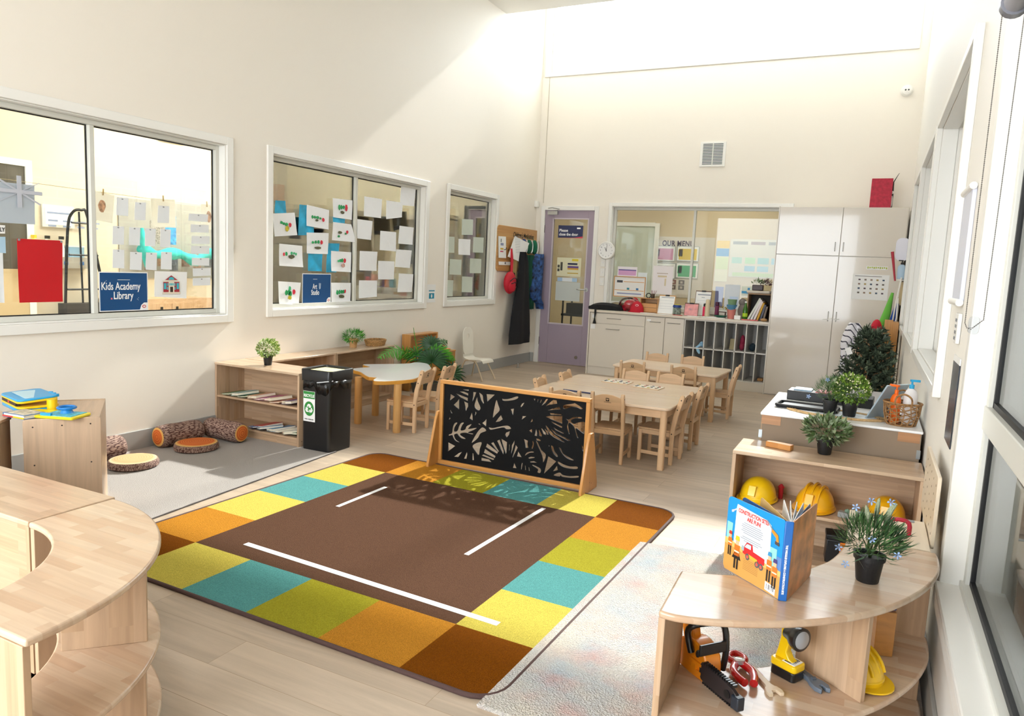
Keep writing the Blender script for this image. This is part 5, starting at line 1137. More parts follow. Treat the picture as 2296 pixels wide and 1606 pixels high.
disc_cushion(.335,-6.255,.135,'pale wrinkled log-slice cushion nearest the screwed end panel',core=('c9a06c','d4ae80'),nm='pale_disc_print')
# ================================================================ left foreground: straight unit, curved unit, angled unit with toys
lx=lw('xy')
e=empty('straight_shelf',(1.25,-7.74,0),0,'long straight wooden shelf unit in the left foreground joined to the curved one','shelf')
MB().box(-.85,.847,-.133,.133,.494,.51).build('top_board',lw('xy'),e,bevel=.003)
MB().box(.83,.846,-.13,.13,0,.494).build('side_panel',lwm('zy'),e); MB().box(-.85,-.834,-.13,.13,0,.494).build('side_panel',lwm('zy'),e)
MB().box(-.834,.83,-.128,-.118,.05,.494).build('back_panel',lwm('xz'),e); MB().box(-.834,.83,-.118,.12,.25,.264).build('shelf_board',lwm('xy'),e); MB().box(-.834,.83,-.118,.12,.036,.05).build('shelf_board',lwm('xy'),e); MB().box(-.85,.846,-.13,-.115,0,.05).build('kick_board',lwm('xz'),e)
def ring_poly(c,r0,r1,a0,a1,n=28):
    o=[(c[0]+r1*math.cos(R_(a0+(a1-a0)*i/n)),c[1]+r1*math.sin(R_(a0+(a1-a0)*i/n))) for i in range(n+1)]
    return o+[(c[0]+r0*math.cos(R_(a1-(a1-a0)*i/n)),c[1]+r0*math.sin(R_(a1-(a1-a0)*i/n))) for i in range(n+1)]
def curved(loc,polyf,label,h=.51,levels=(.05,.25),pans=()):
    e=empty('curved_shelf',loc,0,label,'shelf'); w=wood('butcher_block','d3ba9f','c4a284','xy',rough=.26,coat=.35,bl=.2,bw=.034,grain=.1)
    MB().prism(polyf(0),h-.018,h).build('top_board',w,e,bevel=.006,seg=3)
    for z in levels: MB().prism(polyf(1),z-.016,z).build('shelf_board',w,e,bevel=.005,seg=3)
    zs=[0]+[z for z in levels]+[h-.018]
    for (a,b,z0,z1,nm) in pans:
        a,b=Vector((*a,0)),Vector((*b,0)); d=(b-a).normalized(); n=Vector((-d.y,d.x,0))*.008
        p=[a+n,b+n,b-n,a-n]; MB().prism([(q.x,q.y) for q in p],z0,z1).build(nm,lwm('zx'),e,bevel=.0015)
    return e
C0=(2.103,-8.25)
def pf(k): return [(x,y) for x,y in ring_poly((0,0),.375 if not k else .38,.632 if not k else .628,0,90)]
def rad(a,r0=.378,r1=.622): return ((r0*math.cos(R_(a)),r0*math.sin(R_(a))),(r1*math.cos(R_(a)),r1*math.sin(R_(a))))
curved((C0[0],C0[1],0),pf,'curved wooden shelf unit sweeping round in the left foreground',pans=[(*((.008,.38),(.008,.62)),.05,.492,'end_panel'),(*rad(46,.40,.60),.25,.492,'divider'),(*rad(43,.40,.60),.05,.234,'divider'),(*rad(46,.40,.60),0,.034,'divider'),(*((.38,.008),(.62,.008)),.05,.492,'end_panel'),(*rad(10,.4,.6),0,.034,'divider')])
# angled unit with bare end panel
A=Vector((.845,-7.165)); B=Vector((1.03,-6.925)); d=(B-A); wd=d.length; ang=math.atan2(d.y,d.x)
e=empty('angled_shelf',(A.x,A.y,0),ang,'angled wooden shelf unit whose bare end panel shows rows of screws','shelf')
sp_=MB().prism([(q[0],q[1]) for q in rrect(0,wd,.0,.51,.012,4)],0,.016,'y'); o=sp_.build('end_panel',ply('zx'),e,bevel=.002)
q=MB()
for x,z in ((.038,.475),(.15,.478),(.262,.480),(.04,.30),(.262,.30)): q.tube([(x,-.0004,z),(x,-.001,z)],.0035,8)
q.build('screws',screw_m,o)
MB().box(.004,wd-.004,.016,.45,.492,.508).build('top_board',ply('yx'),e,bevel=.002); MB().box(wd-.014,wd-.004,.016,.45,0,.492).build('back_panel',ply('yz'),e); MB().box(.012,wd-.014,.016,.45,.27,.286).build('shelf_board',pine('yx'),e); MB().box(.004,wd-.004,.45,.466,0,.51).build('side_panel',ply('zx'),e); MB().box(.012,wd-.014,.016,.45,.04,.056).build('shelf_board',pine('yx'),e)
poly=[(.55,-7.10),(.73,-7.146),(.795,-7.235),(.86,-7.50),(.30,-7.50)]
e=empty('side_unit',(.6,-7.3,0),0,'wooden unit cut by the left edge beside the angled shelf','shelf'); p2=[(a-.6,b+7.3) for a,b in poly]; MB().prism(p2,.494,.51).build('top_board',lw('yx'),e,bevel=.003); p3=[(a*.97,b*.97) for a,b in p2]; MB().prism(p3,0,.494).build('body',lwm('zx'),e)
# toys on the angled unit
bl_m=mat('toy_blue','2f9fd6',.35); ye_m=mat('toy_yellow','f2c312',.35); rd_m=mat('toy_red','c8382f',.4)
def P2(x,y): return (x,y)
e=empty('toy_laptop',(.60,-6.985,.5105),R_(-14),'blue and yellow folding toy case standing half open at the left','toy')
MB().prism(rrect(-.14,.13,-.085,.085,.03),0,.016).build('base',bl_m,e,bevel=.003); MB().prism(rrect(-.142,.132,-.087,.087,.03),.016,.026).build('base_rim',ye_m,e,bevel=.003)
for k,(h0,h1,mm) in enumerate(((0,.010,ye_m),(.010,.020,bl_m))): MB().prism(rrect(-.145,.125,-.085,.085,.03),h0,h1).build('lid_rim' if k==0 else 'lid',mm,e,bevel=.003,loc=(0,0,.042),rot=(R_(3),R_(-1),0))
MB().prism(rrect(-.10,.10,-.05,.05,.01),.0615,.063).build('sticker',mat('pale_sticker','bfe0ec',.5),e); MB().lathe([(.022,0),(.022,.05)],16).build('hinge',ye_m,e,loc=(.135,.05,.004)); m=MB(); 
for i in range(3): m.lathe([(.010,0),(.010,.012)],12,(.02+.04*i,.082,.058))
m.build('knobs',bl_m,e); MB().box(-.11,.09,-.086,-.07,.027,.041).build('dark_slot',mat('toy_shadow','3b2b22',.6),e); MB().box(-.02,.0,-.0875,-.085,.030,.04).build('red_key',rd_m,e)
e=empty('toy_steering_book',(.86,-7.035,.5105),R_(20),'open yellow board book with a blue toy steering wheel','toy')
MB().prism(rrect(-.14,.14,-.065,.065,.012),0,.012).build('yellow_base',mat('lemon_plastic','efd916',.35),e,bevel=.003); MB().box(-.02,.125,-.055,.055,.012,.014).build('dash_print',mat('dash_print','5fb8c9',.5,var=.4,vs=60),e)
m=MB().tube([(.05+.036*math.cos(k*PI/10),.02+.036*math.sin(k*PI/10),.038) for k in range(20)],.006,8,closed=True); m.build('steering_wheel',mat('wheel_blue','1577c2',.3),e); MB().lathe([(.03,.012),(.022,.026),(.02,.036),(.001,.037)],18,(.05,.02,0)).build('wheel_hub',mat('hub_blue','1f88cc',.35),e)
MB().box(-.02,.03,-.058,-.045,.012,.024).build('blue_lever',bl_m,e)
b=book((.775,-7.115,.5105),.14,.10,.018,R_(4),0,'2f6fae','picture book spread under the toy steering wheel with a red and yellow spine',None,'picture_book'); b['category']='book'
MB().box(-.07,.0,-.052,-.050,.002,.008).build('red_spine',rd_m,b); MB().box(-.0,.07,-.052,-.050,.002,.008).build('yellow_spine',ye_m,b); MB().box(-.06,.065,-.045,.045,.0182,.019).build('picture_print',mat('page_print','c9bfa8',.6,var=.5,vs=45),b)
# ================================================================ back wall joinery
YF=-.53
han=mat('satin_handle','9a968e',.35,metal=.8)
def hbar(mb,x0,x1,y,z): mb.tube([(x0,y,z),(x0,y-.018,z),(x1,y-.018,z),(x1,y,z)],.0045,6)
e=empty('drawer_cabinet',(1.39,-.26,0),label='white cabinet with a wide drawer and flap door beside the purple door',cat='cabinet'); X=1.39
MB().box(1.045-X,1.747-X,YF+.26+.018,.24,0,.765).build('body',white_m,e); MB().box(1.03-X,1.045-X,YF+.25,.24,0,.77).build('end_panel',white_m,e,bevel=.001)
d=MB().box(1.05-X,1.743-X,YF+.26,YF+.278,.640,.762).build('drawer',white_m,e,bevel=.0015); m=MB(); hbar(m,1.27-X,1.44-X,YF+.26,.705); m.build('handle',han,d); MB().box(1.075-X,1.12-X,YF+.2585,YF+.26,.70,.74).build('label_card',whitem_m,d)
d=MB().box(1.05-X,1.743-X,YF+.26,YF+.278,.10,.634).build('door',white_m,e,bevel=.0015); m=MB(); hbar(m,1.265-X,1.43-X,YF+.26,.575); m.build('handle',han,d); MB().box(1.06-X,1.12-X,YF+.2585,YF+.26,.565,.62).build('label_card',whitem_m,d)
for i,(a,b,l) in enumerate(((1.75,1.982,'white cupboard left of the pair next to the drawer cabinet'),(1.985,2.214,'white cupboard beside the pigeonholes'))):
    e=empty('cupboard',((a+b)/2,-.26,0),label=l,cat='cabinet'); w=(b-a)/2
    MB().box(-w,w,YF+.278,.24,0,.765).build('body',white_m,e); d=MB().box(-w+.002,w-.002,YF+.26,YF+.278,.10,.762).build('door',white_m,e,bevel=.0015); m=MB(); hbar(m,-.06+i*-.02,.065,YF+.26,.705); m.build('handle',han,d)
    if i==0: MB().box(-w+.015,-w+.065,YF+.2585,YF+.26,.71,.735).build('label_card',whitem_m,d)
cg=mat('pigeonhole_inside','d9d6d0',.4)
e=empty('pigeonhole_unit',(2.687,-.26,0),label='white unit of sixteen narrow pigeonholes in two rows under the counter',cat='shelf'); w=.470
MB().box(-w,w,.22,.24,.0,.77).build('back_panel',cg,e); MB().box(-w,w,YF+.265,.22,.0,.10).build('kick_board',white_m,e); 
for z in (.10,.43,.756): MB().box(-w,w,YF+.26,.22,z,z+.014).build('shelf_board',cg,e,bevel=.001)
for i in range(9): x=-w+.006+i*(2*w-.012)/8; MB().box(x-.006,x+.006,YF+.26,.22,.114,.756).build('divider',cg,e,bevel=.001)
o=MB().box(1.03,3.157,YF-.02,-.002,.771,.80).build('worktop',mat('cream_worktop','ddd2c2',.3),bevel=.003); tag(o,'long cream worktop over the white cabinets and pigeonholes','worktop')
# contents of pigeonholes
def px(i): return 2.687-w+.006+(i+.5)*(2*w-.012)/8
o=MB().tube([(0,0,.03),(.02,-.02,.05),(.03,-.03,.02),(.01,-.06,.03),(-.02,-.07,.0),(.0,-.075,-.04),(.015,-.07,-.07)],[.018,.022,.02,.016,.018,.02,.010],8).build('bib',mat('pale_blue_cloth','9cc9e8',.9),loc=(px(1),-.44,.446)); tag(o,'pale blue cloth spilling from the second top pigeonhole','cloth')
o=MB().ell((0,0,.09),(.030,.05,.09),12,8).ell((0,-.03,.05),(.028,.03,.05),12,8).build('bag',mat('raspberry_cloth','a02b4a',.8,bump=.3),loc=(px(5),-.36,.444)); tag(o,'raspberry pink bag in the sixth top pigeonhole','bag')
o=MB().ell((0,0,.045),(.04,.06,.045),12,8).ell((.005,-.03,.075),(.025,.02,.022),10,6).build('hat_bundle',mat('dark_teal_cloth','20343f',.85,bump=.4),loc=(px(6),-.37,.444)); tag(o,'dark teal bundle in the seventh top pigeonhole','cloth')
o=MB().prism([(-.03,0),(.03,0),(.02,.12),(-.0,.06)],-.03,.03,'x').build('papers',mat('tan_stripe','c9b98d',.6),loc=(px(4),-.33,.4445)); tag(o,'pale folded papers in the fifth top pigeonhole','paper')
o=MB().box(-.03,.03,-.05,.05,0,.03).build('wooden_block',pine('xy'),loc=(px(7),-.36,.1145),bevel=.004); tag(o,'brown wooden block at the bottom right pigeonhole','block')
# tall cupboards
e=empty('tall_cupboard',(3.80,-.30,0),label='tall glossy white cupboard with four doors in the back right corner',cat='cupboard'); gw=mat('gloss_white_door','ddd5c9',.12,coat=.5); X=3.80; Y0=-.60+.30
MB().box(3.158-X,4.405-X,Y0+.02,.28,0,2.055).build('body',white_m,e); MB().box(3.158-X,3.168-X,Y0,.0,0,2.06).build('side_edge',white_m,e)
for k,(a,b) in enumerate(((3.170,3.794),(3.798,4.398))):
    d=MB().box(a-X,b-X,Y0,Y0+.02,1.552,2.052).build('upper_door',gw,e,bevel=.002); hx=(b-.045 if k==0 else a+.03)-X; MB().tube([(hx,Y0,1.60),(hx,Y0-.02,1.605),(hx,Y0-.02,1.685),(hx,Y0,1.69)],.0045,6).build('handle',han,d)
    d=MB().box(a-X,b-X,Y0,Y0+.02,.012,1.545).build('lower_door',gw,e,bevel=.002); MB().tube([(hx,Y0,.86),(hx,Y0-.02,.865),(hx,Y0-.02,.955),(hx,Y0,.96)],.0045,6).build('handle',han,d)
o=MB().tube([(3.70,-.625,.875),(3.75,-.635,.88),(3.79,-.64,.89),(3.84,-.635,.885),(3.86,-.625,.89)],.004,6).build('child_lock',mat('white_strap','f0eeea',.5)); tag(o,'thin white child lock strap between the lower cupboard handles','strap')
# poster on the cupboard
e=empty('menu_poster',(4.12,-.6012,1.24),label='white poster with rows of small pictures on the tall cupboard door',cat='poster'); MB().box(-.17,.17,-.0015,0,-.13,.13).build('sheet',whitem_m,e)
cc=[mat('pic_'+c,c,.6) for c in ('5b4a52','6f6358','8a7060','a58a4a','39506b')]
for j in range(4):
    for i in range(5):
        q=MB(); z=.075-.045*j; q.box(-.115+i*.056,-.095+i*.056,-.002,-.0015,z-.008,z+.008); q.build('small_picture',cc[(i+j*2)%5],e)
MB().box(-.15,.1,-.002,-.0015,.108,.114).build('title_line',mat('grey_ink','77757a',.6),e)
o=empty('photo_strip',(4.165,-.6012,1.44),label='green and yellow lettered strip above the cupboard poster',cat='poster'); MB().box(-.10,.10,-.0015,0,-.018,.018).build('sheet',whitem_m,o); m=MB(); [m.box(-.088+.019*k,-.076+.019*k,-.0025,-.0015,-.010+.003*(k%3),.011-.002*(k%2)) for k in range(10)]; m.build('lime_lettering',mat('lime_letters','a9b62c',.5),o)
# red painted box on top
e=empty('red_box',(4.13,-.33,2.06),label='rough red painted box standing on top of the tall cupboard',cat='box'); MB().box(-.10,.10,-.07,.07,0,.31).build('body',mat('red_poster_paint','b3203a',.6,var=.25,vs=30,bump=.4,bs=30),e,bevel=.004)
MB().tube([(.105,0,.02),(.108,.01,.15),(.106,0,.28),(.15,0,.37)],[.012,.010,.006,.002],6).build('tinsel_twig',mat('dark_tinsel','3d4540',.6),e); MB().ell((.105,-.02,.17),(.012,.012,.016),8,6).ell((.104,-.01,.08),(.01,.01,.06),8,6).build('white_tuft',mat('cotton','e9e2e0',.9),e)
# ---------------- wall fittings of the back wall
e=empty('wall_clock',(1.027,-.012,1.541),label='round white wall clock on the window trim beside the door',cat='clock'); m=MB(); m.X=TR(rx=PI/2); m.lathe([(.100,-.01),(.112,-.004),(.116,.01),(.110,.022),(.102,.026),(.098,.018)],36); m.build('rim',trim_m,e)
m=MB(); m.X=TR((0,-.0165,0),rx=PI/2); m.lathe([(.099,0),(.099,.002)],36); m.build('face',whitem_m,e)
for k in range(12): a=R_(90-30*(k+1)); text(str(k+1),.022,black_m,e,frameM((.078*math.cos(a),-.0192,.078*math.sin(a)-.007),(1,0,0),(0,0,1)),name='numeral',align='CENTER')
for nm,a,l,wd in (('hour_hand',118,.045,.004),('minute_hand',83,.070,.003)):
    m=MB(); a=R_(a); u=Vector((math.cos(a),0,math.sin(a))); s=Vector((-math.sin(a),0,math.cos(a)))*wd; c=Vector((0,-.020,0)); m.add([c-u*.012-s,c+u*l-s*.5,c+u*l+s*.5,c-u*.012+s],[(3,2,1,0)]); m.build(nm,black_m,e,solid=.0008)
e=empty('air_vent',(2.28,0,2.72),label='square white slatted air vent high on the back wall',cat='vent'); MB().box(-.150,.150,-.012,0,-.145,.145).build('frame',trim_m,e,bevel=.002)
for i in range(14): q=MB(); z=-.118+i*.0178; q.box(-.118,-.006,-.0145,-.012,z,z+.008); q.box(.006,.118,-.0145,-.012,z,z+.008); q.build('slat_gap',mat('vent_shadow','2f4450',.5),e)
e=empty('smoke_detector',(4.27,0,3.33),label='small round white detector with two dark dots high on the back wall',cat='detector'); m=MB(); m.X=TR(rx=PI/2); m.lathe([(.060,0),(.062,.01),(.05,.02),(.045,.035),(.02,.045),(.001,.047)],24); m.build('body',trim_m,e); m=MB(); m.ell((-.014,-.045,.002),(.009,.004,.009),10,5).ell((.014,-.045,.002),(.009,.004,.009),10,5); m.build('eyes',mat('dark_lens','2a2d30',.3),e)
for i,z in enumerate((1.385,1.26,1.14)):
    e=empty('light_switch',(.985,-.001,z),label=['topmost','middle','lowest'][i]+' white switch plate between the purple door and the clock post',cat='switch',group='white switch plates by the door'); MB().box(-.032,.032,-.008,0,-.052,.052).build('plate',trim_m,e,bevel=.002); MB().box(-.008,.008,-.012,-.008,-.012,.012).build('rocker',whitem_m,e)
o=MB().box(-.0,.045,-.03,.03,-.04,.04).build('motion_sensor',trim_m,loc=(.0,-.35+.30,2.12),bevel=.006); tag(o,'small cream sensor box high in the corner by the door','sensor')
o=MB().tube([(.10,-.004,3.75),(.098,-.004,2.14)],.003,6).build('wall_cable',mat('cable_grey','b5aa95',.6)); tag(o,'thin cable running down the back wall from the high window','cable')
o=MB().lathe([(.022,0),(.022,.004),(.009,.008),(.009,.05),(.014,.052),(.014,.062),(.004,.064)],14).build('door_stop',steel_m,loc=(.18,-.72,0)); tag(o,'small steel door stop standing on the floor by the door','door stop')
# door signs
e=empty('door_sign',(.51,-.004,1.77),label='navy sign reading Please close the door on the purple door glass',cat='sign'); MB().box(-.175,.175,-.002,0,-.082,.080).build('panel',mat('sign_navy','272f58',.4),e)
MB().prism([(-.175,-.082),(.175,-.082),(.175,-.060),(.05,-.078)],-.0026,-.002,'y').build('red_swoosh',mat('sign_coral','d8425a',.5),e); text('Please',.050,signw_m,e,frameM((-.160,-.003,-.002),(1,0,0),(0,0,1)),bold=.0012); text('close the door',.050,signw_m,e,frameM((-.160,-.003,-.052),(1,0,0),(0,0,1)),bold=.0012,sx=.9); MB().box(.09,.14,-.003,-.002,.035,.055).build('small_logo',signw_m,e)
def wallposter(name,x0,x1,z0,z1,y,base,label,cat='poster',bits=(),title=None):
    e=empty(name,((x0+x1)/2,y,(z0+z1)/2),label=label,cat=cat); W,H=(x1-x0)/2,(z1-z0)/2; MB().box(-W,W,-.0015,0,-H,H).build('sheet',mat('sheet_'+base,base,.6),e)
    by={}
    for a,b,c,d,col in bits: by.setdefault(col,MB()).box(-W+2*W*a,-W+2*W*b,-.0022,-.0015,-H+2*H*c,-H+2*H*d)
    for col,mb in by.items(): mb.build('print_block',mat('print_'+col,col,.6),e)
    if title: text(title[0],title[1],mat('print_ink_'+title[4],title[4],.6),e,frameM((title[2],-.0024,title[3]),(1,0,0),(0,0,1)),bold=title[5] if len(title)>5 else .0003,sx=.8)
    return e
wallposter('rules_poster',.342,.685,1.185,1.43,-.004,'e4e0bd','cream poster with a yellow and purple chart on the door glass',bits=[(.03,.12,.25,.4,'4a4a40'),(.03,.12,.45,.6,'4a4a40'),(.15,.24,.3,.75,'4a4a40'),(.62,.88,.82,.94,'e8d23a'),(.45,.85,.62,.72,'2f3350'),(.45,.9,.45,.56,'6b4f8c'),(.45,.9,.36,.45,'d9a63a'),(.45,.9,.15,.2,'c9a63a')])
wallposter('blank_sheet',.342,.69,.86,1.11,-.004,'c9cec8','plain pale grey sheet taped low on the door glass',cat='paper'); wallposter('blue_strip',.36,.64,1.115,1.165,-.004,'a9c6df','pale blue strip between the two sheets on the door glass',cat='paper',bits=[(.25,.75,0,1,'e8ecee')])
YW=.072
wallposter('purple_notice',1.165,1.425,1.20,1.345,YW,'efe9ee','white notice with purple and pink bands on the menu window',bits=[(.05,.95,.66,.76,'6b5a9c'),(.05,.95,.25,.66,'d9a5cf')])
e=wallposter('reminder_board',1.135,1.54,.965,1.215,YW-.005,'eeebe6','wood framed reminder board with rows of small icons at the left of the menu window',cat='board',bits=[(.3,.97,.74,.77,'d99a4a'),(.02,.97,.30,.33,'d99a4a'),(.08,.27,.70,.82,'4a4a50'),(.42,.50,.35,.45,'2f8a9a'),(.72,.80,.35,.45,'2f7ab5'),(.1,.9,.12,.18,'8c93b8')])
MB().box(-.21,.21,-.008,.0,-.133,-.122).box(-.21,.21,-.008,0,.122,.133).box(-.21,-.2,-.008,0,-.122,.122).box(.2,.21,-.008,0,-.122,.122).build('wooden_frame',pine('xz'),e)
wallposter('white_chart',1.635,1.89,1.02,1.375,YW,'efe9ea','large white sheet with faint ruled lines on the menu window',bits=[(.2,.75,.72,.75,'c9b9b0'),(.25,.7,.6,.66,'d9c9a8'),(.6,.68,.3,.56,'ddcfae')])
wallposter('clear_sheet',1.44,1.56,1.0,1.28,YW,'dfe8ea','pale blank sheet between the reminder board and the ruled sheet',cat='paper')
wallposter('white_notice',2.54,2.715,.90,1.185,YW,'e3eaf2','pale blue white notice right of the window post',cat='notice',bits=[(.35,.9,.05,.5,'c9dcf6')]); wallposter('bubble_notice',2.735,2.87,1.06,1.175,YW,'e9efe0','white notice with a blue cloud and green leaves beside the box shelf',cat='notice',bits=[(0,1,.25,.5,'4a9fd0'),(.5,.7,.55,.85,'3a8fc8')])
# boards in the service room, seen through the window
YB=2.296
e=wallposter('menu_board',.90,1.94,.92,1.85,YB,'d5cdc2','pale menu board reading OUR MENU in the room behind',cat='board')
text('OUR MENU',.115,mat('plum_letters','4f4258',.6),e,frameM((-.29,-.003,.325),(1,0,0),(0,0,1)),bold=.004,sx=.78,sp=1.1)
for i,(x0,x1,z0,z1,c,l) in enumerate([(1.02,1.34,1.48,1.70,'c98aa8','pink menu in a silver frame, top left'),(1.38,1.705,1.49,1.705,'d9bb4a','yellow menu in a silver frame, top right'),(1.04,1.36,1.21,1.44,'c9c3bd','plain menu in a silver frame, lower left'),(1.385,1.71,1.23,1.45,'4fae7a','green menu in a silver frame, lower right')]):
    f=wallposter('framed_menu',x0,x1,z0,z1,YB-.008,'f0efec',l+' of the menu board',cat='frame',bits=[(.08,.92,.06,.85,c),(.05,.25,.3,.8,{'c98aa8':'b83a5a'}.get(c,c))]); W=(x1-x0)/2;H=(z1-z0)/2; MB().box(-W,W,-.006,0,-H-.008,-H).box(-W,W,-.006,0,H,H+.008).box(-W-.008,-W,-.006,0,-H,H).box(W,W+.008,-.006,0,-H,H).build('silver_frame',mat('silver','a9aeae',.4,metal=.5),f); f['group']='framed menus on the board behind'
r=random.Random(8)
pf_=[('pic_food%d'%i,c) for i,c in enumerate(['6b5a52','8a6a5a','4a4240','9a8a80'])]
for i in range(7): wallposter('food_photo',.93,1.005,1.60-.095*i,1.675-.095*i,YB-.002,['7b5a5a','8a7a52','9a5a4a','6b5f5a','8a4a3a','4a3a3a','8a6a5a'][i],['highest','second','third','fourth','fifth','sixth','lowest'][i]+' food photo in the left column of the menu board',cat='photo',bits=[(.25,.75,.25,.75,'c9b9ae')])['group']='food photos on the menu board'
for i,(x,z) in enumerate([(1.30,1.12),(1.30,1.04),(1.43,1.12),(1.43,1.04)]): wallposter('food_photo',x,x+.09,z,z+.07,YB-.002,['8a5f5a','6b5a55','55504e','5a5552'][i],['upper left','lower left','upper right','lower right'][i]+' food photo of the four under the green menu',cat='photo',bits=[(.3,.7,.25,.75,'b9aca4')])['group']='food photos on the menu board'
wallposter('colour_chart',1.97,2.155,1.20,1.81,YB,'d8d2b0','tall chart with yellow and blue blocks in the room behind',bits=[(0,1,.82,1,'dcb62c'),(0,1,.62,.81,'4f8fc0'),(0,1,.3,.6,'c9d29a')])
e=wallposter('planning_chart',2.17,3.3,1.28,1.84,YB,'cfc9b8','wide planning chart with green and blue cards in the room behind',bits=[(.03,.22,.86,.94,'8f8f8a'),(.26,.44,.86,.94,'a08a86'),(.48,.66,.86,.94,'8f8f8a'),(.03,.16,.36,.52,'9fc4b5'),(.2,.33,.36,.52,'a9cfa0'),(.36,.5,.36,.52,'8fc0c0'),(.53,.68,.36,.52,'9ac2d0'),(.2,.33,.16,.3,'8fb8cc'),(.36,.5,.16,.3,'9ac2d0'),(.05,.68,.02,.12,'b9cc9a')])
wallposter('blue_handbook',2.0,2.12,.75,1.12,YB,'7a7fb0','tall slate blue sheet low on the wall behind the flasks')
# door frame in the service room
e=empty('door_4',(.66,2.27,0)); struct(e); MB().box(-.42,-.35,-.02,.02,0,2.05).box(.35,.42,-.02,.02,0,2.05).box(-.35,.35,-.02,.02,2.0,2.06).build('door_frame',trim_m,e); MB().box(-.35,.35,-.0,.01,0,2.0).build('door_leaf',mat('pale_green_door','c9cfc0',.5),e)
# ---------------- counter top things
Z=.8005; Yc=-.33
def lth(name,x,y,prof,m,label,cat,extra=(),n=18):
    e=empty(name,(x,y,Z),label=label,cat=cat); MB().lathe(prof,n).build('body',m,e)
    for nm,pr,mm in extra: MB().lathe(pr,n).build(nm,mm,e)
    return e
jk=mat('black_cloth','16171a',.85,bump=.5,bs=18)
e=empty('black_jacket',(1.17,-.36,Z),label='folded black jacket with a strap hanging over the drawer',cat='jacket'); pr=smooth_poly([(-.17,0),(-.175,.045),(-.13,.068),(-.05,.085),(.08,.085),(.2,.065),(.24,.03),(.24,0)],4,False)
m=MB(); k=len(pr); vs=[(x,y*(1-.15*abs(x)/.2),z*(1 if abs(y)<.05 else .72)) for y in (-.13,-.09,0,.08,.12) for x,z in pr]; fs=[(j*k+i,j*k+i+1,(j+1)*k+i+1,(j+1)*k+i) for j in range(4) for i in range(k-1)]+[tuple(range(k))[::-1],tuple(4*k+i for i in range(k))]; m.add(vs,fs); m.build('body',jk,e,ang=70)
MB().add([(-.06,-.14,.02),(-.035,-.14,.02),(-.035,-.205,.004),(-.06,-.205,.004),(-.06,-.2065,-.03),(-.035,-.2065,-.03),(-.045,-.2065,-.10),(-.058,-.2065,-.10),(-.030,-.2065,-.17),(-.075,-.2065,-.17)],[(0,1,2,3),(3,2,5,4),(4,5,6,7),(7,6,8,9)]).build('strap',jk,e,solid=.003)
o=MB().ell((0,0,.05),(.13,.08,.048),16,8).build('khaki_bundle',mat('khaki_cloth','8f8368',.9,bump=.6,bs=14),loc=(1.30,-.20,Z)); tag(o,'khaki cloth bundle behind the black jacket','cloth')
rdc=mat('red_cloth','c4102c',.7,bump=.5,bs=16)
e=empty('hat_bag',(1.465,-.30,Z),label='clear plastic bag of red hats next to the khaki bundle',cat='bag'); MB().ell((.02,0,.07),(.09,.08,.075),16,9).ell((.06,.02,.12),(.05,.05,.05),12,7).ell((-.04,-.03,.04),(.05,.05,.04),12,7).build('red_hats',rdc,e); MB().ell((-.005,0,.085),(.135,.10,.09),16,9).build('plastic_bag',glass_mat('clear_film',(.97,.95,.95),2.5,.12),e)
e=empty('sun_hat',(1.60,-.42,Z),label='red cap with a small white oval badge lying on the counter edge',cat='hat'); MB().ell((0,0,.0),(.085,.075,.135),20,10,v0=0).build('crown',rdc,e); MB().prism(smooth_poly([(-.09,-.02),(-.06,-.075),(0,-.095),(.07,-.075),(.09,-.02)],4),.0,.006).build('brim',rdc,e)
m=MB().tube([(.018+.018*math.cos(a*PI/8),-.066-.0,.085+.010*math.sin(a*PI/8)) for a in range(16)],.002,5,closed=True); m.build('badge',signw_m,e)
e=empty('desk_drawers',(1.735,-.28,Z),label='small wooden desk organiser with two drawers behind the red cap',cat='organiser'); MB().box(-.11,.11,-.10,.10,0,.006).box(-.11,-.10,-.10,.10,.006,.175).box(.10,.11,-.10,.10,.006,.175).box(-.10,.10,-.10,.10,.168,.175).box(-.10,.10,.09,.10,.006,.168).build('case',pine('xz'),e,bevel=.001)
for z in (.01,.062): MB().box(-.098,.098,-.102,.0,z,z+.05).build('drawer',pine('xz'),e)
MB().lathe([(.022,0),(.024,.05),(.02,.055)],14,(.02,-.02,.176)).build('pen_pot',mat('brown_pot','4a3626',.5),e); MB().tube([(-.03+.028*math.cos(k*PI/8),-.03,.205+.028*math.sin(k*PI/8)) for k in range(16)],.006,6,closed=True).build('tape_ring',black_m,e)
m=MB(); 
for i,(a,b) in enumerate(((-.005,.01),(.01,-.008),(.018,.012),(-.012,-.006))): m.tube([(.02+a*.5,-.02,.18),(.02+a*2,-.02+b,.27)],.003,5)
m.build('pens',mat('pen_mix','8a3a4a',.4,var=.6,vs=30),e)
def board(name,x,y,w,h,tilt,label,base,sheet,lines,cat='clipboard',rz=0):
    e=empty(name,(x,y,Z),label=label,cat=cat,rot=(R_(-tilt),0,rz)); MB().box(-w/2,w/2,0,.005,0,h).build('backing',base,e,bevel=.001); MB().box(-w/2+.006,w/2-.006,-.0015,0,.004,h-.012).build('sheet',sheet,e)
    m=MB()
    for a,b,c,d in lines: m.box(-w/2+w*a,-w/2+w*b,-.0022,-.0015,h*c,h*d)
    if lines: m.build('print_lines',mat('form_ink','8d95a3',.6),e)
    MB().box(-.025,.025,-.006,0,h-.014,h+.002).build('clip',mat('black_clip','26282c',.4,metal=.4),e); return e
board('clipboard',1.935,-.38,.20,.24,22,'wooden clipboard of forms leaning beside the jar',pine('xz'),whitem_m,[(.15,.9,.86,.89),(.1,.9,.70,.705),(.1,.9,.55,.555),(.1,.9,.4,.405),(.1,.9,.28,.285)])
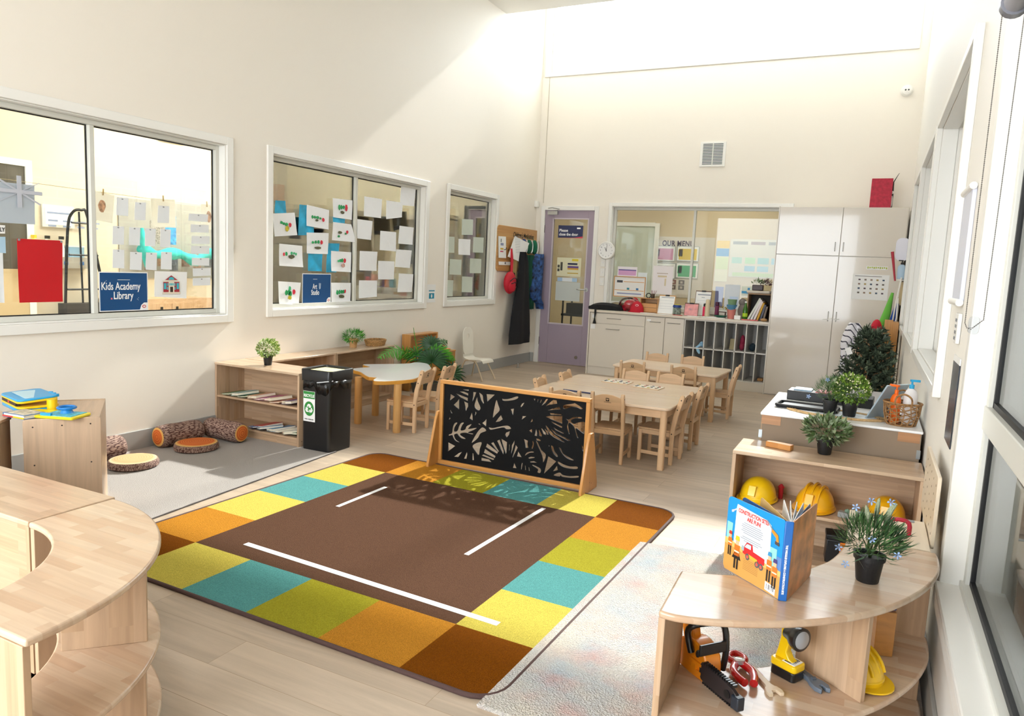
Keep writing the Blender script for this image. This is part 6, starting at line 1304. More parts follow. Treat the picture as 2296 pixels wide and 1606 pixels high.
jar=lth('craft_jar',2.085,-.40,[(.04,0),(.048,.01),(.048,.075),(.04,.09)],mat('jar_mix','7d8a80',.3,var=.8,vs=50),'clear jar of small toys with a blue and yellow lid','jar',[('lid',[(.050,.088),(.052,.10),(.045,.118)],mat('lid_blue','1d3f8f',.4)),('lid_top',[(.036,.118),(.034,.124)],mat('lid_yellow','d9cf3a',.5))])
e=board('clipboard',2.255,-.42,.165,.155,14,'pink fronted clipboard leaning at the counter edge',mat('dark_board','6b4a3a',.6),mat('pink_print','e8a0a0',.5,var=.2,vs=20),[(.3,.5,.5,.54)])
board('clipboard',2.33,-.20,.19,.305,14,'tall clipboard with a printed form behind the pink one',mat('dark_board','6b4a3a',.6),whitem_m,[(.15,.95,.82,.86),(.15,.9,.6,.605),(.4,.6,.72,.74)])
for x,l,w in ((1.76,'white papers lying at the counter edge under the organiser',.085),(1.98,'white papers with an orange edge before the clipboard',.09),(2.30,'white papers under the pink clipboard',.07)):
    o=MB().box(-w,w,-.035,.035,0,.004).build('loose_papers',whitem_m,loc=(x,-.485,Z),rz=R_(-4)); tag(o,l,'paper')
o=MB().box(-.055,.055,-.02,.02,0,.006).build('red_strip_toy',mat('red_plastic','c03028',.4),loc=(2.12,-.50,Z)); tag(o,'thin red ruler lying before the jar','ruler')
lth('drink_flask',2.405,-.37,[(.022,0),(.024,.003),(.024,.115),(.015,.12)],mat('hot_pink','e8305f',.4),'hot pink drink bottle with a clip lid','bottle',[('lid',[(.016,.12),(.018,.125),(.018,.15),(.008,.155)],black_m)])
lth('drink_flask',2.445,-.42,[(.026,0),(.028,.004),(.028,.13),(.024,.14),(.024,.18),(.020,.195),(.010,.198)],mat('cream_flask','d9c9a8',.4),'tall cream thermos flask in front of the pink bottle','flask')
lth('drink_flask',2.53,-.30,[(.022,0),(.024,.004),(.024,.12),(.018,.125)],mat('maroon_flask','7a2f55',.3),'maroon drink bottle behind the green dish','bottle',[('lid',[(.020,.125),(.023,.13),(.023,.165),(.018,.17)],mat('plum_lid','4a1d3a',.4))])
o=MB().prism(rrect(-.13,.13,-.07,.07,.01),0,.008).build('serving_tray',whitem_m,loc=(2.53,-.44,Z),bevel=.002); tag(o,'thin white tray under the thermos flask and dish','tray')
for ob in [q for q in COL.objects if q.name.startswith('drink_flask') and q.location.x>2.42 and not q.parent]: ob.location.z=Z+.0085
o=MB().lathe([(.03,0),(.055,.012),(.062,.022),(.058,.022),(.04,.010)],24,sx=1.2).build('green_dish',mat('bottle_green','17604a',.4),loc=(2.60,-.42,Z+.0085)); tag(o,'shallow dark green dish on the white tray','dish')
e=empty('yellow_toy',(2.585,-.27,Z),label='brown stand with yellow leaves behind the green dish',cat='toy'); MB().box(-.05,.05,-.03,.03,.06,.068).box(-.045,-.038,-.03,.03,0,.06).box(.038,.045,-.03,.03,0,.06).build('stand',mat('dark_brown_wood','5a3626',.5),e); rnd=random.Random(2); m=MB(); leaves(m,(0,0,.10),26,(.05,.02,.03),.03,rnd,asp=.5); m.build('yellow_leaves',mat('mustard','b59a2a',.6),e,ang=60)
e=lth('toy_bucket',2.715,-.40,[(.038,0),(.040,.003),(.051,.105),(.054,.11),(.050,.11)],mat('bucket_pink','e08a80',.5),'salmon pink toy bucket at the bottom of the bucket stack','bucket')
e=lth('toy_bucket',2.715,-.40,[(.040,0),(.054,.045),(.058,.05),(.052,.05)],mat('bucket_blue','5a92b5',.5),'blue toy bucket in the middle of the bucket stack','bucket'); e.location.z=Z+.111; MB().tube(smooth_poly([(-.056,0,.045),(-.04,-.05,.01),(0,-.062,-.004),(.04,-.05,.01),(.056,0,.045)],4,False),.004,6).build('handle',mat('bucket_blue','5a92b5',.5),e)
e=lth('toy_bucket',2.715,-.40,[(.044,0),(.052,.055),(.056,.06),(.050,.06)],mat('bucket_green','7fa37a',.5),'sage green toy bucket on top of the bucket stack','bucket'); e.location.z=Z+.162
lth('green_bottle',2.868,-.40,[(.026,0),(.028,.004),(.028,.11),(.014,.16),(.011,.19),(.011,.195)],mat('green_glass','4a8a2a',.15,trans=.3),'green glass bottle with a white cap and lime label','bottle',[('lime_label',[(.0285,.035),(.0285,.075)],mat('lime_label','b5dc28',.5)),('cap',[(.013,.193),(.013,.21)],whitem_m)])
o=MB().box(-.035,.035,-.03,.03,0,.045).build('white_tub',whitem_m,loc=(2.795,-.44,Z),bevel=.004); tag(o,'small white tub between the pink bucket and the green bottle','tub')
o=MB().ell((0,0,.09),(.06,.04,.09),14,9).ell((-.01,0,.19),(.045,.035,.045),12,8).build('grey_bag',mat('grey_plush','8d8580',.9,bump=.5,bs=40),loc=(2.81,-.20,Z)); tag(o,'rumpled grey plush bag behind the green bottle','bag')
e=empty('box_shelf',(3.01,-.28,Z),label='open wooden box shelf of folders at the right end of the counter',cat='shelf'); MB().box(-.13,.13,-.12,.12,.292,.305).box(-.13,-.118,-.12,.12,0,.292).box(.118,.13,-.12,.12,0,.292).box(-.118,.118,.11,.12,0,.292).build('case',wood('dull_oak','a68460','94744f','xz',rough=.5,bl=2,bw=1),e,bevel=.001); MB().box(-.117,.117,.100,.109,.001,.29).build('dark_back',mat('shelf_dark','3a332e',.7),e)
fc=[('dfe3d8','white green folder leaning leftmost in the box shelf'),('ece9ea','white folder leaning second in the box shelf'),('efe3e3','white and red folder leaning third in the box shelf'),('d9a51a','mustard folder leaning in the box shelf'),('55586b','slate folder leaning in the box shelf'),('7a6a58','brown folder at the right of the box shelf')]
for i,(c,l) in enumerate(fc):
    h=.27-.022*i; o=MB().box(-.011,.011,-.09,.09,0,h).build('folder',mat('folder_'+c,c,.5),loc=(2.905+.034*i,-.31-.005*i,Z+.007),rot=(0,R_(25-3*i),0),bevel=.001); tag(o,l,'folder','folders in the box shelf')
o=MB().prism(rrect(-.13,.13,-.06,.06,.02),0,.03).build('scalloped_dish',mat('stone_white','d9cfc2',.5),loc=(2.985,-.30,Z+.306),bevel=.008); tag(o,'long cream dish on top of the box shelf','dish')
e=empty('succulent_planter',(2.985,-.30,Z+.337),label='dark planter of spiky green and purple succulents on the cream dish',cat='plant'); MB().box(-.075,.045,-.035,.035,0,.065).build('pot',mat('aubergine_pot','3a2226',.4),e,bevel=.008); rnd=random.Random(9); m=MB(); leaves(m,(-.02,0,.07),90,(.06,.035,.04),.045,rnd,asp=.14,up=.6,zmin=0); m.build('green_leaves',leafmat('succ_green','5f7a4a'),e,ang=60); m=MB(); leaves(m,(.07,0,.06),80,(.05,.03,.05),.04,rnd,asp=.2,up=.5,zmin=-.1); m.build('purple_leaves',leafmat('succ_purple','5a3a44'),e,ang=60)
o=MB().prism([(0,0),(.05,0),(.05,.26),(.02,.22)],-.08,.0,'y').build('white_folder',mat('folder_white','dfe3e6',.5),loc=(3.10,-.12,Z+.306)); tag(o,'tall white folder leaning against the cupboard above the box shelf','folder')
o=MB().box(-.09,.09,-.02,.02,0,.012).build('red_tray',mat('coral_plastic','d05a5a',.4,var=.4,vs=60),loc=(2.94,-.50,Z),bevel=.003); tag(o,'flat red trinket tray in front of the folders','tray')
o=MB().ell((0,0,.018),(.04,.02,.018),12,6).build('rope_toy',mat('tan_rope','b58a5a',.8),loc=(3.09,-.50,Z)); tag(o,'tan coil at the right end of the counter','rope')
# ---------------- medication board with hanging things on the left wall
q=dict((k,v) for k,v in MED); b=q['board']
e=empty('medication_board',(0,-.545,1.50),label='wooden wall board lettered Childrens Medication beside the purple door',cat='board'); MB().prism([(y,z) for y,z in rrect(-.60,.60,-.28,.275,.05)],.001,.026,'x').build('board',wood('bamboo_board','cf9f62','c08c50','yz',rough=.35,bl=2,bw=.09),e,bevel=.004)
FY=lambda y,z: frameM((.0275,y,z),(0,1,0),(0,0,1)); ink=mat('black_script','1c1a18',.6)
text("Children's Medication",.085,ink,e,FY(-.18,.155),bold=.0012,sx=.82,shear=.2)
m=MB(); 
for i in range(9): m.tube([(.026,-.42+i*.115,-.02),(.060,-.42+i*.115,-.015),(.062,-.42+i*.115,.01)],.005,6)
m.build('hooks',mat('iron_hook','3a3632',.4,metal=.6),e)
def fl(name,q,label,bits,x=.031,tiltz=0):
    cy=sum(p[0] for p in q)/4; cz=sum(p[1] for p in q)/4; o=empty(name,(x,cy,cz),label=label,cat='paper'); MB().prism([(a-cy,b-cz) for a,b in q],0,.002,'x').build('sheet',whitem_m,o)
    by={}
    for a,b_,c,d,col in bits: by.setdefault(col,MB()).box(.002,.0026,a,b_,c,d)
    for col,mb in by.items(): mb.build('print_block',mat('print_'+col,col,.6),o)
fl('colour_list',q['chart'],'white list with coloured stripes pinned to the medication board',[(-.05,.03,.02,.05,'8a93b5'),(-.05,.03,-.03,-.01,'d9b53a'),(-.05,.03,-.06,-.045,'c8436a'),(-.05,-.03,.06,.10,'6b7a72')])
fl('name_label',q['label'],'small white name label low on the medication board',[(-.0,.03,-.01,.015,'55565a')])
o=empty('hanging_papers',(.085,-.735,1.555),label='curled sheaf of white printed papers hanging from the medication board',cat='paper',rot=(0,0,R_(-8))); 
m=MB(); pp=[(a+.735,b-1.555) for a,b in q['paper']]; m.prism([(a*1.0,b_*1.0) for a,b_ in pp],0,.006,'x'); m.build('sheaf',whitem_m,o); m=MB()
for i in range(11): z=.10-.02*i; m.box(.006,.0068,-.055+.004*i,.075-.0*i,z,z+.004)
m.build('text_lines',mat('text_grey','a9a9ad',.6),o)
def cap(y,c,label):
    e=empty('sun_cap',(.075,y,1.545),label=label,cat='hat',group='caps hung on the medication board'); cm=mat('cap_'+c,c,.8); MB().ell((0,0,0),(.035,.06,.095),16,10).build('crown',cm,e); m=MB(); m.tube([(.034+.0,.045*math.cos(a)+.0,.08*math.sin(a)) for a in [R_(-80+16*k) for k in range(11)]],.007,6); m.build('white_piping',signw_m,e); MB().tube([(-.02,0,.09),(-.03,0,.115)],.004,5).build('loop',cm,e)
cap(-.50,'1f3f7a','blue cap with a white trim hung on the medication board'); cap(-.34,'14644a','left green cap hung on the medication board'); cap(-.17,'157050','right green cap hung nearest the purple door')
# red backpack
e=empty('red_backpack',(.10,-.90,1.10),label='small red backpack hanging under the medication board',cat='bag'); rc=mat('red_nylon','c4142c',.6,bump=.2,bs=40)
MB().ell((0,0,-.02),(.06,.13,.14),18,10).build('body',rc,e); MB().ell((.045,-.03,-.07),(.035,.085,.07),14,8).build('front_pocket',rc,e); m=MB(); 
for pz in ([(.06,-.11,-.0),(.075,-.03,.04),(.065,.06,.02),(.05,.10,-.05)],[(.075,-.10,-.03),(.09,-.02,-.015),(.08,.05,-.05)]): m.tube(smooth_poly(pz,4,False),.006,6)
m.build('zips',black_m,e); MB().tube([(0,.03,.10),(-.01,.05,.26),(-.03,.05,.40)],.018,6).build('top_strap',rc,e); MB().tube([(.0,.10,.10),(.02,.14,-.03),(.0,.12,-.12)],.012,6).build('side_strap',black_m,e)
def drape(name,loc,outline_l,outline_r,zs,label,cat,m,dep=.05,folds=3,seed=1,amp=.012):
    e=empty(name,loc,label=label,cat=cat); rnd=random.Random(seed); N=22; vs=[];fs=[]
    for z,l,r in zip(zs,outline_l,outline_r):
        for s in (0,1):
            for i in range(N+1):
                t=i/N; y=l+(r-l)*t; prof=math.sin(PI*t)**.5; x=(dep*prof+amp*math.sin(t*folds*2*PI+seed+z*2)) if s==0 else -.008
                vs.append((max(x,-.004 if s==0 else -.02),y,z))
    K=N+1; R=len(zs)
    for j in range(R-1):
        for i in range(N):
            a=j*2*K+i; fs.append((a,a+1,a+2*K+1,a+2*K)); b=a+K; fs.append((b+1,b,b+2*K,b+2*K+1))
        a=j*2*K; fs.append((a,a+2*K,a+3*K,a+K)); a+=N; fs.append((a,a+K,a+3*K,a+2*K))
    for base in (0,(R-1)*2*K): fs.append(tuple([base+i for i in range(K)]+[base+K+i for i in range(K)][::-1]))
    mb=MB().add(vs,fs); mb.build('cloth',m,e,ang=70); return e
drape('black_apron',(.11,0,0),[-.66,-.67,-.68,-.69,-.71,-.78,-.83,-.87,-.87],[-.60,-.54,-.47,-.43,-.40,-.35,-.30,-.27,-.28],[1.47,1.42,1.35,1.2,1.05,.85,.65,.42,.30],'long plain black apron hanging from the medication board','apron',mat('black_apron_cloth','141418',.9),dep=.055,folds=2,seed=3,amp=.01)
drape('tan_bag',(.05,0,0),[-.78,-.79,-.78,-.74],[-.66,-.66,-.66,-.68],[1.40,1.25,1.10,1.00],'tan cloth bag hanging between the red backpack and the black apron','bag',mat('tan_canvas','b39a66',.9,bump=.2),dep=.03,seed=2)
drape('green_apron',(.075,0,0),[-.38,-.39,-.41,-.40,-.38,-.38],[-.22,-.20,-.16,-.14,-.14,-.14],[1.44,1.30,1.10,.95,.80,.73],'dark green smock hanging between the black apron and the patterned jacket','apron',mat('forest_cloth','0f4a3a',.9),dep=.04,seed=4)
e=drape('patterned_jacket',(.115,0,0),[-.20,-.27,-.29,-.29,-.32,-.31,-.12,-.10],[-.04,.02-.04,.05-.07,-.02,-.015,-.015,-.015,-.02],[1.46,1.40,1.30,1.18,1.0,.88,.80,.73],'navy jacket with a blue and white sea pattern nearest the purple door','jacket',mat('sea_print_jacket','2a4a80',.7,var=1.0,vs=22),dep=.075,seed=6,folds=2)
# ================================================================ right side: helmet shelf, bench, curved unit
shelf_unit((4.046,-5.715,0),0,.762,.285,.51,'wooden shelf of yellow safety helmets below the plant and block',shelves=(.05,.27))
# green paint chips on the top edge
yel=mat('helmet_yellow','f0c20e',.3,coat=.4); yel2=mat('helmet_amber','f0b010',.3,coat=.4)
def helmet(x,y,z,rz,m,label,s=1.0,badge=True,rot=None,ribs=0):
    e=empty('safety_helmet',(x,y,z),rz,label,'helmet','yellow toy safety helmets',rot=rot)
    a,b,h=.078*s,.092*s,.088*s
    q=MB(); q.ell((0,0,.018*s),(a,b,h),28,12,v0=0); 
    if ribs:
        for dx in (-.03,0,.03): q.tube([(dx*s,b*.93*math.cos(R_(t)),.020*s+(h+.003)*math.sin(R_(t))*math.sqrt(max(0,1-(dx*s/a)**2))) for t in range(15,166,10)],.006*s,6)
    q.build('shell',m,e)
    br=[]
    for k in range(36):
        t=2*PI*k/36; ex=.008*s+(.026*s if math.sin(t)<0 else .004*s)*max(0,abs(math.sin(t)))**2; br.append(((a+ex)*math.cos(t),(b+ex)*math.sin(t)))
    q=MB(); q.prism(br,.004*s,.009*s); q.lathe([(a*1.01,.004*s),(a*1.03,.022*s),(a*.99,.026*s)],28,sy=b/a); q.build('brim',m,e,bevel=.001)
    if badge: q=MB(); q.X=TR((0,-b*.90,.055*s),rx=R_(-20)); q.box(-.017*s,.017*s,-.010,.008,-.024*s,.024*s); q.build('badge_plate',m,e,bevel=.002)
    return e
helmet(3.777,-5.60,.2705,R_(-12),yel,'lemon yellow safety helmet at the left end of the shelf')
helmet(4.02,-5.59,.2705,R_(-14),yel2,'amber ridged safety helmet in the middle of the shelf',1.02,ribs=1)
helmet(4.305,-5.575,.2705,R_(-6),yel2,'yellow safety helmet at the right end of the shelf behind the flowering plant',.98)
o=MB().lathe([(.010,0),(.012,.05),(.016,.055),(.004,.07)],10).build('red_toy_tool',mat('deep_red_plastic','a81f26',.4),loc=(3.868,-5.53,.2705)); tag(o,'small red toy part behind the left helmet','toy')
e=empty('toy_clamp',(4.145,-5.65,.2705),R_(-10),'small grey toy vice between the middle and right helmets','toy'); MB().box(-.025,.025,-.018,.018,0,.024).build('body',mat('grey_plastic','8f918f',.4),e,bevel=.003); MB().ell((.01,0,.03),(.012,.010,.010),10,6).build('knob',mat('dull_green','6f8a78',.5),e)
e=empty('toolbox',(4.135,-5.59,.0505),R_(6),'black toy toolbox with an orange latch on the bottom shelf','toolbox'); MB().box(-.055,.075,-.045,.045,0,.105).build('body',mat('toolbox_black','1a1a1c',.4),e,bevel=.004); MB().box(-.058,.078,-.048,.048,.105,.128).build('lid',mat('toolbox_black','1a1a1c',.4),e,bevel=.004); MB().box(-.0,.05,-.053,-.045,.05,.10).build('orange_latch',mat('latch_orange','e07a1a',.4),e,bevel=.002)
# block and plants on the helmet shelf
o=MB().box(-.058,.058,-.020,.020,0,.026).build('wooden_block',wood('stained_block','c88a48','b87838','xy',rough=.35,bl=1,bw=1,grain=.2),loc=(3.845,-5.548,.5105),rz=R_(-16),bevel=.003); tag(o,'long honey coloured wooden block on the helmet shelf','block')
bushy((4.035,-5.53,.5105),'silvery broad-leaved plant in a black pot on the helmet shelf',['8a9a78','6f8358','a3b08a','55703f'],(.088,.07,.050),300,.034,.112,seed=11,pr=.037,ph=.070,asp=.42)
# kitchen/puppet counter with the cardboard back behind
e=empty('play_counter',(4.075,-5.18,0),0,'white topped play counter showing its brown cardboard back above the helmet shelf','counter')
MB().box(-.335,.343,-.205,-.195,.12,.628).build('back_panel',brownback_m,e); MB().box(-.339,-.329,-.20,.52,0,.628).build('side_panel',lwm('yz'),e); MB().box(.333,.343,-.20,.52,0,.628).build('side_panel',lwm('yz'),e)
MB().prism(smooth_poly([(-.345,-.21),(.348,-.21)],1,False)+[(.348,.53),(-.345,.53)],.628,.640).build('white_top',mat('white_cover','f3f4f5',.35),e,bevel=.003)
for s in (-1,1): m=MB(); m.prism([(s*.338,.628),(s*.338,.585),(s*.25,.585),(s*.25,.628)],-.2065,-.205,'y'); m.build('corner_block',wood('tan_corner','b98a62','b08058','xz'),e); MB().box(s*.338-.008,s*.338+.008,-.208,-.2065,.515,.555).build('hinge_plate',mat('galvanised','a9b0b3',.3,metal=.8),e)
ct=.6405
# marker prints on the white top
o=MB().prism([(.0,0),(.13,.0),(.13,.09),(0,.09)],0,.0012).build('picture_sheet',mat('colour_scrawl','d9d3d6',.5,var=.35,vs=40),loc=(3.755,-5.365,ct),rz=R_(2)); tag(o,'sheet of small coloured drawings at the left corner of the play counter','paper')
e=empty('seed_tray',(3.92,-5.13,ct),R_(-4),'shallow black tray with a clear lid at the left of the play counter','tray'); bp=mat('tray_black','15171b',.3); MB().prism(rrect(-.14,.14,-.07,.07,.02),0,.006).build('base',bp,e); MB().tube([(x,y,.012) for x,y in rrect(-.14,.14,-.07,.07,.02)],.009,6,closed=True).build('rim',bp,e); MB().prism(rrect(-.12,.12,-.055,.055,.015),.008,.012).build('grey_insert',mat('tray_grey','8d949c',.3),e)
e=empty('black_crate',(4.02,-4.83,ct-.0),R_(-3),'black plastic crate of pink and blue papers behind the plants','crate'); MB().box(-.22,.2,-.07,.07,0,.05).build('body',mat('crate_black','191a1d',.5),e,bevel=.004); MB().box(-.08,.02,-.05,.05,.05,.055).build('pink_folder',mat('folder_pink','c2606a',.5),e); MB().box(-.19,-.10,-.05,.05,.05,.058).build('blue_folder',mat('folder_lblue','8fa6b8',.5),e)
e=empty('placemat',(4.055,-5.20,ct),R_(-4),'round braided placemat with a printed leaf centre','placemat'); m=MB()
for k in range(4):
    r=.155+.009*k; m.tube([((r+.0015*math.sin(j*1.9))*math.cos(2*PI*j/72)*1.22,(r+.0015*math.sin(j*1.9))*math.sin(2*PI*j/72)*.62,.004) for j in range(72)],.0045,5,closed=True)
m.build('braided_rim',mat('jute','c9a878',.8,var=.3,vs=90),e); MB().lathe([(.150,.001),(.150,.004)],40,sx=1.22,sy=.62).build('printed_centre',mat('leaf_print_white','d3d8dc',.5,var=.35,vs=22),e)
ct2=ct+.0045
bushy((4.115,-5.225,ct2),'round yellow-green buxus plant in a black pot on the placemat',['6f8f2f','8fae45','4f7424'],(.082,.082,.070),620,.017,.132,seed=21,flowers=120,pr=.037,ph=.068)
def spiky(loc,label,R,n,L,zc,seed,flowers=(),cols=('3f6030','567a40'),pr=.036,ph=.068,flc='9db7e0',spikes=3,sph=.1,blv=.012):
    e=empty('pot_plant',loc,label=label,cat='plant'); pot(e,pr,ph); rnd=random.Random(seed); m=MB(); leaves(m,(0,0,zc),n,R,L,rnd,mi=list(range(len(cols))),asp=.085,up=.55,zmin=-.7,bend=.6); m.build('foliage',[leafmat('blade_'+c,c) for c in cols],e,ang=60)
    m=MB(); stems(m,(0,0,ph*.8),(0,0,zc+.01),12,rnd,.0015); m.build('stems',leafmat('stem_dark','3d4f2a'),e)
    for i,(x,y,z) in enumerate(flowers):
        f=MB()
        for k in range(5): a=2*PI*k/5+i; f.add([(x,y,z),(x+blv*.7*math.cos(a-.35),y+.4*blv*math.sin(i),z+blv*.7*math.sin(a-.35)),(x+blv*math.cos(a),y-.003,z+blv*math.sin(a)),(x+blv*.7*math.cos(a+.35),y,z+blv*.7*math.sin(a+.35))],[(0,1,2,3)])
        f.build('blue_flower',mat('petal_'+flc,flc,.6),e,solid=.0006)
    for i in range(spikes):
        a=rnd.random()*2*PI; p0=Vector((.02*math.cos(a),.02*math.sin(a),zc)); p2=Vector(((.05+.03*rnd.random())*math.cos(a),.05*math.sin(a),zc+sph)); pts=[p0.lerp(p2,t)+Vector((0,0,.02*math.sin(PI*t))) for t in [k/8 for k in range(9)]]; MB().tube(pts,[.0012]*3+[.005,.0065,.006,.005,.004,.0015],7).build('flower_spike',mat('pale_spike','a3ad8d',.8,bump=.8,bs=150),e)
    return e
spiky((4.028,-5.215,ct2),'rosemary-like plant with small blue flowers beside the buxus on the placemat',(.06,.05,.05),520,.036,.11,31,flowers=[(-.10,-.02,.075),(-.02,-.05,.17)],sph=.07)
# oval acrylic frame leaning
e=empty('photo_stand',(4.235,-5.15,ct),label='tilted clear acrylic stand of cards at the right of the placemat',cat='stand',rot=(R_(0),R_(28),R_(-35))); MB().box(-.004,.004,-.085,.085,0,.20).build('clear_board',mat('frosted_acrylic','a9b9c2',.15),e,bevel=.002); MB().box(-.007,-.004,-.07,.07,.02,.18).build('grey_card',mat('card_grey','8d9a9f',.4,var=.3,vs=20),e)
# rope basket with bottles
e=empty('rope_basket',(4.335,-5.265,ct),0,'round rope basket with two looped handles holding soap bottles','basket'); rp_=mat('twisted_rope','9c7448',.8,var=.4,vs=80,bump=.5,bs=150); m=MB()
for j in range(7):
    z=.008+.0145*j; r=.062+.0022*j; m.tube([((r)*math.cos(2*PI*k/40),(r*.92)*math.sin(2*PI*k/40),z+.005*math.sin(k*1.25+j*2)) for k in range(40)],.0032,5,closed=True)
for k in range(16):
    a=2*PI*k/16; m.tube([(.062*math.cos(a),.057*math.sin(a),.002),(.075*math.cos(a+.12),.069*math.sin(a+.12),.055),(.078*math.cos(a),.072*math.sin(a),.102)],.0025,5)
m.build('woven_wall',rp_,e); MB().tube([(.079*math.cos(2*PI*k/40),.073*math.sin(2*PI*k/40),.104) for k in range(40)],.005,6,closed=True).build('rim',rp_,e); MB().lathe([(.06,0),(.062,.004)],24).build('base',rp_,e)
for s in (-1,1): MB().tube(smooth_poly([(-.035,s*.070,.10),(-.03,s*.074,.135),(0,s*.078,.152),(.03,s*.074,.135),(.035,s*.070,.10)],4,False),.0045,6).build('handle',rp_,e)
def pump(name,loc,w,h,m,mc,label,rz=0,neck=.03):
    e=empty(name,loc,rz,label,'bottle'); MB().lathe([(w*.9,0),(w,.006),(w,h*.8),(w*.75,h*.93),(w*.35,h)],20,sy=.72).build('body',m,e); MB().lathe([(w*.36,h),(w*.36,h+.018),(w*.15,h+.020),(w*.15,h+.032)],14).box(-.009,.032,-.008,.008,h+.032,h+.042).build('pump_top',mc,e,bevel=.001); return e
pump('soap_bottle',(4.305,-5.26,ct+.006),.024,.135,mat('orange_plastic','ef6a12',.3),mat('orange_plastic','ef6a12',.3),'orange pump bottle leaning inside the rope basket',R_(150))
pump('soap_bottle',(4.365,-5.25,ct+.006),.030,.165,mat('milky_plastic','e9e6e6',.35),mat('cyan_pump','1f9fd0',.35),'tall white pump bottle with a blue top in the rope basket',R_(10))
o=MB().box(-.03,.03,-.025,.025,0,.035).build('white_carton',whitem_m,loc=(4.275,-5.07,ct),bevel=.003); tag(o,'small white carton behind the rope basket','box')
# toy workbench between helmet shelf and curved unit
e=empty('toy_workbench',(4.28,-6.36,0),0,'pale wooden toy workbench with a peg board against the right wall','workbench'); pb=wood('pale_birch','e8d8c0','e2d0b6','yx',rough=.35,bl=2,bw=1,grain=.06)
MB().box(-.115,.112,-.28,.02,.492,.508).build('bench_top',pb,e,bevel=.003); MB().box(-.110,-.10,-.275,.015,0,.492).box(.10,.11,-.275,.015,0,.492).build('sides',pb,e); MB().box(-.10,.10,-.275,-.268,.2,.492).build('front_panel',pb,e)
MB().box(-.09,.08,-.012,.006,.5083,.511).build('grey_slot_plate',mat('slot_grey','8f969c',.3,metal=.3),e); MB().box(-.05,-.035,-.02,-.005,.509,.5125).box(.02,.03,-.008,.0,.511,.5135).build('brown_peg',mat('peg_brown','6b4a36',.5),e)
pg=MB().prism([(y,z) for y,z in rrect(-.205,.285,.49,.715,.014,4)],.114,.125,'x'); pgo=pg.build('peg_board',pb,e,bevel=.002); m=MB()
for i in range(10):
    for j in range(5):
        if (i+j)%2==0: m.tube([(.1135,-.17+.047*i,.53+.038*j),(.1142,-.17+.047*i,.53+.038*j)],.004,8)
m.build('peg_holes',mat('hole_shadow','7a6248',.6),pgo)
o=MB().tube(smooth_poly([(-.03,0,0),(-.028,0,.035),(0,0,.045),(.03,0,.038),(.032,0,0)],3,False),.007,8).build('curved_grip',mat('cherry_plastic','b5203a',.35),loc=(4.305,-6.52,.509)); tag(o,'red curved handle standing on the toy workbench behind the plant','handle')
# curved unit on the right
rt_=[(3.792,-7.449),(3.833,-7.452),(3.906,-7.430),(3.989,-7.390),(4.072,-7.338),(4.155,-7.269),(4.211,-7.210),(4.269,-7.134),(4.316,-7.052),(4.359,-6.956),(4.390,-6.857),(4.405,-6.778),(4.408,-6.70),(4.405,-6.648)]
ri_=[(4.165,-6.648),(4.162,-6.72),(4.150,-6.798),(4.129,-6.881),(4.104,-6.936),(4.065,-7.009),(4.015,-7.065),(3.955,-7.115),(3.885,-7.152),(3.83,-7.175),(3.782,-7.188)]
def pr2(k):
    a=[(x-4.0,y+7.0) for x,y in smooth_poly(rt_,3,False)+smooth_poly(ri_,3,False)]
    return a
def pr3(k): return pr2(k)
PN=[((-.200,-.446),(-.208,-.194),.05,.492,'end_panel'),((.075,-.005),(.240,-.128),.25,.492,'divider'),((.04,-.078),(.20,-.20),.05,.234,'divider'),((.168,.345),(.400,.345),.05,.492,'end_panel'),((.205,-.09+.0),(.33,-.04),.05,.234,'divider')]
curved((4.0,-7.0,0),pr3,'curved wooden shelf unit in the right foreground carrying the book and plant',pans=PN[:4]+[((.17,.33),(.40,.33),0,.034,'kick_board'),((-.2,-.44),(-.205,-.2),0,.034,'kick_board')])
T=.5105; S2=.2505
# plant on top
spiky((4.224,-6.985,T),'lavender-like plant with blue flowers in a black pot on the curved shelf',(.062,.055,.048),760,.042,.112,41,flowers=[(-.045,-.05,.205),(-.01,-.03,.222),(.035,-.02,.225),(.0,-.07,.135),(-.075,-.05,.092),(.06,-.05,.10),(-.055,-.06,.055)],cols=('35562c','4a6e3c','2c4a28'),pr=.037,ph=.074,spikes=4,sph=.10,blv=.011)
# open board book
BB=[('cyan','2a8fc8')]
e=empty('board_book',(4.040,-7.236,T),label='open board book standing upright on the curved shelf showing its construction site cover',cat='book')
bc=mat('cover_sky_blue','1f8fd0',.3); sand=mat('cover_sand','d09a58',.3); 
# back cover goes from the spine to the left-back; front cover towards the right-back
ba=math.atan2(-7.108+7.236,3.886-4.040); fa=math.atan2(-7.045+7.236,4.078-4.040); Hb=.200; Lb=.205
def leaf(a,L,H,t,m,name,par,o=(0,0,0)):
    b=MB(); b.prism([(x,z) for x,z in rrect(.0,L,0,H,.012,4)],-t/2,t/2,'y'); return b.build(name,m,par,loc=o,rz=a,bevel=.0005)
back=leaf(ba,Lb,Hb,.003,bc,'back_cover',e,(-.006,.0,0)); front=leaf(fa,Lb,Hb,.003,mat('cover_orange_photo','c98a55',.3,var=.5,vs=18),'front_cover',e,(.008,.002,0))
for i in range(5): leaf(fa+R_(4+4.5*i),Lb-.006,Hb-.006,.002,[mat('page_blue','5a7fae',.5,var=.4,vs=30),whitem_m,mat('page_grey','d9dde2',.5),whitem_m,mat('page_white','f0f0f0',.5)][i],'page',e,(.007-.001*i,.004,.002))
leaf(ba-R_(10),Lb-.006,Hb-.006,.002,mat('page_navy','2f5f9a',.5),'page',e,(-.004,.004,.002)); leaf(ba-R_(24),Lb-.006,Hb-.006,.002,mat('page_tan','d9b070',.5),'page',e,(-.002,.005,.002))
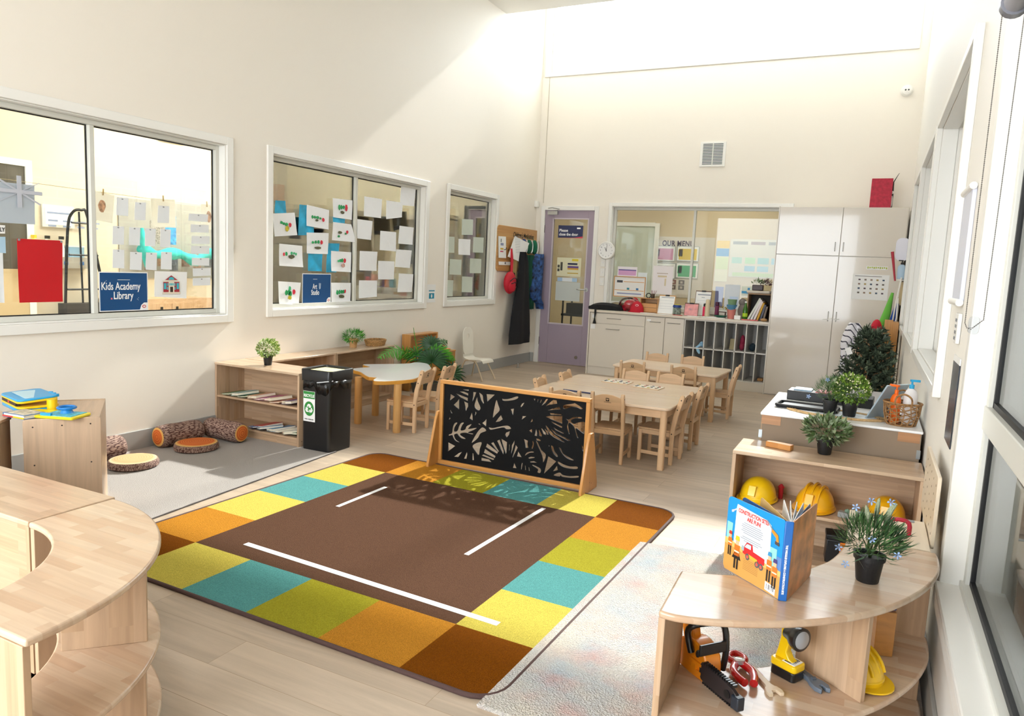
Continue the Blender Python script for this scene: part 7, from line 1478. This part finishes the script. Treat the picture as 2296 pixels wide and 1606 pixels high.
MB().box(-.010,.010,-.004,.003,0,Hb).build('spine',mat('spine_blue','1f63b0',.3),e,bevel=.002,rz=R_(14))
text('THE WIGGLES EXPLORE A CONSTRUCTION SITE',.0066,signw_m,e,frameM((-.0025,-.0058,.142),(0,0,-1),(math.cos(R_(14)),math.sin(R_(14)),0)),bold=.0003,sx=.86)
# printed cover art on the back cover: its outer side is local +y after turning? choose the side facing the camera
side=-1 if (Matrix.Rotation(ba,3,'Z')@Vector((0,1,0))).dot(Vector((4.17,-9.05,0))-Vector((4.0,-7.2,0)))<0 else 1
yy=side*.0017
def art(poly,col,name,d=0):
    q=MB(); y=yy+side*(.0003+d); q.prism(poly,*sorted((y,y+side*.0003)),'y'); return q.build(name,mat('art_'+col,col,.35),back)
R4=lambda a,b,c,d: [(a,c),(b,c),(b,d),(a,d)]
# u runs from the spine (0) to the outer edge (.205); seen from outside the left of the picture is the outer edge
X=lambda s: Lb-s*Lb   # s=0 left edge of picture, 1 spine
Zt=lambda t: Hb*t
def pol(*pts): return [(X(a),Zt(b)) for a,b in pts]
art(pol((.0,.055),(.03,.005),(1,.005),(1,.30),(.6,.33),(.3,.36),(0,.38)),'d09a50','sand_ground'); art(pol((.0,.36),(.3,.34),(.6,.31),(1,.28),(1,.35),(.0,.44)),'e8b96a','sand_light',.0002)
for a,b,h in ((.02,.12,.66),(.78,.90,.60),(.68,.76,.55)): art(pol((a,.38),(b,.36),(b,h),(a,h)),'8fd0c8','tower_print')
art(pol((.90,.30),(.99,.29),(.99,.52),(.90,.52)),'5f86c0','tower_blue')
art(pol((.16,.42),(.80,.35),(.78,.86),(.72,.90),(.18,.94),(.17,.90)),'eef1f4','text_panel',.0004)
rd=mat('title_red','d0382c',.4)
xdir=(-1 if side>0 else 1); 
def bt(s,size,sx_,u,v,m,al='CENTER',b=.0006,d=.0010):
    return text(s,size,m,back,frameM((X(u),yy+side*d,Zt(v)),(-1,0,0),(0,0,1)) if side>0 else frameM((X(u),yy+side*d,Zt(v)),(1,0,0),(0,0,1)),align=al,bold=b,sx=sx_)
bt('CONSTRUCTION SITES',.0145,.72,.47,.845,rd); bt('ARE FUN!',.0145,.8,.49,.775,rd)
gi=mat('body_ink','5a6472',.5)
for i,w in enumerate([.30,.36,.38,.34,.38,.30,0,.32,.38,.26]):
    if w: art(pol((.47-w/2,.735-i*.026),(.47+w/2,.733-i*.026),(.47+w/2,.741-i*.026),(.47-w/2,.743-i*.026)),'7d8794','text_line',.0008)
for i in range(7): art(pol((.36,.27-i*.022),(.62,.265-i*.022),(.62,.270-i*.022),(.36,.275-i*.022)),'b57f45','small_text_line',.0006)
# truck
art(pol((.34,.40),(.40,.50),(.50,.50),(.52,.42),(.72,.40),(.72,.32),(.62,.30),(.34,.34)),'c8282e','truck_body',.0010); art(pol((.37,.43),(.41,.485),(.48,.485),(.48,.43)),'bfe3ea','truck_window',.0014); art(pol((.45,.32),(.60,.30),(.60,.345),(.45,.36)),'e8b03a','truck_tank',.0014); art(pol((.31,.38),(.36,.37),(.36,.43),(.32,.44)),'9fb0b8','truck_grille',.0012)
for u,v in ((.43,.32),(.60,.285),(.67,.28)):
    q=MB(); q.prism([(X(u)+.0075*math.cos(k*PI/7),Zt(v)+.0085*math.sin(k*PI/7)) for k in range(14)],*sorted((yy+side*.0016,yy+side*.002)),'y'); w_=q.build('wheel_print',mat('tyre_grey','55585c',.5),back); q=MB(); q.prism([(X(u)+.004*math.cos(k*PI/6),Zt(v)+.0045*math.sin(k*PI/6)) for k in range(12)],*sorted((yy+side*.002,yy+side*.0023)),'y'); q.build('hub_print',mat('hub_red','d8584c',.5),back)
# plain worker figures: helmet, face, vest, trousers
def worker(u,v,s,hat,skirt=False,vest='e0742a'):
    F=lambda a,b,c,d,e_=0: pol((u+a*s,v+b*s),(u+c*s,v+b*s),(u+c*s-e_*s,v+d*s),(u+a*s+e_*s,v+d*s))
    art(F(-.03,0,-.008,.13),'2b2422','trouser_print',.0010); art(F(.006,0,.028,.13),'2b2422','trouser_print',.0010)
    if skirt: art(F(-.06,.10,.06,.16,.03),'231f20','skirt_print',.0012)
    art(F(-.035,.13,.035,.24),vest,'vest_print',.0012); art(F(-.033,.165,.033,.18),'f0e6c8','vest_stripe',.0014); art(F(-.022,.24,.022,.30),'e3b38f','face_print',.0012); art(F(-.03,.285,.03,.33,.008),hat,'helmet_print',.0016)
worker(.10,.22,1.0,'c8382f'); worker(.235,.08,1.35,'f0c22c',True); worker(.80,.15,1.15,'3a8fc0'); worker(.895,.10,1.15,'4a3f7a')
# drill print, spanner print, barcode
art(pol((.80,.83),(.90,.78),(.92,.70),(.88,.69),(.87,.74),(.79,.79)),'e08a2a','drill_print',.0010); art(pol((.86,.70),(.93,.69),(.93,.65),(.86,.66)),'4a4648','drill_battery',.0012); art(pol((.70,.90),(.80,.81),(.81,.825),(.71,.915)),'8a929a','drill_bit_print',.0010)
art(pol((.11,.84),(.20,.90),(.21,.885),(.12,.825)),'c3ccd3','spanner_print',.0010); art(pol((.08,.83),(.12,.85),(.13,.82),(.09,.80)),'c3ccd3','spanner_head_print',.0010)
art(pol((.76,.035),(.93,.02),(.93,.125),(.76,.14)),'f2f2f2','barcode_panel',.0010); q=MB()
for i,w in enumerate([1,2,1,1,3,1,2,1,1,2,1,3,1,1]):
    u=.775+.0105*i; q.prism(pol((u,.055),(u+.0028*w,.055),(u+.0028*w,.12),(u,.12)),*sorted((yy+side*.0014,yy+side*.0017)),'y')
q.build('barcode_bars',black_m,back)
# ---- toys on the middle shelf
org=mat('saw_orange','ea8a14',.3,coat=.3); blk=mat('toy_black','141416',.3,coat=.2)
e=empty('toy_chainsaw',(3.868,-7.215,S2),R_(-40),'orange and black toy chainsaw on the middle level of the curved shelf','toy'); e.scale=(.92,.92,.88)
# local +x is the blade direction
MB().prism(smooth_poly([(-.095,.0),(-.10,.05),(-.085,.085),(-.04,.105),(.0,.10),(.028,.075),(.035,.02),(.03,0)],2),-.026,.030,'y').build('body',org,e,bevel=.005)
MB().prism([(-.085,.08),(-.10,.125),(-.085,.150),(-.055,.152),(-.04,.10)],-.014,.014,'y').build('rear_grip',org,e,bevel=.004)
MB().tube(smooth_poly([(-.15,0,.02),(-.165,0,.06),(-.15,0,.11),(-.10,0,.135)],3,False),.011,8).build('rear_handle',org,e)
MB().tube(smooth_poly([(-.015,-.04,.075),(-.03,-.045,.13),(-.015,-.035,.158),(.0,.02,.163),(.01,.05,.15),(.018,.055,.08),(.015,.05,.02)],3,False),.0095,8).build('front_handle',blk,e)
MB().box(.022,.030,-.045,.045,.085,.118).build('hand_guard',blk,e,bevel=.002); MB().tube([(.0,-.03,.080),(.02,-.045,.085),(.024,-.045,.10)],.006,7).build('guard_arm',blk,e)
m=MB(); m.prism(smooth_poly([(.02,.010),(.02,.062),(.09,.062),(.150,.052),(.172,.032),(.160,.012),(.10,.006)],3),-.030,-.018,'y'); bl_=m.build('guide_bar',mat('bar_brown_black','2b2526',.3),e,bevel=.002)
m=MB(); 
for k in range(14): x=.03+.009*k; m.box(x,x+.005,-.031,-.017,.060,.068); m.box(x,x+.005,-.031,-.017,.002,.008)
m.build('chain_teeth',blk,bl_); MB().box(.150,.178,-.036,-.012,.006,.044).build('bar_nose',mat('nose_slate','232a33',.3),e,bevel=.003)
m=MB(); m.X=TR((.13,-.0302,.03),rx=PI/2); m.lathe([(.012,0),(.012,.002)],16); m.build('bar_disc',blk,bl_); m=MB(); m.X=TR((-.075,0,.152)); m.lathe([(.012,0),(.012,.004),(.008,.007)],14); m.build('silver_button',mat('chrome_button','d8d8da',.2,metal=.7),e)
MB().box(-.03,.02,-.032,-.026,.02,.028).box(-.03,.02,-.032,-.026,.045,.053).box(-.02,.0,-.034,-.026,.028,.045).build('moulded_ribs',org,e)
e=empty('toy_pliers',(3.942,-7.13,S2),R_(-66),'glossy red toy pliers lying on the middle shelf','toy'); e.scale=(1.08,1.2,1.2); rg=mat('gloss_red','c8141a',.15,coat=.6)
MB().tube(smooth_poly([(.0,.008,.012),(.03,.020,.012),(.06,.018,.012),(.085,.010,.012)],4,False),[.009]*13,10).tube(smooth_poly([(.0,-.008,.012),(.03,-.020,.012),(.06,-.018,.012),(.085,-.008,.012)],4,False),[.009]*13,10).build('handles',rg,e)
MB().tube(smooth_poly([(-.002,.004,.012),(-.022,.018,.012),(-.042,.012,.012),(-.050,.001,.012)],4,False),.008,10).tube(smooth_poly([(-.002,-.004,.012),(-.022,-.018,.012),(-.042,-.012,.012),(-.050,-.001,.012)],4,False),.008,10).build('jaws',rg,e); MB().lathe([(.012,.015),(.012,.023),(.009,.025)],16).build('pivot_cap',mat('chrome_button','d8d8da',.2,metal=.7),e)
e=empty('toy_spanner',(4.010,-7.165,S2),R_(-52),'flat wooden toy spanner with a red handle end','toy'); out=smooth_poly([(-.062,-.008),(-.066,0),(-.062,.008),(-.05,.009),(.02,.0085),(.032,.017),(.05,.022)],2,False)+[(.062,.020),(.062,.010),(.046,.006),(.046,-.006),(.062,-.010),(.062,-.020)]+smooth_poly([(.05,-.022),(.032,-.017),(.02,-.0085),(-.05,-.009)],2,False)
MB().prism(out,0,.009).build('body',wood('pale_toy_wood','e6d0b2','e0c8a8','xy',bl=2,bw=1,grain=.06),e,bevel=.001); MB().prism([(-.0635,-.0085),(-.0675,0),(-.0635,.0085),(-.02,.0095),(-.02,-.0095)],-.0,.0088).build('red_side',mat('cherry_stain','a01f30',.4),e); MB().lathe([(.004,.009),(.004,.0096)],12,(-.056,0,0)).build('hole_mark',mat('dark_hole','5a1f28',.6),e)
e=empty('toy_drill',(4.055,-7.095,S2),R_(-28),'yellow toy torch drill with a black battery base standing on the middle shelf','toy'); yt=mat('drill_yellow','f2c60c',.3,coat=.3)
MB().prism(rrect(-.032,.040,-.024,.024,.010),0,.026).build('battery',blk,e,bevel=.003); MB().prism(rrect(-.034,.042,-.026,.026,.011),.026,.046).build('base',yt,e,bevel=.004); MB().prism([(-.028,.046),(-.022,.07),(-.016,.105),(-.016,.135),(.010,.137),(.012,.105),(.004,.068),(.014,.052),(.03,.046)],-.012,.012,'y').build('grip',yt,e,bevel=.005)
LX=TR((.006,-.006,.120),rz=R_(-12),ry=R_(88)); m=MB(); m.X=LX; m.lathe([(.016,-.01),(.019,.006),(.027,.018),(.031,.030),(.031,.040),(.027,.042)],20); m.build('lamp_head',blk,e); m=MB(); m.X=LX; m.lathe([(.027,.040),(.020,.044),(.001,.045)],20); m.build('lens',mat('lens_grey','9fa3a8',.1,coat=.6),e)
MB().box(-.0,.036,-.020,.018,.046,.0475).build('sticker',signw_m,e); m=MB(); 
for k in range(5): m.box(.004,.030,-.017+.007*k,-.013+.007*k,.0475,.048)
m.build('sticker_print',blk,e); MB().tube([(.006,0,.098),(.016,0,.092)],.005,6).build('trigger',blk,e)
e=empty('toy_wrench',(4.118,-7.095,S2),R_(-46),'grey plastic adjustable toy wrench beside the drill','toy'); gr=mat('wrench_grey','66707c',.4)
MB().prism(smooth_poly([(-.06,-.009),(-.064,0),(-.06,.009)],3,False)+[(.0,.011),(.018,.020),(.040,.022),(.058,.012),(.05,.004),(.034,.004),(.034,-.006),(.05,-.006),(.056,-.014),(.040,-.022),(.015,-.018),(.0,-.011)],0,.012).build('body',gr,e,bevel=.002); MB().box(-.05,.0,-.005,.005,.012,.0135).build('handle_rib',mat('wrench_dark','4f5863',.4),e); MB().tube([(.008,-.006,.013),(.008,.006,.013)],.005,8).build('screw_wheel',mat('wrench_dark','4f5863',.4),e)
helmet(4.212,-7.0,S2+.0,R_(60),yel,'lemon yellow safety helmet on the middle level of the curved shelf behind the divider',.86,badge=False,ribs=1)
e=empty('blue_toy',(4.27,-6.80,S2),R_(15),'blue ended wooden toy box deep in the curved shelf',"toy"); MB().box(-.02,.03,-.05,.05,0,.13).build('box',pine('yz'),e,bevel=.002); MB().ell((.0,0,.15),(.045,.045,.06),14,8).build('blue_head',mat('toy_navy','1f4fa8',.4),e)
o=MB().prism(rrect(-.05,.04,-.03,.03,.006),0,.035).build('orange_case',mat('case_orange','d9822a',.4),loc=(3.86,-7.27,.0505),bevel=.003); tag(o,'orange toy case on the bottom level of the curved shelf','toy')
# ================================================================ right wall fittings
e=empty('roller_blind',(4.395,-6.95,1.945),0,'grey roller blind end bracket with a beaded chain at the near window','blind')
MB().tube([(0,-.02,.0),(0,-1.6,.0)],.024,14).build('roller_tube',mat('blind_grey','a3a3ab',.5),e); MB().tube([(0,.012,.0),(0,-.02,.0)],.030,18).build('end_cap',mat('bracket_grey','7f8089',.4),e)
ch=mat('bead_steel','8d8a88',.3,metal=.8)
def bead_line(a,b,n): return [tuple(a[i]+(b[i]-a[i])*k/n for i in range(3)) for k in range(n)]
A1=(-.022,0,0); A2=(-.020,0,-.745); A2b=(-.015,0,-.757); A3=(-.006,0,-.760); A4=(.018,0,-.735); A5=(.022,0,-.02)
pts=bead_line(A1,A2,165)+bead_line(A2,A2b,3)+bead_line(A2b,A3,2)+bead_line(A3,A4,7)+bead_line(A4,A5,160)
m=MB()
for p in pts: m.add([(p[0]+.0018*a,p[1]+.0018*b,p[2]+.0018*c) for a,b,c in ((1,0,0),(-1,0,0),(0,1,0),(0,-1,0),(0,0,1),(0,0,-1))],[(0,2,4),(2,1,4),(1,3,4),(3,0,4),(2,0,5),(1,2,5),(3,1,5),(0,3,5)])
m.build('beaded_chain',ch,e); MB().tube([p for p in pts[::3]]+[pts[-1]],.0006,4).build('chain_cord',ch,e)
o=MB().prism(rrect(-.012,.012,-.022,.022,.010),0,.006,'y').build('chain_clip',glass_mat('clear_clip',(.9,.92,.95),2),loc=(4.395,-6.945,1.195)); tag(o,'clear plastic clip holding the blind chain to the wall','clip')
e=empty('wall_board',(RW-.001,-6.10,1.43),0,'narrow white holder board with rounded grey ends between the right windows','board'); e.name='notice_holder'; MB().box(-.012,0,-.13,.13,-.19,.18).build('board',mat('pale_lilac_board','d9dcea',.4),e); MB().tube([(-.012,-.14,.185),(-.012,.14,.185)],.012,10).build('top_cap',trim_m,e); MB().tube([(-.012,-.14,-.195),(-.012,.14,-.195)],.012,10).build('bottom_cap',trim_m,e)
e=empty('switch_panel',(RW-.001,-6.22,1.15),0,'white wall switch panel below the narrow board on the right wall','switch'); MB().box(-.012,0,-.045,.045,-.05,.05).build('plate',trim_m,e,bevel=.003); m=MB(); 
for k in range(4): m.box(-.0135,-.012,-.02,.02,-.038+.02*k,-.028+.02*k)
m.build('markings',mat('mark_grey','8a8a8c',.5),e)
e=empty('wall_poster',(RW-.001,-6.28,.93),0,'dark glossy photo poster curling off the right wall','poster'); e.name='photo_poster'; MB().box(-.003,0,-.10,.10,-.16,.11).build('photo_print',mat('dark_photo','2c3340',.25,var=.8,vs=9),e); MB().box(-.0035,0,-.10,.10,.11,.13).build('white_border',whitem_m,e)
# blinds strip / trims near the far windows
e=empty('utility_shelf',(RW-.10,-.98,.98),0,'small wall ledge with spray bottle and cloths in the back right corner','shelf'); MB().box(.02,.09,-.12,.10,.34,.35).build('ledge',trim_m,e); MB().box(.05,.09,-.05,.02,.10,.33).build('beige_holder',mat('beige_plastic','d9c49a',.5),e)
pump('spray_bottle',(RW-.055,-1.02,1.335),.035,.14,mat('pale_blue_plastic','b5cfe6',.4),black_m,'pale blue and white spray bottle with a black trigger on the corner ledge',R_(180))
o=MB().tube([(0,0,0),(-.05,0,.28)],[.008,.014],8).build('red_brush',mat('brush_red','b01f35',.4),loc=(RW-.10,-1.0,1.315)); tag(o,'long red handled brush leaning beside the corner ledge','brush')
o=MB().prism(rrect(-.06,.06,-.11,.11,.05),-.004,.004,'y').build('white_paddle',mat('lilac_white','e3e3ef',.4),loc=(RW-.065,-.98,1.62)); tag(o,'white rounded board hanging high in the back right corner','board')
for x,c,l,zs,wd in ((RW-.11,'6fbf4a','lime green cloth hanging in the back right corner',(1.20,1.0,.86),(.012,.035,.045)),(RW-.06,'2255b8','royal blue cloth hanging in the back right corner',(1.10,.85,.70),(.015,.04,.05))):
    m=MB().tube([(0,0,zs[0]),(-.03,0,zs[1]),(-.06,.0,zs[2])],[wd[0],wd[1],wd[2]],8); o=m.build('hanging_cloth',mat('cloth_'+c,c,.85,bump=.5,bs=25),loc=(x,-1.05,0)); tag(o,l,'cloth')
o=MB().tube([(RW-.05,-1.12,1.35),(RW-.075,-1.12,1.1),(RW-.085,-1.12,.93),(RW-.065,-1.12,.90),(RW-.055,-1.12,.96),(RW-.06,-1.12,1.15)],.008,6).build('looped_cord',trim_m); tag(o,'looped white cord hanging in the back right corner','cord')
# brown trolley, tree, draped cloths
tn=mat('tan_melamine','a97b52',.5)
e=empty('book_trolley',(4.26,-1.25,0),0,'tan brown wooden display unit behind the dark tree','display'); MB().box(-.20,.10,-.10,-.085,0,.74).build('front_panel',tn,e); MB().box(.09,.14,-.12,.12,0,.93).build('tall_post',pine('zx'),e,bevel=.002); MB().box(.02,.09,-.12,-.10,.66,.95).build('upper_panel',pine('zx'),e,bevel=.002); MB().box(-.20,.10,-.085,.10,.72,.74).build('ledge',pine('xy'),e)
e=empty('striped_shirt',(4.02,-1.36,0),0,'white cloth with dark stripes draped over the corner of the tan unit','cloth')
def stripe_mat():
    m=bpy.data.materials.new('striped_cloth'); m.use_nodes=True; nt=m.node_tree; b=nt.nodes['Principled BSDF']; L=nt.links; b.inputs['Roughness'].default_value=.9
    tc=nt.nodes.new('ShaderNodeTexCoord'); w=nt.nodes.new('ShaderNodeTexWave'); w.inputs['Scale'].default_value=9; w.inputs['Distortion'].default_value=1.5; w.bands_direction='DIAGONAL'; L.new(tc.outputs['Object'],w.inputs['Vector']); r=nt.nodes.new('ShaderNodeValToRGB'); r.color_ramp.elements[0].position=.05; r.color_ramp.elements[0].color=lin('3b3a4a'); r.color_ramp.elements[1].position=.16; r.color_ramp.elements[1].color=lin('eceaf0'); L.new(w.outputs['Fac'],r.inputs[0]); L.new(r.outputs[0],b.inputs['Base Color']); return m
m=MB(); prof=[(.90,-.035,.05),(.84,-.065,.085),(.78,-.085,.13),(.70,-.10,.02),(.55,-.085,-.01),(.42,-.08,-.015),(.34,-.085,-.03)]; vs=[];fs=[]; N=10
for z,l,r in prof:
    for i in range(N+1): t=i/N; vs.append((l+(r-l)*t,-.018*math.sin(t*9+z*6)-.02*math.sin(PI*t),z))
for j in range(len(prof)-1):
    for i in range(N): a=j*(N+1)+i; fs.append((a,a+N+1,a+N+2,a+1))
m.add(vs,fs).build('cloth',stripe_mat(),e,solid=.008,ang=70)
e=empty('red_jumper',(4.215,-1.30,.745),0,'red jumper with a black sleeve draped on the tan unit behind the tree','cloth'); MB().ell((0,0,.10),(.05,.05,.10),14,9).build('red_body',rdc,e); MB().ell((-.055,-.03,.05),(.045,.04,.045),12,8).build('black_sleeve',jk,e)
# conifer
e=empty('fir_tree',(4.19,-2.05,0),0,'small dark artificial fir tree in the back right corner','tree'); MB().tube([(0,0,0),(0,0,.85)],[.014,.006],8).build('trunk',mat('bark_dark','3d2f26',.9),e)
rnd=random.Random(17); fc_=[leafmat('fir_a','5a6955'),leafmat('fir_b','6b7b64'),leafmat('fir_c','435040')]; m=MB()
for i in range(70):
    z=.08+.80*((i+.5)/70)**.95; a=i*2.399; R=.31*(1-(z/.98)**1.6)+.04; d=Vector((math.cos(a),math.sin(a)*.8,.22+.55*(z))).normalized(); p0=Vector((0,0,z-.04)); n=int(10+R*75); p1=p0+d*R
    if 4.19+p1.x>RW-.07: p1.x=RW-.07-4.19
    for k in range(n):
        t=.18+.85*k/n; c=p0.lerp(p1,t)
        for s in range(4):
            dr=(d+Vector((rnd.gauss(0,.65),rnd.gauss(0,.65),rnd.gauss(0,.45)))).normalized(); sd=dr.cross(Vector((rnd.random(),rnd.random(),1))).normalized(); L=.038+.02*rnd.random(); w=.0085; m.add([c-sd*w,c+sd*w,c+dr*L+sd*w*.5,c+dr*L-sd*w*.5],[(0,1,2,3)],rnd.randrange(3))
m.build('needle_foliage',fc_,e,ang=60); o=MB().box(-.022,.022,-.001,.001,-.03,.03).build('white_tag',whitem_m,e,loc=(-.17,-.18,.70),rot=(0,R_(-25),0))
# striped low box/bench top seen between tree and acrylic frame
o=MB().box(-.18,.15,-.30,.30,.50,.52).build('slatted_bench',mat('grey_slats','b9b5b6',.5),loc=(4.26,-3.6,0)); m=MB().box(-.17,-.14,-.28,-.25,0,.5).box(.11,.14,-.28,-.25,0,.5).box(-.17,-.14,.25,.28,0,.5).box(.11,.14,.25,.28,0,.5); o2=m.build('bench_legs',mat('grey_slats','b9b5b6',.5),o); tag(o,'grey slatted bench top seen behind the play counter','bench')
